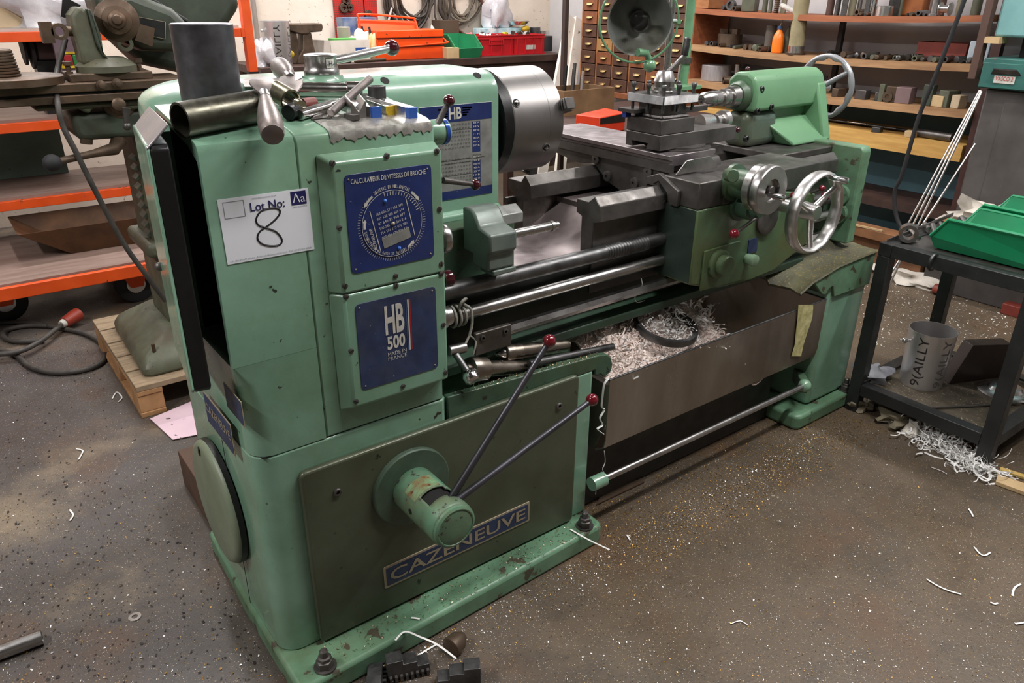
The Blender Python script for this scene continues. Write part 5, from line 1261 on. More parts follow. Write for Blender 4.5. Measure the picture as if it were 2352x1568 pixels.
# rusty trough on the trolley
q = [px(u,v,z=.255) for u,v in ((166,582),(360,568))]
tb0 = V((q[0].x,q[0].y,.256))
m = M(); L = .62; w = .30
A = [tb0+V(p) for p in ((0,0,0),(L,0,0),(L,w,0),(0,w,0))]; B = [tb0+V(p) for p in ((-.21,-.05,.145),(L+.2,-.05,.145),(L+.2,w+.05,.145),(-.21,w+.05,.145))]
for (i,j) in ((0,1),(1,2),(2,3),(3,0)): m.prism([A[i],A[j],B[j],B[i]], ((A[i]+A[j])/2-(A[0]+A[2])/2).normalized()*.004)
m.prism(A, (0,0,.004)); solo('steel_trough', m, mat('rusty_brown_sheet',(96,66,42),rough=.55,metal=.4,col2=(64,44,30),nscale=7,grime=(60,40,28),grime_amt=.5), 'rusty brown sheet-metal trough standing on the platform trolley', 'trough')

# tall orange rack behind
RY = 4.60
rk = thing('orange_rack', 'tall orange steel rack with brown board decks beyond the grinder', 'rack', (.4,4.95,0))
for z, lab in ((.47,0),(.85,1),(1.27,2)):
    part('deck_board', M().box(-1.4, 1.56, RY+.03, 5.20, z+.012, z+.032), BOARD if z < 1.2 else mat('grey_edged_board',(190,180,172),rough=.6,col2=(170,160,150)), rk)
    part('front_rail', M().box(-1.4, 1.56, RY, RY+.0295, z-.028, z+.018), ORANGE, rk, bev=.002); part('rear_rail', M().box(-1.4, 1.56, 5.201, 5.225, z-.028, z+.018), ORANGE, rk, bev=.002)
    part('end_rail', M().box(1.561, 1.580, RY, 5.225, z-.028, z+.018), ORANGE, rk)
for x, y in ((1.5805,5.18),(1.5805,RY)): part('upright', M().box(x, x+.05, y, y+.05, 0, 1.95), ORANGE, rk, bev=.003)
part('post_sleeve', M().box(1.5785,1.6325,RY-.002,RY+.052,1.435,1.9501), BLACK, rk); part('post_sleeve', M().box(1.5785,1.6325,RY-.002,RY+.052,.0,1.055), BLACK, rk)
solo('leaning_panel', M().box(-1.3,.62,5.13,5.16,.503,.80), mat('grey_green_panel',(104,122,112),rough=.7,col2=(84,100,92),nscale=4,chips=(60,66,60),chip_amt=.05,chip_scale=50), 'grey-green panel standing on the lowest deck of the orange rack', 'panel')
CLEAR = mat('crumpled_clear_film', (206,204,206), rough=.2, col2=(180,178,184), nscale=10, bump=.9, bscale=12, coat=.6)
def lump(name, c, r, sc, mt, label, cat, seed=1, amp=.25, group=None, n=20):
    rn = random.Random(seed); ph = [(rn.uniform(-1,1),rn.uniform(-1,1),rn.uniform(-1,1),rn.uniform(2,9),rn.uniform(0,6)) for _ in range(10)]
    m = M().sph((0,0,0), 1, n)
    for i, p in enumerate(m.v):
        d = p.normalized(); f = 1+sum(amp/ (2+.2*w)*math.sin(w*(d.x*a+d.y*b+d.z*c2)+o) for a,b,c2,w,o in ph)
        m.v[i] = V(c)+V((d.x*r*sc[0]*f, d.y*r*sc[1]*f, max(0,(d.z*f+.55))*r*sc[2]))
    return solo(name, m, mt, label, cat, group, sharp=60)
lump('swarf_clump', (lump_later.x,1.39,.531), .026, (1.3,.9,.7), SWG, 'white clump of fibrous swarf at the left end of the tool ledge', 'swarf', 71, .6)
c = px(95,45,y=4.85); lump('plastic_bag', (c.x,4.85,1.303), .22, (1.5,.9,.8), CLEAR, 'crumpled clear plastic bag on the top deck of the orange rack', 'plastic bag', 3, .5)
c = px(15,28,y=4.75); solo('wooden_box', M().prism([(c.x-.2,4.72,1.303),(c.x+.09,4.72,1.303),(c.x+.03,4.72,1.40),(c.x-.2,4.72,1.40)], (0,.12,0)), mat('pale_board',(214,190,156),rough=.7), 'pale wooden block on the top deck of the orange rack', 'wood block')
# bits on the rack: bagged goods by the upright
c = px(548,160,y=5.0)
solo('bagged_tins', M().cyl((1.47,4.95,.8825),(1.47,4.95,1.19),.075,n=28,c=.004), mat('white_labelled_tin',(214,206,200),rough=.4,col2=(180,172,168),nscale=24), 'stack of pale tins wrapped in film beside the orange upright', 'tin')
lump('film_bundle', (px(606,150,y=5.55).x,5.55,1.0005), .085, (.8,.7,1.5), CLEAR, 'crumpled clear film bundle at the left end of the bench', 'plastic film', 5, .5)
# wall-side motor with switch seen under the table
WM = thing('bench_motor', 'dark electric motor with pulley on the rack deck behind the grinder', 'motor', (.55,4.75,.882))
m0 = px(100,105,y=4.8); part('casing', M().cyl((m0.x-.05,4.8,m0.z), (m0.x+.14,4.8,m0.z), .085, n=24, c=.01), mat('dark_motor_paint',(66,58,62),rough=.4), WM)
part('pulley', M().rev((m0.x-.10,4.8,m0.z), (1,0,0), [(0,.09),(.012,.09),(.018,.06),(.024,.06),(.03,.11),(.045,.11)], 32), TYRE, WM); part('foot', M().box(m0.x-.06,m0.x+.14,4.74,4.86,.8825,m0.z-.07), BLACK, WM)
sw = px(168,138,y=4.55)
t = thing('switch_box', 'yellow-framed red and green push-button switch behind the grinder', 'switch', (sw.x,4.57,sw.z-.05))
part('enclosure', M().box(sw.x-.07,sw.x+.07,4.57,4.599,sw.z-.10,sw.z+.16), mat('purple_grey_box',(96,78,86),rough=.6), t)
part('frame', M().ring([(sw.x+a*.055,4.57,sw.z+b*.038) for a,b in ((-1,-1),(1,-1),(1,1),(-1,1))], [(sw.x+a*.042,4.57,sw.z+b*.027) for a,b in ((-1,-1),(1,-1),(1,1),(-1,1))], (0,-.012,0)), YELP, t)
part('stop_button', M().box(sw.x-.038,sw.x-.002,4.556,4.5695,sw.z-.024,sw.z+.024), RED, t, bev=.003); part('start_button', M().box(sw.x+.002,sw.x+.038,4.556,4.5695,sw.z-.024,sw.z+.024), mat('green_button',(40,110,50),rough=.4), t, bev=.003)

# floor cable with red plug
cab = [(-40,742),(60,740),(130,752),(200,768),(238,795),(235,830),(190,850),(120,855),(70,842),(30,812),(-30,800)]
t = thing('power_cable', 'coiled black power cable with red plug on the floor left of the pallet', 'cable', px(120,800,z=0))
CABM = bpy.data.materials['dusty_black_cable']
part('cable_loop', M().tube(catmull([px(u,v,z=.012) for u,v in cab],6), .0115, 10), CABM, t)
part('cable_loop', M().tube(catmull([px(u,v,z=.036) for u,v in ((-30,815),(40,808),(90,785),(130,755),(148,742))],6), .0115, 10), CABM, t)
part('cable_loop', M().tube(catmull([px(u,v,z=.014) for u,v in ((100,782),(40,784),(10,775),(15,758),(60,748),(110,748))],6), .0115, 10), CABM, t)
a, b = px(143,744,z=.04), px(172,726,z=.05); d = (b-a).normalized()
part('plug', M().rev(a, d, [(0,.016),(.012,.018),(.014,.026),(.06,.030),(.075,.032),(.10,.032),(.10,.0)], 20), mat('red_plug_plastic',(150,52,34),rough=.45), t)
part('plug_collar', M().rev(a-d*.006, d, [(0,.017),(.018,.021)], 18), PALE, t)
# pink sheet, brown box, washer, tube, offcut
PINK = mat('dirty_pink_paper', (216,188,198), rough=.7, col2=(204,176,188), nscale=6, chips=(60,50,56), chip_amt=.09, chip_scale=30)
P = [px(u,v,z=.004) for u,v in ((345,962),(440,922),(520,930),(520,985),(397,1010))]
solo('pink_sheet', M().prism(P, (0,0,.002)), PINK, 'dirty pink sheet lying on the floor against the lathe', 'sheet')
b0 = px(415,1075,z=0); c = px(478,1183,z=0)
solo('rusty_box', M().box(.40,.60,2.03,2.30,0,.13), mat('brown_rusty_block',(88,64,50),rough=.6,col2=(66,48,38)), 'rusty brown steel block on the floor behind the round lid', 'steel block', bev=.002)
c = px(310,1417,z=0); solo('washer', M().pipe(c, c+V((0,0,.0025)), .0155, .0075, 24), ALU, 'small bright washer lying on the floor at lower left', 'washer')
a = px(-60,1520,z=.018); b = px(97,1462,z=.018)
solo('steel_tube', M().pipe(a, b, .0185, .015, 28), STEEL, 'short shiny steel tube lying on the floor at lower left', 'tube')
# ================================================================== bench along the back wall
BT = 1.0; BY = 5.45
BENCH = mat('dark_stained_bench', (70, 48, 40), rough=.55, col2=(50, 34, 30), nscale=5, stretch=(1,8,1), bump=.1)
bn = thing('work_bench', 'long dark wooden work bench against the back wall', 'bench', (3.35,5.75,0))
part('bench_top', M().box(1.95, 4.72, BY, 6.08, BT-.055, BT), BENCH, bn, bev=.004)
part('bench_apron', M().box(2.0, 4.68, BY+.04, BY+.07, BT-.22, BT-.0555), BENCH, bn)
for x in (2.03, 3.3, 4.6):
    for y in (BY+.10, 6.0): part('leg', M().box(x, x+.08, y-.0, y+.07, 0, BT-.0555), BENCH, bn)
def bx_(u, v, y): q = px(u, v, y=y); return q.x
# text wrapped round a cylinder
def text_cyl(parent, s, c, r, a_mid, z0, L, h, mt, mirror=False):
    o = text(parent, s, (0,0,0), (1,0,0), (0,1,0), L, h, mt)
    wl = wloc(parent); b_ = bmesh.new(); b_.from_mesh(o.data); bmesh.ops.triangulate(b_, faces=b_.faces); bmesh.ops.subdivide_edges(b_, edges=b_.edges, cuts=3, use_grid_fill=True); b_.to_mesh(o.data); b_.free()
    for v in o.data.vertices:
        X, Y = v.co.x+wl.x, v.co.y+wl.y
        a = a_mid + (h/2-Y)/r*(-1 if mirror else 1)
        rr = r/.955*(.917+.083*(z0-c[2]+X)/(L/.88))+.0008; v.co = V((c[0]+rr*math.cos(a), c[1]+rr*math.sin(a), z0+X)) - wl
    return o
BUCK = mat('satin_bucket_metal',(214,212,212),metal=.75,rough=.36,col2=(196,194,194),nscale=4,rvar=.04)
STENCIL = mat('etched_dark_lettering', (44,40,40), rough=.5)
FAINT = mat('etched_grey_lettering', (120,118,118), rough=.5, metal=.5)
def bucket(c, r, h, am, label, mirror):
    t = thing('steel_bucket', label, 'bucket', c, 'etched steel buckets')
    part('wall', M().rev(c, (0,0,1), [(0,0),(0,r*.90),(.004,r*.915),(h,r),(h,r-.002),(.006,r*.90),(.006,0)], 48, close=False), BUCK, t)
    text_cyl(t, '9(AILLY', c, r*.955, am, c[2]+.015, h*.88, r*.52, STENCIL, mirror)
    text_cyl(t, '9(AILLY', c, r*.955, am+1.05, c[2]+.015, h*.88, r*.52, FAINT, mirror)
    q = V(c)+V((r*.99*math.cos(am-.8), r*.99*math.sin(am-.8), h*.80)); d = V((math.cos(am-.8), math.sin(am-.8), 0))
    part('knob_stem', M().cyl(q-d*.004, q+d*.012, .004, n=10), ALU, t); part('knob', M().sph(q+d*.020, .0115, 14), ALU, t)
    return t
def face_cam(c): return math.atan2(-c[1], -c[0])
c = V((bx_(640,150,5.62), 5.62, BT)); bucket(c, .105, .29, face_cam(c)+.05, 'etched steel bucket on the bench beside the small anvil', True)
# anvil / bench block
c = px(700,150,y=5.68); x = c.x
t = thing('bench_vice', 'dark rusty bench vice standing on the bench', 'vice', (x,5.68,BT))
part('jaw', M().xz([(x-.13,1.27),(x+.14,1.27),(x+.145,1.245),(x+.135,1.215),(x+.04,1.21),(x+.03,1.20),(x-.03,1.20),(x-.11,1.225)], 5.62, 5.75), RUSTY, t, bev=.008)
part('body', M().xz([(x-.01,1.21),(x+.055,1.21),(x+.075,1.06),(x+.10,1.03),(x+.10,BT),(x-.08,BT),(x-.06,1.05),(x-.02,1.10)], 5.63, 5.74), RUSTY, t, bev=.008)
part('back_jaw', M().xz([(x-.10,1.22),(x-.05,1.21),(x-.05,BT+.0),(x-.12,BT)], 5.64, 5.73), RUSTY, t, bev=.006)
# white box, bottle clutter
CARD = mat('white_cardboard', (226,218,208), rough=.7, col2=(206,196,184), nscale=6)
KRAFT = mat('brown_cardboard', (196,170,128), rough=.8, col2=(176,148,108), nscale=6)
x0, x1 = bx_(735,130,5.60), bx_(848,130,5.60)
t = thing('white_carton', 'open white carton on the bench behind the selector handle', 'carton', ((x0+x1)/2,5.7,BT))
part('panel', M().box(x0+.08,x1,5.58,5.583,BT,BT+.155), CARD, t); part('panel', M().box(x0+.08,x1,5.80,5.803,BT,BT+.15), CARD, t); part('panel', M().prism([(x0+.079,5.58,BT),(x0+.0,5.80,BT),(x0+.0,5.80,BT+.155),(x0+.079,5.58,BT+.155)], (.003,0,0)), CARD, t)
part('panel', M().box(x1-.003,x1,5.5831,5.80,BT,BT+.15), CARD, t); part('base', M().box(x0+.08,x1-.003,5.5835,5.7995,BT,BT+.004), CARD, t)
part('blue_print', M().box(x1-.12,x1-.03,5.5788,5.5799,BT+.07,BT+.10), BLUEP, t)
solo('green_carton', M().box(x0+.12,x0+.30,5.60,5.70,BT+.005,BT+.165), mat('green_card',(90,170,80),rough=.6), 'small green carton standing in the white carton', 'carton')
solo('grey_jar', M().cyl((x0+.28,5.76,BT+.005),(x0+.28,5.76,BT+.24),.05,n=20,c=.006), mat('grey_plastic_jar',(150,144,130),rough=.5), 'grey jar standing in the white carton', 'jar')
lump('paper_bag', (x0+.40,5.73,BT+.005), .11, (.9,.6,1.4), CARD, 'crumpled white paper bag in the white carton', 'bag', 8, .35)
lump('yellow_bag', (bx_(868,130,5.58),5.62,BT), .075, (.8,.7,1.7), mat('cream_yellow_bag',(226,206,160),rough=.5,col2=(220,160,80),nscale=14), 'small cream and orange bag beside the orange toolbox', 'bag', 9, .3)
solo('blue_edged_crate', M().box(x0+.33,x0+.62,5.86,5.98,BT,BT+.30), mat('grey_blue_board',(140,150,160),rough=.6,col2=(50,90,150),nscale=9), 'grey and blue board box standing against the red pegboard', 'box')
rod_y = 5.50
for i,(ua,ub,v) in enumerate(((780,810,148),(815,890,144))):
    a, b = V((bx_(ua,v,rod_y),rod_y,BT+.012)), V((bx_(ub,v,rod_y),rod_y+.03,BT+.012)); solo('bench_bar', M().cyl(a,b,.0115,n=12), RUSTY, ('shorter','longer')[i]+' dark bar lying at the front edge of the bench', 'bar')
for i,(u,v) in enumerate(((665,150),(672,140))): solo('yellow_clip', M().sph((bx_(u,v,5.60),5.60,BT+.02+.05*i), .018, 10, (1,1,1.3)), YELP, ('lower','upper')[i]+' small yellow clip between the bucket and the vice', 'clip')
# orange cantilever toolbox
x0, x1 = bx_(868,145,5.56), bx_(1022,140,5.56)
OR2 = mat('bright_orange_enamel', (238, 82, 18), rough=.42, col2=(226, 70, 12), nscale=5, chips=(80,40,30), chip_amt=.03, chip_scale=24)
t = thing('cantilever_toolbox', 'bright orange cantilever toolbox with carrying handles on the bench', 'toolbox', ((x0+x1)/2,5.67,BT))
def tray_(z0, z1, d): part('tray', M().xz([(x0+d,z0),(x1-d,z0),(x1-d,z1),(x0+d,z1)], 5.56+d*.5, 5.78-d*.5), OR2, t, bev=.006)
tray_(BT, BT+.098, .0); tray_(BT+.1, BT+.158, .006); tray_(BT+.16, BT+.215, .004)
part('seam', M().box(x0-.001,x1+.001,5.558,5.56,BT+.093,BT+.099), BLACK, t); part('seam', M().box(x0+.004,x1-.004,5.559,5.563,BT+.155,BT+.160), BLACK, t)
part('back_leaf', M().prism([(x0-.02,5.80,BT+.17),(x1-.06,5.80,BT+.17),(x1-.10,5.86,BT+.27),(x0-.0,5.86,BT+.29)], (0,.02,0)), OR2, t, bev=.003)
part('carry_handle', M().tube(catmull([V(p) for p in ((x0+.01,5.80,BT+.16),(x0-.005,5.82,BT+.29),(x0+.03,5.83,BT+.325),(x1-.16,5.83,BT+.295),(x1-.11,5.83,BT+.28),(x1-.10,5.80,BT+.20))],6), .008, 8), OR2, t)
part('front_handle', M().tube(catmull([V(p) for p in ((x0+.03,5.555,BT+.10),(x0+.06,5.545,BT+.095),(x1-.02,5.545,BT+.115),(x1+.012,5.56,BT+.13),(x1+.01,5.60,BT+.15))],6), .006, 8), OR2, t)
for k in range(2): part('link_arm', M().bar((x0-.004,5.60+.12*k,BT+.05),(x0-.004,5.66+.12*k,BT+.24),.004,.018,(1,0,0)), BLACK, t)
# kraft box, green bin, two red crates
def open_bin(name, c, sx, sy, sz, mt, label, group=None, dip=.5, flare=.02):
    t = thing(name, label, 'storage bin', c, group); x, y, z = c; th = .004; L2, W2_ = sx/2, sy/2
    f = flare
    part('floor_panel', M().box(x-L2+f,x+L2-f,y-W2_+f,y+W2_-f,z,z+.004), mt, t)
    def wall(P): part('wall', M().prism([V(p) for p in P], V((0,0,0)) + (V(P[1])-V(P[0])).cross(V(P[2])-V(P[0])).normalized()*th), mt, t)
    B = [(x-L2+f,y-W2_+f,z),(x+L2-f,y-W2_+f,z),(x+L2-f,y+W2_-f,z),(x-L2+f,y+W2_-f,z)]; T = [(x-L2,y-W2_,z+sz),(x+L2,y-W2_,z+sz),(x+L2,y+W2_,z+sz),(x-L2,y+W2_,z+sz)]
    return t, B, T, wall
c = (bx_(1068,130,5.55), 5.66, BT); GB = mat('green_plastic_bin', (40,132,86), rough=.4, col2=(30,114,72), nscale=4)
t, B, T, wall = open_bin('green_bin', c, .26, .36, .17, GB, 'green plastic storage bin with sloping front on the bench')
fl_ = (c[0]-.13, c[1]-.18, BT+.07), (c[0]+.13, c[1]-.18, BT+.07)
wall([B[0],B[1],fl_[1],fl_[0]]); wall([B[2],B[3],T[3],T[2]])
wall([B[3],B[0],fl_[0],(c[0]-.13,c[1]-.06,BT+.17),T[3]]); wall([B[1],B[2],T[2],(c[0]+.13,c[1]-.06,BT+.17),fl_[1]])
part('front_lip', M().tube([(c[0]-.13,c[1]-.06,BT+.17),fl_[0],fl_[1],(c[0]+.13,c[1]-.06,BT+.17)], .006, 6), GB, t)
x = bx_(1040,135,5.49); solo('kraft_box', M().obox((x,5.52,BT+.041), (.11,.09,.08), -.1), KRAFT, 'small brown cardboard box in front of the green bin', 'box', bev=.002)
REDC = mat('red_plastic_crate', (196,30,38), rough=.4, col2=(172,22,32), nscale=5)
for i,(ua,ub) in enumerate(((1098,1180),(1181,1250))):
    x0, x1 = bx_(ua,128,5.56), bx_(ub,128,5.56)-.004
    t = thing('red_crate', ('red plastic crate nearest the green bin, full of small parts','red plastic crate with white label at the right end of the bench')[i], 'crate', ((x0+x1)/2,5.68,BT), 'red crates on the bench')
    y0, y1, h = 5.56, 5.86, .16
    part('front', M().box(x0,x1,y0,y0+.008,BT,BT+h), REDC, t); part('back', M().box(x0,x1,y1,y1+.008,BT,BT+h), REDC, t)
    part('side', M().box(x0,x0+.008,y0+.0085,y1-.0005,BT,BT+h), REDC, t); part('side', M().box(x1-.008,x1,y0+.0085,y1-.0005,BT,BT+h), REDC, t); part('base', M().box(x0+.009,x1-.009,y0+.009,y1-.001,BT,BT+.006), REDC, t)
    part('rim', M().box(x0-.004,x1+.003,y0-.008,y0-.0005,BT+h-.03,BT+h-.018), REDC, t); part('rim', M().box(x0-.004,x1+.003,y0-.008,y0-.0005,BT+h-.006,BT+h), REDC, t); part('rim', M().box(x0-.004,x1+.003,y0-.006,y0-.0005,BT,BT+.01), REDC, t)
    for k in range(4): xx = x0+.03+(x1-x0-.06)*k/3; part('rib', M().box(xx-.004,xx+.004,y0-.007,y0-.0005,BT+.0105,BT+h-.031), REDC, t)
    if i: part('label', M().box(x0+.13,x0+.23,y0-.002,y0-.0003,BT+.04,BT+.075), PALE, t)
    else: part('handle_frame', M().ring([(x0+.11+a,y0-.001,BT+.085+b) for a,b in ((0,0),(.15,0),(.15,.045),(0,.045))],[(x0+.11+a,y0-.001,BT+.085+b) for a,b in ((.01,.01),(.14,.01),(.14,.035),(.01,.035))],(0,-.008,0)), REDC, t)
    rn = random.Random(20+i)
    for k in range(10):
        c = V((x0+.05+(x1-x0-.1)*(k+.6*rn.random())/10, y0+.05+.2*rn.random(), BT+h-.02+.03*rn.random())); a = rn.uniform(0,PI); d = V((math.cos(a),math.sin(a),.1))
        kind = rn.choice(('bolt','nut','fitting'))
        mt = rn.choice((STEEL_B, RUSTY, ALU, PALE)) if k else mat('pink_cap_%d'%i,(220,120,130) if not i else (220,200,40),rough=.5)
        solo('small_fitting', M().rev(c, d, [(0,.016),(.015,.016),(.016,.009),(.05,.009),(.052,.006)], 10), mt, 'small %s, %s from the left heaped in the %s' % (kind, name_nth(k+1), 'crate nearest the green bin' if not i else 'labelled red crate'), 'fitting', 'small parts in the red crates')
# clutter behind the crates
x = bx_(1200,100,5.9)
solo('paint_tray', M().rev((bx_(1185,68,5.95),5.96,1.225), (0,0,1), [(0,.0),(0,.10),(.03,.13),(.032,.125),(.004,.095),(.004,0)], 32, close=False), ALU, 'round aluminium dish stacked behind the labelled red crate', 'dish')
solo('blue_white_box', M().box(bx_(1105,90,5.9),bx_(1200,90,5.9),5.88,6.02,BT,1.20), mat('blue_white_print',(120,190,200),rough=.5,col2=(230,236,236),nscale=14), 'blue and white printed box standing behind the red crates', 'box')
lump('clear_parts_bag', (bx_(1140,70,5.95),5.95,1.2025), .13, (1.0,.5,1.5), CLEAR, 'clear bag of pale parts on the blue and white box', 'bag', 15, .4)
for i,(u,y,r,h,mt) in enumerate(((1228,5.92,.05,.20,STEEL_B),(1244,5.95,.07,.17,ALU),(1255,5.80,.055,.13,TYRE))):
    q = bx_(u,110,y); solo('round_can', M().cyl((q,y,BT),(q,y,BT+h),r,n=20,c=.004), mt, ('grey','bright','black')[i]+' can standing at the right end of the bench behind the red crates', 'can')
solo('yellow_cloth_bag', M().sph((bx_(1207,92,5.86),5.86,BT+.19), .035, 12, (1.3,.8,.8)), YELP, 'yellow cap on top of the clutter behind the red crates', 'cap')
solo('dark_box', M().box(bx_(1010,90,5.88),bx_(1052,90,5.88),5.86,6.0,BT,BT+.27), mat('dark_brown_box',(84,66,52),rough=.7), 'dark brown box behind the green bin', 'box')
lump('white_bulb', (bx_(993,80,5.93),5.93,BT+.0), .045, (.8,.8,3.2), PALE, 'white plastic bottle between the toolbox and the dark brown box', 'bottle', 17, .1)
# pegboard with dies, cables on the wall
WY = 6.1
def peg_mat():
    m = mat('red_perforated_sheet', (190,34,26), rough=.5, col2=(170,26,22), nscale=4); nt = m.node_tree; N = nt.nodes; L = nt.links
    tc = N.new('ShaderNodeTexCoord').outputs['Object']; mp = N.new('ShaderNodeMapping'); mp.inputs['Scale'].default_value = (62,0,62); L.new(tc, mp.inputs[0])
    fr = N.new('ShaderNodeVectorMath'); fr.operation = 'FRACTION'; L.new(mp.outputs[0], fr.inputs[0])
    sb = N.new('ShaderNodeVectorMath'); sb.operation = 'SUBTRACT'; sb.inputs[1].default_value = (.5,0,.5); L.new(fr.outputs[0], sb.inputs[0])
    ln = N.new('ShaderNodeVectorMath'); ln.operation = 'LENGTH'; L.new(sb.outputs[0], ln.inputs[0])
    lt = N.new('ShaderNodeMath'); lt.operation = 'LESS_THAN'; lt.inputs[1].default_value = .26; L.new(ln.outputs['Value'], lt.inputs[0])
    b = N['Principled BSDF']; src = b.inputs['Base Color'].links[0].from_socket; mx = N.new('ShaderNodeMix'); mx.data_type = 'RGBA'; L.new(lt.outputs[0], mx.inputs[0]); L.new(src, mx.inputs[6]); mx.inputs[7].default_value = srgb(84,60,52); L.new(mx.outputs[2], b.inputs['Base Color']); return m
xa, xb = bx_(770,50,WY-.02), bx_(868,50,WY-.02); xm = bx_(838,50,WY-.02)
pg = thing('pegboard', 'red perforated tool board on the back wall', 'tool board', ((xa+xb)/2,WY-.01,1.08))
PEG = peg_mat()
part('panel', M().box(xa,xm-.006,WY-.022,WY-.004,1.07,2.1), PEG, pg); part('panel', M().box(xm+.006,xb,WY-.022,WY-.004,1.07,2.1), PEG, pg); part('joint', M().box(xm-.006,xm+.006,WY-.020,WY-.004,1.07,2.1), BLACK, pg)
for i,(u,v,r) in enumerate(((794,2,.035),(789,18,.037),(803,17,.030),(794,52,.038),(846,33,.032))):
    q = px(u,v,y=WY-.03); t = thing('thread_die', ('round steel thread die at the top of the red tool board','large thread die of the middle pair on the red tool board','small thread die of the middle pair on the red tool board','lowest thread die on the red tool board','single thread die on the narrow right panel of the red tool board')[i], 'thread die', (q.x,WY-.05,q.z-r), 'thread dies on the red tool board')
    part('die', M().rev((q.x,WY-.024,q.z), (0,-1,0), [(0,r*.45),(0,r),(.022,r),(.024,r*.95),(.024,r*.45),(0,r*.45)], 20, close=False), RUSTY, t)
    for k in range(4): a = k*PI/2+.6; part('lobe', M().cyl((q.x+r*.42*math.cos(a),WY-.026,q.z+r*.42*math.sin(a)), (q.x+r*.42*math.cos(a),WY-.046,q.z+r*.42*math.sin(a)), r*.16, n=8), STEEL_D, t)
    part('hook', M().cyl((q.x,WY-.022,q.z+r*.3),(q.x,WY-.06,q.z+r*.35),.004,n=8), STEEL_D, t)
def coil(u, v, rx, rz, n, label, mt, seed, r=.011):
    rn = random.Random(seed); q = px(u, v, y=WY-.06); t = thing('hung_cable', label, 'cable', (q.x,WY-.05,q.z-rz), 'cables and hoses hung on the back wall')
    for k in range(n):
        cx = q.x+rn.uniform(-.05,.05); cz = q.z+rn.uniform(0,.10); a_, b_ = rx*rn.uniform(.75,1.05), rz*rn.uniform(.75,1.05)
        part('turn', M().tube([(cx+a_*math.cos(2*PI*i/28), WY-.035-.012*(k%4)-.01*math.sin(i), cz+b_*math.sin(2*PI*i/28)) for i in range(29)], r, 6, cap=False), mt, t)
DC = mat('dark_rubber_cable',(52,46,42),rough=.6,col2=(70,62,54),nscale=12); HO = mat('brown_rubber_hose',(110,70,58),rough=.5,col2=(80,50,44))
coil(945,2,.20,.26,10,'dark cable coil hung on the wall above the orange toolbox',DC,31)
coil(1062,0,.17,.22,6,'grey-brown cable coil hung on the wall above the green bin',mat('grey_brown_cable',(110,100,86),rough=.6),32)
solo('brown_hose', M().tube(catmull([px(u,v,y=WY-.10) for u,v in ((1085,-30),(1110,12),(1120,50),(1105,82),(1080,88),(1050,72),(1040,60))],6), .014, 8), HO, 'brown rubber hose looping down the wall beside the grey-brown coil', 'hose')
solo('brown_hose', M().tube(catmull([px(u,v,y=5.92) for u,v in ((1054,70),(1080,86),(1110,90),(1140,82),(1158,68))],6), .012, 8), HO, 'end of brown hose drooping over the red crates', 'hose')
for i,(pts,r) in enumerate(((((1012,-20),(1010,20),(1022,45),(1040,75),(1050,92)),.018),(((1000,-10),(998,30),(1003,55),(992,80)),.008),(((1030,-20),(1034,30),(1026,60)),.009),(((992,0),(990,15),(986,40)),.006))):
    solo('hanging_strap', M().tube(catmull([px(u,v,y=WY-.07-.02*i) for u,v in pts],5), r, 8), DC, ('thick bound strap','thin looped cord','middle hanging cord','short hanging cord')[i]+' hanging between the two wall coils', 'strap', 'straps between the wall coils')
solo('conduit_pipe', M().cyl((bx_(588,50,WY-.03),WY-.03,.9),(bx_(580,0,WY-.03),WY-.03,1.9),.018,n=12), mat('grey_conduit',(150,140,132),rough=.6), 'grey conduit pipe running up the back wall beside the orange upright', 'pipe')
q = px(480,25,y=5.9); solo('red_clamp', M().tube([px(445,-10,y=5.9),px(470,20,y=5.9),px(490,40,y=5.9)], [.02,.03,.022], 10), RED, 'red tool handle leaning against the back wall', 'tool handle')
solo('white_rod', M().cyl(px(900,18,y=6.02),px(892,50,y=6.02),.009,n=10), PALE, 'pale rod leaning on the wall behind the orange toolbox', 'rod')
# pole and leaning white boards
a, b = px(1301,0,x=3.6), px(1291,195,x=3.6)
solo('steel_pole', M().box(3.58,3.612,a.y-.016,a.y+.016,0,3.39), mat('dark_brown_pole',(58,44,38),rough=.5), 'dark upright steel pole between bench and drawer cabinet', 'pole')
WB = mat('chipped_white_board',(226,220,210),rough=.7,col2=(200,192,180),nscale=5,chips=(110,96,80),chip_amt=.07,chip_scale=12)
for i,(u0,v0,u1,v1) in enumerate(((1312,40,1272,250),(1330,45,1305,240))):
    top, bot = px(u0,v0,y=5.52), px(u1,v1,y=5.25); d = (bot-top); bot2 = top+d*((top.z-.001)/(top.z-bot.z))
    solo('white_board', M().bar(top, bot2, .11, .03, (0,1,0)), WB, ('chipped white board leaning nearest the bench','chipped white board leaning nearest the drawer cabinet')[i], 'board')
solo('board_hook', M().tube(catmull([px(u,v,y=5.85) for u,v in ((1308,60),(1312,42),(1325,38),(1338,42),(1338,70))],4), .010, 8), BLACK, 'black hooked bar on top of the leaning white boards', 'hook')
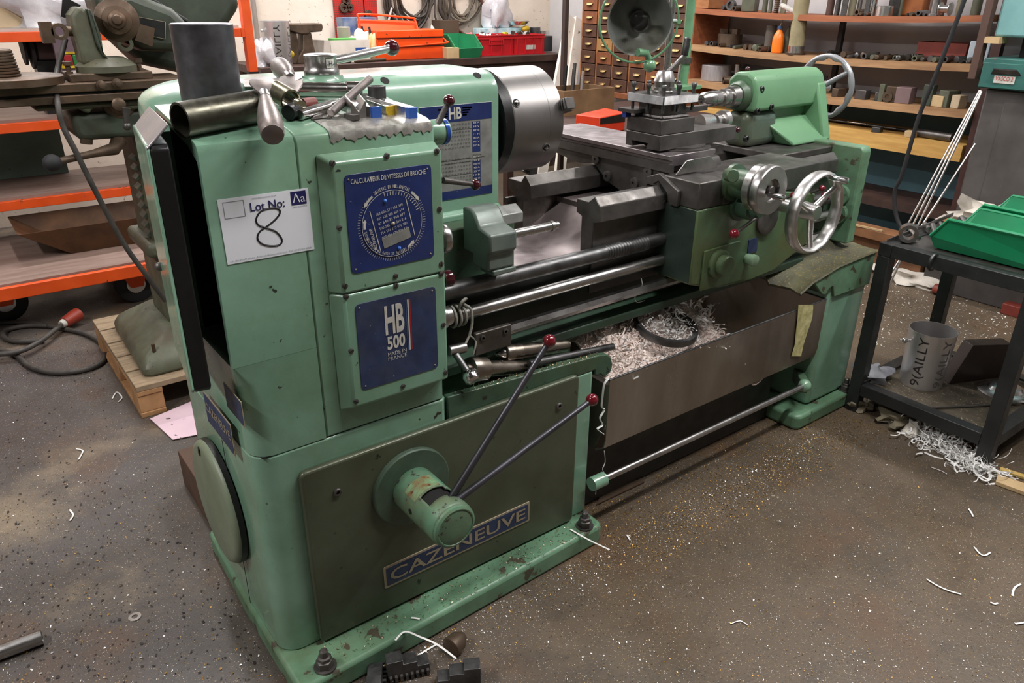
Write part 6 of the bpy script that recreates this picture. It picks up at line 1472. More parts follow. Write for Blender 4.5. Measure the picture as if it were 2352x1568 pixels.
# ================================================================== right wall: drawer cabinet, shelves, machine stand
CABW = mat('cabinet_pine', (168, 112, 66), rough=.55, col2=(142, 88, 48), nscale=4, stretch=(3,3,14), bump=.05)
DRW = [mat('dark_walnut_drawer', (86, 58, 44), rough=.5, col2=(66, 44, 34), nscale=5, stretch=(2,12,2)), mat('red_brown_drawer', (132, 80, 50), rough=.5, col2=(104, 60, 38), nscale=5, stretch=(2,12,2)), mat('pale_oak_drawer', (164, 126, 78), rough=.5, col2=(136, 98, 58), nscale=5, stretch=(2,12,2))]
BRASS = mat('worn_brass', (196, 170, 120), metal=.9, rough=.3, col2=(160, 134, 88), nscale=20)
SX = 4.60
dcab = thing('drawer_cabinet', 'tall wooden cabinet of small drawers with brass cup handles', 'drawer cabinet', (4.8,4.55,.70))
y0, y1, z0 = 3.96, 5.14, .775
part('carcass', M().box(SX+.03, 5.0, y0, y1, z0-.02, 1.80), CABW, dcab)
part('base_board', M().box(SX-.03, 5.0, y0-.03, y1+.05, z0-.065, z0-.0205), mat('red_brown_base',(140,84,52),rough=.5,col2=(110,64,40),stretch=(3,14,3)), dcab, bev=.004)
NC, NR, RH = 6, 10, .1005
cw = (y1-y0-.024)/NC
for c in range(NC+1): yy = y0+.002+c*cw; part('divider', M().box(SX, SX+.0295, yy, yy+.018, z0-.02, 1.80), CABW, dcab)
cup = M()
def cup_handle(x, y, z):
    m = M(); n = 10
    for i in range(n+1):
        a = PI*i/n
        for (dx, dz, k) in ((0,.010,1.0),(-.014,.004,.95),(-.020,-.010,.85),(-.016,-.016,.8)): m.v.append(V((x+dx*math.sin(a)**.6 if 0<i<n else x, y-.042*math.cos(a)*k, z+dz*math.sin(a)**.5 if 0<i<n else z-.004)))
    for i in range(n):
        for j in range(3): m.f.append((i*4+j,i*4+j+1,(i+1)*4+j+1,(i+1)*4+j))
    return m
rn = random.Random(4); dmesh = None; hmesh = None
for r in range(NR):
    for c in range(NC):
        ya = y0+.023+c*cw; za = z0-.018+r*RH; mt = DRW[2] if (c,r) in ((4,3),(1,5)) else rn.choice((DRW[0],DRW[0],DRW[1]))
        if dmesh is None:
            d = part('drawer', M().box(SX-.010, SX+.0285, ya, ya+cw-.022, za, za+RH-.008), mt, dcab, bev=.002); dmesh = (d, ya, za)
            h = part('cup_handle', cup_handle(SX-.010, ya+(cw-.022)/2, za+RH*.5), BRASS, d); hmesh = h
            h.modifiers.new('s','SOLIDIFY').thickness = .002
        else:
            d = dmesh[0].copy(); LINK(d); d.parent = dcab; d.location = (rn.uniform(-.006,.004), ya-dmesh[1], za-dmesh[2]); d.data = d.data.copy() if False else d.data
            d.material_slots[0].link = 'OBJECT'; d.material_slots[0].material = mt
            h = hmesh.copy(); LINK(h); h.parent = d
# shelves
SH = thing('shelf_unit', 'long sagging plank shelves full of tooling along the right wall', 'shelves', (4.8,2.9,0))
PLANK = mat('tan_pine_plank', (176, 138, 98), rough=.7, col2=(146, 108, 74), nscale=4, stretch=(3,1,10), bump=.1, grime=(120,90,60), grime_amt=.4)  # tan colour of the pine itself
PLANKR = mat('red_stained_plank', (166, 100, 64), rough=.6, col2=(138, 78, 48), nscale=4, stretch=(3,1,10))
PLANKY = mat('yellow_pine_beam', (206, 164, 92), rough=.7, col2=(180, 136, 70), nscale=4, stretch=(3,1,10), bump=.08)
SY0, SY1 = 1.93, 3.945
def sag(y, a): t = (y-SY0)/(SY1-SY0); return -a*4*t*(1-t)
SHELF = [(1.395,.034,.026,PLANKR,SX),(1.152,.040,.022,PLANK,SX),(.915,.045,.012,PLANK,SX),(.722,.09,.0,PLANKY,SX+.02),(.335,.045,0,mat('dark_rusty_shelf',(70,48,40),rough=.6,col2=(46,34,30)),SX+.02)]
for z, th, sg, mt, xf in SHELF:
    g = [[(xf, SY0+(SY1-SY0)*i/10, z+sag(SY0+(SY1-SY0)*i/10,sg)) for i in range(11)], [(5.0, SY0+(SY1-SY0)*i/10, z+sag(SY0+(SY1-SY0)*i/10,sg)) for i in range(11)]]
    part('shelf_plank', M().sheet(g[::-1], -th).move((0,0,0)) if False else M().sheet([[V(p) for p in r] for r in g], th), mt, SH)
part('end_upright', M().box(SX+.02,5.0,SY1+.0005,SY1+.014,0,1.9), PLANKR, SH)
part('steel_post', M().box(SX+.03,SX+.075,SY0-.06,SY0-.012,0,1.9), mat('dark_red_angle_post',(74,46,42),rough=.5), SH)
part('steel_post', M().box(SX+.22,SX+.25,2.9,2.93,0,1.34), BLACK, SH)
solo('teal_back_sheet', M().box(5.01,5.04,SY0-.05,SY1+.1,0,.905), mat('faded_teal_sheet',(92,128,138),rough=.6,col2=(74,106,116),nscale=3), 'faded teal sheet behind the lower shelves', 'sheet')
# ---- shelf goods
def shz(k, y): z, th, sg, mt, xf = SHELF[k]; return z+sag(y,sg)+.0006
def sy(u, v, x): return px(u,v,x=x).y
OLIVEC = mat('khaki_card_tube',(156,146,112),rough=.7,col2=(136,126,96),nscale=16)
# second shelf (k=1)
def sx_(x): return x
q = sy(1670,75,4.72); z = shz(1,q)
t = thing('old_chuck', 'rusty round chuck lying on the second shelf left of the orange bottle', 'chuck', (4.74,q,z))
part('body', M().cyl((4.76,q,z),(4.76,q,z+.085),.085,n=32,c=.004), RUSTY, t)
for k in range(3): a = 2*PI*k/3+.4; part('jaw', M().obox((4.76+.05*math.cos(a),q+.05*math.sin(a),z+.102), (.05,.03,.034), a), RUSTY, t)
q = sy(1766,80,4.68); z = shz(1,q); solo('round_stock', M().cyl((4.70,q,z),(4.70,q,z+.165),.034,n=24,c=.002), mat('scaled_dark_bar',(94,86,78),rough=.6,col2=(70,64,58)), 'tall dark bar stock standing left of the orange bottle', 'bar stock')
q = sy(1786,90,4.64); z = shz(1,q)
t = thing('oil_bottle', 'orange squeeze oil bottle with blue cap on the second shelf', 'bottle', (4.65,q,z))
part('body', M().rev((4.65,q,z), (0,0,1), [(0,.034),(.004,.0375),(.085,.0375),(.115,.030),(.135,.018),(.142,.014)], 28), mat('orange_squeeze_plastic',(244,124,30),rough=.35,col2=(236,112,22)), t)
part('cap', M().cyl((4.65,q,z+.1421),(4.65,q,z+.165),.016,n=18,c=.003), mat('blue_grey_cap',(60,90,130),rough=.4), t); part('nozzle', M().tube([(4.65,q,z+.165),(4.65,q-.004,z+.18),(4.645,q-.018,z+.205)], [.006,.003,.0015], 8), TAN, t)
q = sy(1806,80,4.70); z = shz(1,q); solo('pointed_bar', M().rev((4.72,q,z), (0,0,1), [(0,.026),(.10,.026),(.165,.003)], 18), mat('olive_bar',(104,100,80),rough=.6), 'pointed olive bar standing right of the orange bottle', 'bar')
q = sy(1846,60,4.70); z = shz(1,q)
t = thing('card_tube', 'tall khaki tube on a bright metal collar between the shelves', 'tube', (4.655,q,z))
part('foot', M().cyl((4.655,q,z),(4.655,q,z+.012),.062,n=30), RUSTY, t); part('collar', M().cyl((4.655,q,z+.0121),(4.655,q,z+.052),.052,n=30), ALU, t); part('tube', M().cyl((4.65,q,z+.0521),(4.64,q,z+.33),.047,n=30), OLIVEC, t)
# red tray and tin
ya, yb = sy(2225,95,4.75), sy(2110,95,4.75); z = shz(1,(ya+yb)/2)
t = thing('red_tray', 'dull red metal tray at the right end of the second shelf', 'tray', (4.82,(ya+yb)/2,z))
RDT = mat('dull_red_enamel',(132,56,44),rough=.5,col2=(110,44,36),nscale=8)
part('front', M().box(4.75,4.755,ya,yb,z+.02,z+.10), RDT, t, bev=.001); part('back', M().box(4.93,4.935,ya,yb,z+.02,z+.10), RDT, t); part('base', M().box(4.7555,4.9295,ya,yb,z+.0,z+.024), RDT, t)
for y in (ya, yb-.005): part('side', M().box(4.7555,4.9295,y,y+.005,z+.0245,z+.10), RDT, t)
q = sy(2250,112,4.66); z = shz(1,q); solo('blue_white_tin', M().obox((4.67,q,z+.056), (.05,.10,.11), .15), mat('chalky_blue_tin',(170,186,196),rough=.6,col2=(196,200,204),nscale=12), 'pale blue tin at the right end of the second shelf', 'tin', bev=.004)
# generated tooling
KINDS = ('drill','reamer','sleeve','tube','holder','rod')
cnt = {}
def tooling(k, ya, yb, n, seed, where, big=1.0):
    rn = random.Random(seed); mats = [RUSTY, STEEL_D, STEEL_B, GRIND, RUSTY, mat('oily_black_tool_%d' % seed,(54,50,46),rough=.4,metal=.5)]
    for i in range(n):
        y = yb-(yb-ya)*(i+.5)/n + rn.uniform(-.006,.006); z = shz(k, y); kind = rn.choice(KINDS); r = rn.uniform(.010,.021)*big; L = rn.uniform(.12,.24)
        x0 = SHELF[k][4]+rn.uniform(.0,.06); d = V((1, rn.uniform(-.35,.35), 0)).normalized(); mt = rn.choice(mats)
        c = V((x0, y, z+r+.0005)); lab = 'steel %s, %s from left %s' % (kind, name_nth(i+1), where)
        if kind == 'drill':
            m = M(); N = 14
            for j in range(N+1):
                a = j*.8; 
                for s_ in range(6): b = a+2*PI*s_/6; rr = r*(1 if s_ % 3 else .72); m.v.append(c+d*(L*.6*j/N)+V((-d.y,d.x,0))*(rr*math.cos(b))+V((0,0,rr*math.sin(b))))
            for j in range(N):
                for s_ in range(6): m.f.append((j*6+s_, j*6+(s_+1)%6, (j+1)*6+(s_+1)%6, (j+1)*6+s_))
            m.f.append(tuple(range(6))); m.rev(c+d*(L*.6), d, [(0,r),(L*.4,r*.8)], 10)
        elif kind in ('sleeve','tube'): m = M().pipe(c, c+d*L*.8, r*1.15, r*.7, 16).move((0,0,r*.15))
        elif kind == 'reamer':
            m = M().rev(c, d, [(0,r*.6),(.004,r*.9),(L*.5,r),(L*.52,r*.7),(L,r*.7)], 10); m.rev(c+d*(L*.9), d, [(0,r*.9),(.02,r*.9)], 4)
        elif kind == 'holder':
            m = M().rev(c, d, [(0,r*1.05),(.012,r*1.1),(.03,r*1.1),(.032,r*.9),(.06,r*.85),(L,r*.55)], 14).move((0,0,r*.1))
        else: m = M().cyl(c, c+d*L, r, n=12, c=.001)
        solo('shelf_'+kind, m, mt, lab, kind if kind != 'holder' else 'tool holder', 'loose tooling on the shelves')
tooling(1, sy(1708,110,SX), sy(1600,100,SX), 6, 51, 'on the second shelf in front of the rusty chuck', .9)
tooling(1, sy(1758,110,SX), sy(1710,100,SX), 5, 52, 'on the second shelf beside the tall dark bar')
tooling(1, sy(2095,150,SX), sy(1880,130,SX), 15, 53, 'on the second shelf right of the khaki tube')
tooling(1, sy(2240,160,SX), sy(2100,140,SX), 9, 54, 'on the second shelf in front of the red tray', .9)
# top shelf: upright bars etc.
rn = random.Random(61)
ups = [(1690,'ring'),(1722,'block'),(1755,'bar'),(1768,'bar'),(1782,'threaded'),(1798,'bar'),(1905,'bar'),(1922,'bar'),(1938,'bar'),(1955,'bar'),(1972,'bar'),(1990,'bar'),(2003,'bar'),(2050,'bar'),(2066,'bar'),(2138,'bar'),(2160,'bar'),(2200,'bar'),(2240,'bar'),(2272,'bar')]
MM = [RUSTY, STEEL_D, GRIND, ALU, mat('dark_red_bar',(84,60,54),rough=.6), mat('khaki_bar',(130,124,100),rough=.6), CH, STEEL_B]
nb = 0
for u, kd in ups:
    x = SX+rn.uniform(.05,.16); y = sy(u, 30, x); z = shz(0, y); r = rn.uniform(.012,.026); h = rn.uniform(.13,.30); nb += 1
    if kd == 'ring': solo('shelf_ring', M().pipe((SX+.03,y,z+.034),(SX+.06,y,z+.034),.033,.022,24), STEEL_B, 'round steel ring on edge at the left of the top shelf', 'ring')
    elif kd == 'block': solo('shelf_block', M().obox((SX+.08,y,z+.041),(.09,.09,.08),.3), GRIND, 'square grey-green block beside the ring on the top shelf', 'block', bev=.003)
    elif kd == 'threaded':
        m = M()
        for j in range(20): m.rev((x,y,z+.012*j), (0,0,1), [(0,.014),(.006,.018),(.012,.014)], 12, close=False)
        m.cyl((x,y,z),(x,y,z+.24),.013,n=12); solo('threaded_bar', m, RUSTY, 'coarse threaded bar standing on the top shelf above the orange bottle', 'threaded bar')
    else: solo('upright_bar', M().cyl((x,y,z),(x,y,z+h),r,n=16,c=.001) if rn.random() < .7 else M().obox((x,y,z+h/2),(r*1.8,r*1.8,h),rn.random()), rn.choice(MM), 'upright bar standing %s from the left on the top shelf' % name_nth(nb), 'bar stock', 'upright bars on the top shelf')
x = SX+.05; y = sy(1808,30,x); z = shz(0,y); solo('white_tube', M().cyl(px(1795,12,x=x), px(1834,30,x=x), .016, n=16), PALE, 'white plastic tube with blue end leaning on the top shelf', 'tube')
y = sy(2028,30,SX+.04); z = shz(0,y); solo('bright_cup', M().cyl((SX+.05,y,z),(SX+.05,y,z+.055),.048,n=28,c=.002), ALU, 'short bright aluminium drum in the middle of the top shelf', 'drum')
y = sy(2085,20,SX+.2); z = shz(0,y); solo('rusty_casting', M().box(SX+.18,SX+.26,y-.10,y+.10,z,z+.24), mat('orange_rust_plate',(160,96,48),rough=.7,col2=(120,66,36),nscale=9,bump=.3), 'orange rusty plate standing at the back of the top shelf', 'plate', bev=.01)
y = sy(2145,20,SX+.05); z = shz(0,y); solo('chrome_column', M().rev((SX+.06,y,z), (0,0,1), [(0,.032),(.012,.032),(.014,.02),(.3,.018)], 20), CH, 'bright steel column on a foot near the right of the top shelf', 'column')
y = sy(2172,25,SX+.05); z = shz(0,y); solo('bright_reel', M().rev((SX+.04,y,z+.035), (0,1,0), [(-.03,.034),(-.026,.034),(-.024,.02),(.02,.02),(.022,.034),(.026,.034)], 24), ALU, 'small bright reel on the top shelf right of the steel column', 'reel')
y = sy(1990,8,SX+.2); z = shz(0,y); solo('grey_plate', M().box(SX+.20,SX+.22,y-.06,y+.06,z,z+.26), mat('pale_grey_plate',(170,166,158),rough=.6), 'pale grey plate standing at the back of the top shelf', 'plate')
tooling(0, sy(2120,45,SX), sy(2065,45,SX), 4, 62, 'on the top shelf in front of the rusty plate', .8)
tooling(0, sy(1985,45,SX), sy(1950,45,SX), 3, 63, 'on the top shelf beside the bright drum', .8)
tooling(0, sy(1688,45,SX), sy(1640,45,SX), 3, 64, 'on the top shelf at the far left', .9)
y = sy(1620,10,SX+.06); z = shz(0,y); solo('small_crate', M().box(SX+.0,SX+.16,y-.08,y+.06,z,z+.12), CABW, 'small wooden box at the left end of the top shelf', 'box', bev=.003)
# third shelf
y = sy(1643,165,SX+.12); z = shz(2,y); solo('billet', M().cyl((SX+.13,y,z),(SX+.13,y,z+.105),.105,n=40,c=.002), mat('pale_sawn_billet',(176,170,170),rough=.45,metal=.5,col2=(150,144,144),nscale=9,stretch=(8,8,1)), 'big pale round billet on the third shelf', 'billet')
y = sy(1672,175,SX+.05); z = shz(2,y); solo('short_pipe', M().pipe((SX+.0,y,z+.026),(SX+.12,y-.09,z+.026),.025,.017,20), RUSTY, 'short thick pipe lying in front of the pale billet', 'pipe')
y = sy(1693,150,SX+.15); z = shz(2,y); solo('round_bar_end', M().cyl((SX+.16,y,z),(SX+.16,y,z+.13),.02,n=16,c=.008), ALU, 'slim pale bar standing right of the pale billet', 'bar')
for i,(u0,v0,u1,v1) in enumerate(((1700,150,1900,180),(1720,168,1800,178),(1740,178,1830,186))): solo('flat_bar', M().bar(px(u0,v0,x=SX+.22-.03*i), px(u1,v1,x=SX+.16-.03*i), .03, .008, (1,0,0)), (BLACK, STEEL_B, RUSTY)[i], ('black flat bar slanting at the back of the third shelf','grey flat bar slanting at the back of the third shelf','rusty flat bar lying in the middle of the third shelf')[i], 'flat bar')
blocks = [(1935,195,.12,.045,.05,RUSTY,'low rusty slab'),(1985,200,.06,.07,.055,STEEL_D,'small stepped steel block'),(2030,195,.10,.05,.05,STEEL_B,'grey bracket block'),(2032,185,.03,.03,.10,GRIND,'narrow upright bracket'),(2060,190,.08,.075,.09,RUSTY,'round-nosed rusty block'),(2082,210,.09,.085,.09,mat('pink_brown_block',(126,104,104),rough=.5),'square pinkish steel block'),(2135,215,.05,.055,.115,GRIND_D,'tall olive plate'),(2165,215,.09,.09,.06,KRAFT,'pale wooden packing block'),(2185,205,.10,.06,.09,GRIND,'grey forked casting'),(2205,225,.07,.05,.07,mat('cream_block',(200,180,150),rough=.6),'cream tilted block')]
for u,v,dx,dy,dz,mt,lab in blocks:
    x = SX+.01+dx/2; y = sy(u,v,x); z = shz(2,y); solo('shelf_block', M().obox((x,y,z+dz/2),(dx,dy,dz),rn.uniform(-.25,.25)), mt, lab+' on the third shelf behind the hand wheel', 'block', bev=.003)
y = sy(2048,200,SX+.03); z = shz(2,y); solo('bored_block', M().pipe((SX+.0,y,z+.032),(SX+.09,y,z+.032),.031,.014,20), RUSTY, 'round bored rusty sleeve on the third shelf', 'sleeve')
# fourth shelf: long flats
for i,(u0,v0,u1,v1,w,mt,lab) in enumerate(((1905,265,2125,285,.02,BLACK,'long black rod on the yellow plank shelf'),(1900,275,2060,292,.012,STEEL_B,'long grey rod on the yellow plank shelf'),(1945,290,1990,282,.006,ALU,'thin bright rod lying askew on the yellow plank shelf'))):
    a, b = px(u0,v0,x=SX+.2-.04*i), px(u1,v1,x=SX+.2-.04*i); a.z = b.z = .7225+w/2+.001+.012*i; solo('long_rod', M().cyl(a,b,w/2,n=10), mt, lab, 'rod')
for i,(u,dx,dy,dz,mt,lab) in enumerate(((2015,.06,.05,.03,STEEL_B,'grey steel piece'),(2095,.06,.06,.035,KRAFT,'rusty and tan wooden piece'))):
    x = SX+.06; y = sy(u,298,x); solo('plank_block', M().obox((x,y,.7231+dz/2),(dx,dy,dz),.2), mt, lab+' on the yellow plank shelf', 'block', bev=.002)
a, b = V((SX+.10,sy(2105,300,SX+.1),.7471)), V((SX+.08,sy(2188,315,SX+.08),.7471)); solo('grey_bar', M().cyl(a,b,.024,n=16), STEEL_D, 'thick grey bar at the right end of the yellow plank shelf', 'bar')
# floor boxes below the shelves
RB = mat('rust_brown_box',(120,82,54),rough=.7,col2=(92,60,40),nscale=6,bump=.1)
solo('wooden_chest', M().box(4.30,4.55,1.86,2.45,0,.19), RB, 'rust brown wooden chest on the floor under the shelves', 'chest', bev=.004)
solo('long_plank', M().box(4.25,4.37,1.85,2.55,.1905,.245), mat('brown_beam',(134,92,58),rough=.7,col2=(104,70,44)), 'brown beam lying on top of the wooden chest', 'beam', bev=.003)
solo('pale_stick', M().bar((4.24,2.42,.252),(4.26,2.10,.252),.012,.010), KRAFT, 'pale stick lying on the brown beam', 'stick')
# machine stand on the right
TEAL = mat('teal_machine_paint',(118,166,166),rough=.45,col2=(100,148,150),nscale=5,grime=(90,110,100),grime_amt=.3); TEALD = mat('dark_teal_drawer',(52,104,96),rough=.45,col2=(40,84,80),nscale=6,chips=(90,80,70),chip_amt=.05)
STAND = mat('dark_grey_cabinet',(82,78,76),rough=.55,col2=(66,62,60),nscale=6,chips=(150,130,90),chip_amt=.02,chip_scale=20)
MX = 4.32
ms = thing('machine_stand', 'dark grey machine stand with teal upper body at the right wall', 'machine', (4.6,1.35,0))
part('cabinet', M().box(MX,4.98,.80,1.765,.30,1.06), STAND, ms, bev=.01); part('plinth', M().box(MX-.06,4.98,.75,1.82,0,.30), STAND, ms, bev=.006)
part('door_panel', M().box(MX-.006,MX-.0005,.85,1.66,.34,1.02), STAND, ms, bev=.002)
ya, yb = 1.30, 1.79; z0_, z1_ = 1.065, 1.205
dd_ = part('drawer_case', M().box(MX-.04,4.95,ya-.3,yb,z0_,z1_), TEALD, ms, bev=.003)
dr = part('drawer', M().box(MX-.05,MX-.0405,ya,yb-.005,z0_+.005,z1_-.02), TEALD, ms, bev=.002)
q = [px(u,v,x=MX-.052) for u,v in ((2285,173),(2335,170),(2333,190),(2284,190))]
part('label_card', M().box(MX-.0545,MX-.0515,q[1].y,q[0].y,q[3].z,q[0].z), PALE, dr)
text(dr, 'VASCO 2', (MX-.0552,q[0].y-.008,q[3].z+.012), (0,-1,0), (0,0,1), q[0].y-q[1].y-.016, .02, mat('red_marker',(190,60,56),rough=.5))
part('cup_pull', M().prism([(MX-.05,q[0].y+.02,q[0].z+.004),(MX-.05,q[1].y-.02,q[0].z+.004),(MX-.075,q[1].y-.005,q[0].z+.028),(MX-.075,q[0].y+.005,q[0].z+.028)], (0,0,.006)), STEEL_B, dr)
part('column_gap', M().box(MX+.12,4.9,.9,1.70,1.2055,1.30), VOID, ms)
part('upper_body', M().box(MX+.02,4.98,.75,1.80,1.30,1.95), TEAL, ms, bev=.012)
part('timber_pad', M().box(MX-.0,MX+.10,1.76,1.83,1.27,1.2995), KRAFT, ms); part('side_angle', M().box(MX+.0,MX+.05,1.83,1.865,1.10,1.95), mat('brown_angle',(84,62,54),rough=.5), ms)
# leaning thin rods
for i,(u0,v0,u1,v1) in enumerate(((2250,208,2072,540),(2254,208,2082,545),(2256,210,2088,560),(2240,330,2100,545))):
    top = px(u0,v0,x=4.20-.01*i); mid = px(u1,v1,x=3.95-.01*i); d = mid-top; bot = top+d*((top.z-.004)/(top.z-mid.z))
    solo('thin_rod', M().cyl(top, bot, .005, n=10), ALU, ('leftmost thin bright rod','second thin bright rod from the left','third thin bright rod from the left','shorter thin bright rod at the right')[i]+' leaning against the machine stand', 'rod', 'thin rods leaning on the machine stand')
solo('hanging_cable', M().tube(catmull([px(u,v,x=4.0) for u,v in ((2250,-120),(2215,0),(2150,170),(2110,270),(2072,400),(2055,440),(2060,500),(2085,545))]+[px(2110,575,x=4.05)],6), .0105, 10), TYRE, 'black cable hanging down in front of the shelves', 'cable')
# wooden crate with a glove on the stand plinth
KR = mat('plywood_crate',(196,150,92),rough=.7,col2=(170,122,70),nscale=5)
a = px(2192,492,x=4.22); z = .3005
t = thing('plywood_crate', 'open plywood crate behind the green bins', 'crate', (4.3,1.4,z))
yb = a.y
part('side', M().box(4.13,4.31,yb-.01,yb,z,a.z), KR, t); part('front', M().box(4.12,4.1295,.95,yb,z,a.z), KR, t); part('back', M().box(4.3105,4.3195,.95,yb,z,a.z+.02), KR, t); part('base', M().box(4.13,4.31,.95,yb-.0105,z,z+.008), KR, t)
CLOTH = mat('dirty_white_cloth',(206,200,190),rough=.85,col2=(176,170,158),nscale=14,grime=(120,112,96),grime_amt=.4,bump=.4,bscale=40)
c = px(2270,482,x=4.2); lump('work_glove', (4.21,c.y,z+.10), .085, (.8,1.8,1.0), CLOTH, 'crumpled white work glove lying in the plywood crate', 'glove', 22, .5)
# orange flat box, brown wooden box seen behind the cross slide
PL = .80
bs = thing('side_table', 'low dark table behind the lathe carrying the orange flat box', 'table', (3.45,3.5,0))
part('table_top', M().box(3.0,4.2,3.05,4.15,.74,.765), BENCH, bs)
for x in (3.04,4.12):
    for y in (3.09,4.07): part('leg', M().box(x,x+.05,y,y+.05,0,.7395), BENCH, bs)
P = [px(u,v,z=.865) for u,v in ((1323,263),(1378,270),(1437,258),(1390,248))]
t = thing('orange_flat_box', 'flat orange-red metal box with black end behind the cross slide', 'box', ((P[0].x+P[2].x)/2,(P[0].y+P[2].y)/2,.7655))
part('body', M().prism(P, (0,0,-.0985)), mat('orange_red_paint',(222,62,24),rough=.45,col2=(196,48,20),nscale=6,chips=(60,40,40),chip_amt=.04), t, bev=.004)
part('dark_end', M().prism([P[1].lerp(P[2],.02)+V((-.002,-.002,-.005)),P[1].lerp(P[2],.98)+V((-.002,-.002,-.005)),P[1].lerp(P[2],.98)+V((-.002,-.002,-.05)),P[1].lerp(P[2],.02)+V((-.002,-.002,-.035))], (P[1]-P[0]).normalized()*.003), BLACK, t)
a = px(1302,243,z=.90)
t = thing('wooden_tray_box', 'brown wooden box with upright bars behind the chuck', 'box', (a.x+.1,a.y+.1,.7655))
x0,y0_,x1,y1_ = 3.28,3.80,3.72,4.06
WBX = mat('brown_wood_box',(128,98,66),rough=.7,col2=(100,74,50))
for nm,bx4 in (('front',(x0,x0+.012,y0_,y1_)),('back',(x1-.012,x1,y0_,y1_)),('side',(x0+.0125,x1-.0125,y0_,y0_+.012)),('side',(x0+.0125,x1-.0125,y1_-.012,y1_))): part(nm, M().box(bx4[0],bx4[1],bx4[2],bx4[3],.7655,.92), WBX, t)
for i in range(5):
    y = 3.84+.042*i; solo('box_bar', M().cyl((3.45+.03*(i%2),y,.766),(3.48+.03*(i%2),y+.01,1.03+.02*(i%3)),.011,n=10), (ALU,RUSTY,STEEL_B,RUSTY,BLACK)[i], '%s bar from the left standing in the brown wooden box' % ('leftmost','second','third','fourth','rightmost')[i] if i not in (0,4) else '%s bar standing in the brown wooden box' % ('leftmost' if i == 0 else 'rightmost'), 'bar', 'bars in the brown wooden box')
# ================================================================== black trolley on the right, floor litter
FR = mat('black_steel_frame',(52,54,54),rough=.42,metal=.4,col2=(40,42,42),nscale=9,chips=(90,88,84),chip_amt=.03,chip_scale=50)
X0,X1,Y0,Y1,ZT = 2.63,3.24,.765,1.296,.676
tr = thing('steel_trolley', 'black angle-steel trolley with green bins standing right of the lathe', 'trolley', ((X0+X1)/2,(Y0+Y1)/2,0))
w = .046
for x in (X0,X1-w):
    for y in (Y0,Y1-w): part('leg', M().box(x,x+w,y,y+w,0,ZT-w), FR, tr, bev=.002)
for z in (ZT-w+.0005, .075):
    for y in (Y0,Y1-w): part('long_rail', M().box(X0+w+.0005 if z < .3 else X0,X1-w-.0005 if z < .3 else X1,y,y+w,z,z+w), FR, tr, bev=.002)
    for x in (X0,X1-w): part('cross_rail', M().box(x,x+w,Y0+w+.0005,Y1-w-.0005,z,z+w), FR, tr, bev=.002)
part('top_sheet', M().box(X0+.02,X1-.02,Y0+.02,Y1-.02,ZT-.009,ZT-.005), STEEL_D, tr)
LSH = mat('chip_covered_sheet',(96,88,74),rough=.7,metal=.3,col2=(70,62,52),nscale=18,chips=(170,158,130),chip_amt=.1,chip_scale=140,bump=.4,bscale=120)
part('lower_sheet', M().box(X0+.02,X1-.02,Y0+.02,Y1-.02,.106,.111), LSH, tr)
part('hook_strap', M().torus((X0-.004,1.10,ZT-.02), (0,1,0), .026, .006, 20, 8), FR, tr)
LZ2 = .1115
c = V((2.855,1.135,LZ2)); bucket(c, .083, .225, face_cam(c)-.18, 'etched steel bucket on the lower shelf of the black trolley', False)
P = [V((2.90,1.06,LZ2)),V((3.16,.95,LZ2)),V((3.17,.955,.24)),V((2.93,1.065,.295))]
solo('steel_wedge', M().prism([V((2.93,1.06,LZ2)),V((3.165,.965,LZ2)),V((3.165,.965,.255)),V((2.99,1.035,.27))], (.03,.05,0)), mat('dark_brown_steel',(66,56,52),rough=.5,metal=.4), 'dark brown steel plate standing beside the bucket on the trolley', 'plate', bev=.002)
c = V((3.02,.90,LZ2)); solo('pulley_disc', M().rev(c, (0,0,1), [(0,.09),(.012,.092),(.016,.085),(.02,.07),(.022,.06),(.034,.052),(.038,.03),(.038,0)], 40), ALU, 'round aluminium pulley lying on the lower shelf of the trolley', 'pulley')
solo('wire_rod', M().tube(catmull([V((2.68,1.0,.117)),V((2.80,.93,.117)),V((2.92,.86,.117)),V((2.95,.83,.125))],4), .004, 8), STEEL_D, 'bent wire rod lying on the trolley lower shelf', 'wire')
# green bins on the top
GB2 = mat('bright_green_bin',(22,140,92),rough=.38,col2=(16,122,80),nscale=4)
def pick_bin(x0, x1, y0, y1, z, h, label):
    t = thing('green_bin', label, 'storage bin', ((x0+x1)/2,(y0+y1)/2,z), 'green bins on the black trolley')
    f = .03; th = .004
    B = [V((x0+f,y0+f,z)),V((x1-f,y0+f,z)),V((x1-f,y1-f*.4,z)),V((x0+f,y1-f*.4,z))]; T = [V((x0,y0,z+h)),V((x1,y0,z+h)),V((x1,y1-.05,z+h)),V((x0,y1-.05,z+h))]; L0, L1 = V((x0+.006,y1,z+h*.38)), V((x1-.006,y1,z+h*.38))
    def wall(P, nm='wall'): n = (P[1]-P[0]).cross(P[2]-P[0]).normalized(); part(nm, M().prism(P, -n*th), GB2, t)
    part('floor_panel', M().prism(B, (0,0,.004)), GB2, t)
    wall([B[0],B[1],T[1],T[0]]); wall([B[3],B[0],T[0],T[3],L0]); wall([B[1],B[2],L1,T[2],T[1]]); wall([B[2],B[3],L0,L1])
    part('rim', M().tube([L0,T[3],T[0],T[1],T[2],L1], .006, 6), GB2, t)
pick_bin(2.700,2.94,.62,1.165,ZT+.0005,.112,'front green plastic bin on top of the black trolley')
pick_bin(2.955,3.19,.60,1.165,ZT+.0005,.125,'rear green plastic bin behind the front green bin')
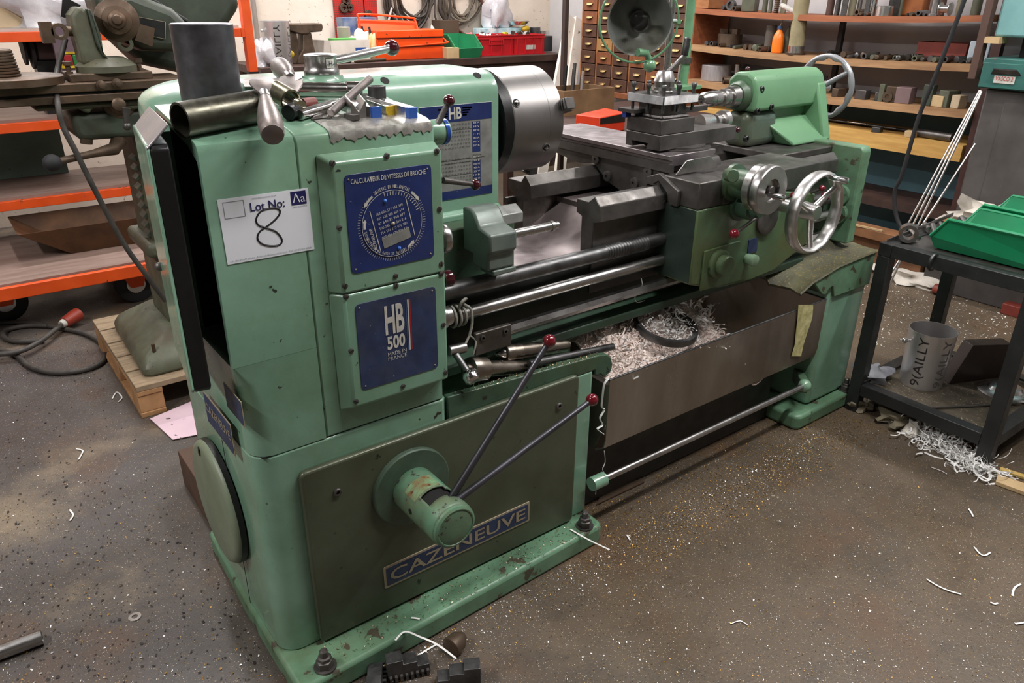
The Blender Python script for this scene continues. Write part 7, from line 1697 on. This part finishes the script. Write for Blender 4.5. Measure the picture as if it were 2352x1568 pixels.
# loose parts on the trolley corner
rn = random.Random(77)
solo('round_lug', M().pipe((2.70,1.235,ZT+.032),(2.735,1.255,ZT+.032),.032,.02,24), STEEL, 'bright round lug on the near corner of the black trolley', 'lug')
for i in range(8):
    a = rn.uniform(0,PI); c = V((2.74+.048*i, 1.20+.06*rn.random(), ZT+.014)); d = V((math.cos(a)*.5+.8,math.sin(a)*.6,rn.uniform(-.0,.12))).normalized()
    solo('loose_fitting', M().rev(c, d, [(0,.008),(.002,.012),(.02,.012),(.022,.009),(.07+.03*rn.random(),.009)], 12), rn.choice((STEEL,STEEL_D,RUSTY,OLIVE)), 'loose steel fitting, %s from the near corner, beside the bins on the trolley' % name_nth(i+1), 'fitting', 'loose fittings on the trolley')
solo('thin_strip', M().bar((2.66,1.285,ZT+.003),(3.10,1.27,ZT+.035),.004,.012), STEEL_D, 'thin dark strip lying along the lathe side of the trolley top', 'strip')
# rags and swarf heap below the trolley
for i,(u,v,r,sc,mt,lab) in enumerate(((2000,862,.055,(1.1,.9,.6),mat('blue_grey_rag',(150,152,156),rough=.85,col2=(110,112,120),nscale=9,bump=.4,bscale=30),'blue-grey rag on the trolley shelf beside the bucket'),(1985,930,.05,(1.2,.8,.5),mat('olive_dirty_rag',(120,112,92),rough=.85,col2=(86,78,62),nscale=9,bump=.4,bscale=30),'dirty olive rag on the floor by the lathe foot'),(2060,965,.06,(1.3,.8,.5),bpy.data.materials['olive_dirty_rag'],'dirty crumpled rag on the floor under the trolley rail'),(2098,985,.032,(1,1,.9),CLOTH,'small white rag between the dirty rag and the swarf heap'),(2085,640,.09,(1.0,1.6,.45),CLOTH,'dirty white rag on the floor behind the trolley'))):
    on = LZ2 if i == 0 else 0; c = px(u,v,z=on+.01); lump('rag', (c.x,c.y,on), r, sc, mt, lab, 'rag', 40+i, .55, 'rags round the trolley')
rnd = random.Random(91); m = M()
for k in range(900):
    t_ = rnd.random(); c0 = px(2105,985,z=0).lerp(px(2262,1085,z=0), t_**.9); c = c0+V((rnd.gauss(0,.035),rnd.gauss(0,.035),abs(rnd.gauss(0,.014))))
    ribbon(m, c, rnd.uniform(.02,.075), rnd.uniform(.002,.006), rnd.uniform(0,4), rnd, .4)
solo('white_swarf_heap', m, SWG, 'heap of long white swarf strips on the floor beside the trolley leg', 'swarf', kind='stuff')
for i,pts in enumerate((((2235,1040),(2262,1060),(2275,1095),(2258,1102),(2230,1072),(2215,1050)),((2248,1050),(2270,1075),(2272,1100),(2240,1085)))): curl([px(u,v,z=.012) for u,v in pts], .0045, ('larger','smaller')[i]+' thick white swarf loop at the right end of the heap')
strands = [((2130,1330),(2155,1345),(2180,1356),(2208,1364)),((2240,1258),(2250,1270),(2262,1275),(2275,1268)),((2225,1168),(2232,1178),(2235,1186)),((2138,1072),(2160,1080),(2175,1088)),((1678,1432),(1700,1425),(1718,1435)),((2325,1368),(2330,1350),(2345,1340)),((2275,1382),(2285,1386),(2292,1384)),((2332,1432),(2345,1430),(2358,1428)),((1310,1215),(1350,1238),(1400,1262)),((945,1418),(955,1419),(964,1421)),((908,1470),(930,1450),(965,1462),(1005,1480),(1048,1512)),((945,1515),(975,1495),(1005,1478)),((258,915),(268,900),(280,912),(272,922)),((175,1030),(190,1035),(180,1055)),((160,1170),(168,1182),(160,1195)),((1440,1228),(1445,1236),(1447,1240))]
desc = ['long pale swarf strand at lower right','forked white swarf strip at far right','short white strip near the right floor','thin pale thread below the swarf heap','thin curved strand in the middle of the floor','curved strip at the right edge of the floor','tiny white strip by the right edge','flat white strip at the right edge','white strand lying at the corner of the lathe plinth','short white chip on the lathe plinth','long white strand arched over the lathe plinth','white strand crossing behind the loose jaws','tangled white strand beside the pallet','small pale strand on the left floor','pale strand on the left floor below the cable','tiny white chip beyond the plinth corner']
for pts, lab in zip(strands, desc):
    z = .066 if 'plinth' in lab and 'beyond' not in lab else .004
    curl([px(u,v,z=z) for u,v in pts], .0026 if 'thin' not in lab else .0014, lab)
# loose chuck jaws on the floor
def loose_jaw(c, rz, label):
    t = thing('chuck_jaw', label, 'chuck jaw', c, 'loose chuck jaws on the floor')
    R_ = Matrix.Rotation(rz,3,'Z')
    def P(pts): return [V(c)+R_@V(p) for p in pts]
    pr = [(-.05,0,0),(.05,0,0),(.05,0,.03),(.022,0,.03),(.022,0,.045),(-.012,0,.045),(-.012,0,.058),(-.05,0,.058)]
    part('body', M().prism(P(pr), R_@V((0,.034,0))), STEEL_B, t, bev=.001)
    for k in range(8): x = -.046+.0125*k; part('tooth', M().prism(P([(x,-.008,.002),(x+.006,-.008,.002),(x+.006,-.008,.018),(x,-.008,.018)]), R_@V((0,.0078,0))), STEEL_D, t)
q = px(940,1556,z=.0); loose_jaw((q.x,q.y,0), R(-20), 'loose dark chuck jaw with its teeth facing the lathe plinth')
q = px(1048,1548,z=.0); loose_jaw((q.x,q.y-.01,0), R(150), 'loose dark chuck jaw with its teeth facing the camera')
q = px(880,1580,z=.0); loose_jaw((q.x,q.y,0), R(60), 'loose dark chuck jaw half out of the frame at the bottom')
q = px(1050,1488,z=.014)
solo('rusty_cup', M().rev((q.x-.02,q.y,.026), (1,.3,0), [(0,.022),(.002,.026),(.03,.024),(.05,.012),(.05,.010),(.03,.021),(.003,.022)], 20), RUSTY, 'small rusty bell-shaped cup lying behind the loose jaws', 'cup')
solo('wood_offcut', M().prism([px(u,v,z=.002) for u,v in ((2285,1112),(2360,1140),(2368,1122),(2290,1095))], (0,0,.012)), KRAFT, 'pale wood offcut on the floor at the right edge', 'offcut')
solo('thin_lath', M().prism([px(u,v,z=.002) for u,v in ((2295,1082),(2380,1110),(2382,1103),(2297,1076))], (0,0,.008)), mat('yellow_lath',(190,160,90),rough=.7), 'thin yellow lath beside the pale offcut at the right edge', 'lath')
solo('dark_sheet', M().prism([px(u,v,z=.003) for u,v in ((1370,1160),(1480,1108),(1478,1098),(1380,1135))], (0,0,.004)), RUSTY, 'dark rusty strip lying under the brake rail', 'strip')
q = px(2165,680,z=0); solo('red_plug', M().rev((q.x,q.y,.03), (0,1,0), [(0,.028),(.05,.028),(.055,.02)], 16), RDT, 'small red plug on the floor behind the trolley', 'plug')
q = px(2335,722,z=0); solo('red_toolbox', M().box(q.x-.05,q.x+.1,q.y-.2,q.y+.06,0,.055), RDT, 'low red box on the floor behind the trolley at the right edge', 'box', bev=.003)
# scattered chips: one uncountable mesh per look
def scatter(n, area, seed, mt, label, smin=.0012, smax=.004, zf=.0006):
    rn = random.Random(seed); m = M()
    for k in range(n):
        x, y = area(rn); s = smin+(smax-smin)*rn.random()**3; a = rn.uniform(0,PI); d = V((math.cos(a),math.sin(a),rn.uniform(-.2,.5)))*s; e = V((-math.sin(a),math.cos(a),rn.uniform(-.3,.3)))*s*rn.uniform(.3,.8); c = V((x,y,zf+s*.5))
        b = len(m.v); m.v += [c-d-e, c+d-e, c+d+e, c-d+e, c+V((0,0,-s*.6))]; m.f += [(b,b+1,b+2,b+3),(b,b+4,b+1),(b+1,b+4,b+2),(b+2,b+4,b+3),(b+3,b+4,b)]
    return solo('floor_chips', m, mt, label, 'metal chips', kind='stuff')
def uv_area(u0,u1,v0,v1):
    def f(rn):
        p = px(rn.uniform(u0,u1), rn.uniform(v0,v1), z=0); return p.x, p.y
    return f
BRC = mat('brass_chips',(150,120,66),metal=.7,rough=.4,col2=(140,104,46),nscale=60); DKC = mat('dark_chips',(40,34,30),rough=.7); SLV = mat('silver_chips',(214,212,208),metal=.6,rough=.3)
free = lambda rn, f: f(rn)
def right_floor(rn):
    while True:
        x, y = uv_area(1300,2400,930,1600)(rn)
        if y < 1.25 or x > 1.35: return x, y
def left_floor(rn):
    while True:
        x, y = uv_area(-50,700,720,1600)(rn)
        if x < .35: return x, y
def along(rn): return rn.uniform(.5,2.5), 1.255-abs(rn.gauss(0,.07))
def under(rn): return rn.uniform(1.33,2.6), rn.uniform(1.12,1.5)-rn.random()*.05
scatter(2600, right_floor, 1, SLV, 'tiny silver chips scattered over the right floor', .0006, .0022)
scatter(2600, right_floor, 2, BRC, 'tiny brass chips scattered over the right floor', .0006, .002)
scatter(700, left_floor, 3, SLV, 'pale flakes scattered over the left floor', .0006, .003)
scatter(1500, left_floor, 4, DKC, 'dark crumbs scattered over the left floor', .0008, .0042)
scatter(800, left_floor, 8, BRC, 'brass crumbs scattered over the left floor', .0008, .003)
scatter(2600, along, 5, SLV, 'silver chips banked along the lathe plinth', .0006, .0022)
scatter(2400, along, 6, BRC, 'brass chips banked along the lathe plinth', .0006, .0022)
scatter(9000, under, 7, BRC, 'brass chips banked under the brake rail', .0007, .0024)
def behind(rn): return rn.uniform(3.3,4.3), rn.uniform(.9,2.1)
scatter(2500, behind, 9, PALE, 'white flakes on the floor behind the trolley', .001, .0055)
def ledge2(rn): return rn.uniform(2.33,2.67), rn.uniform(1.335,1.45)
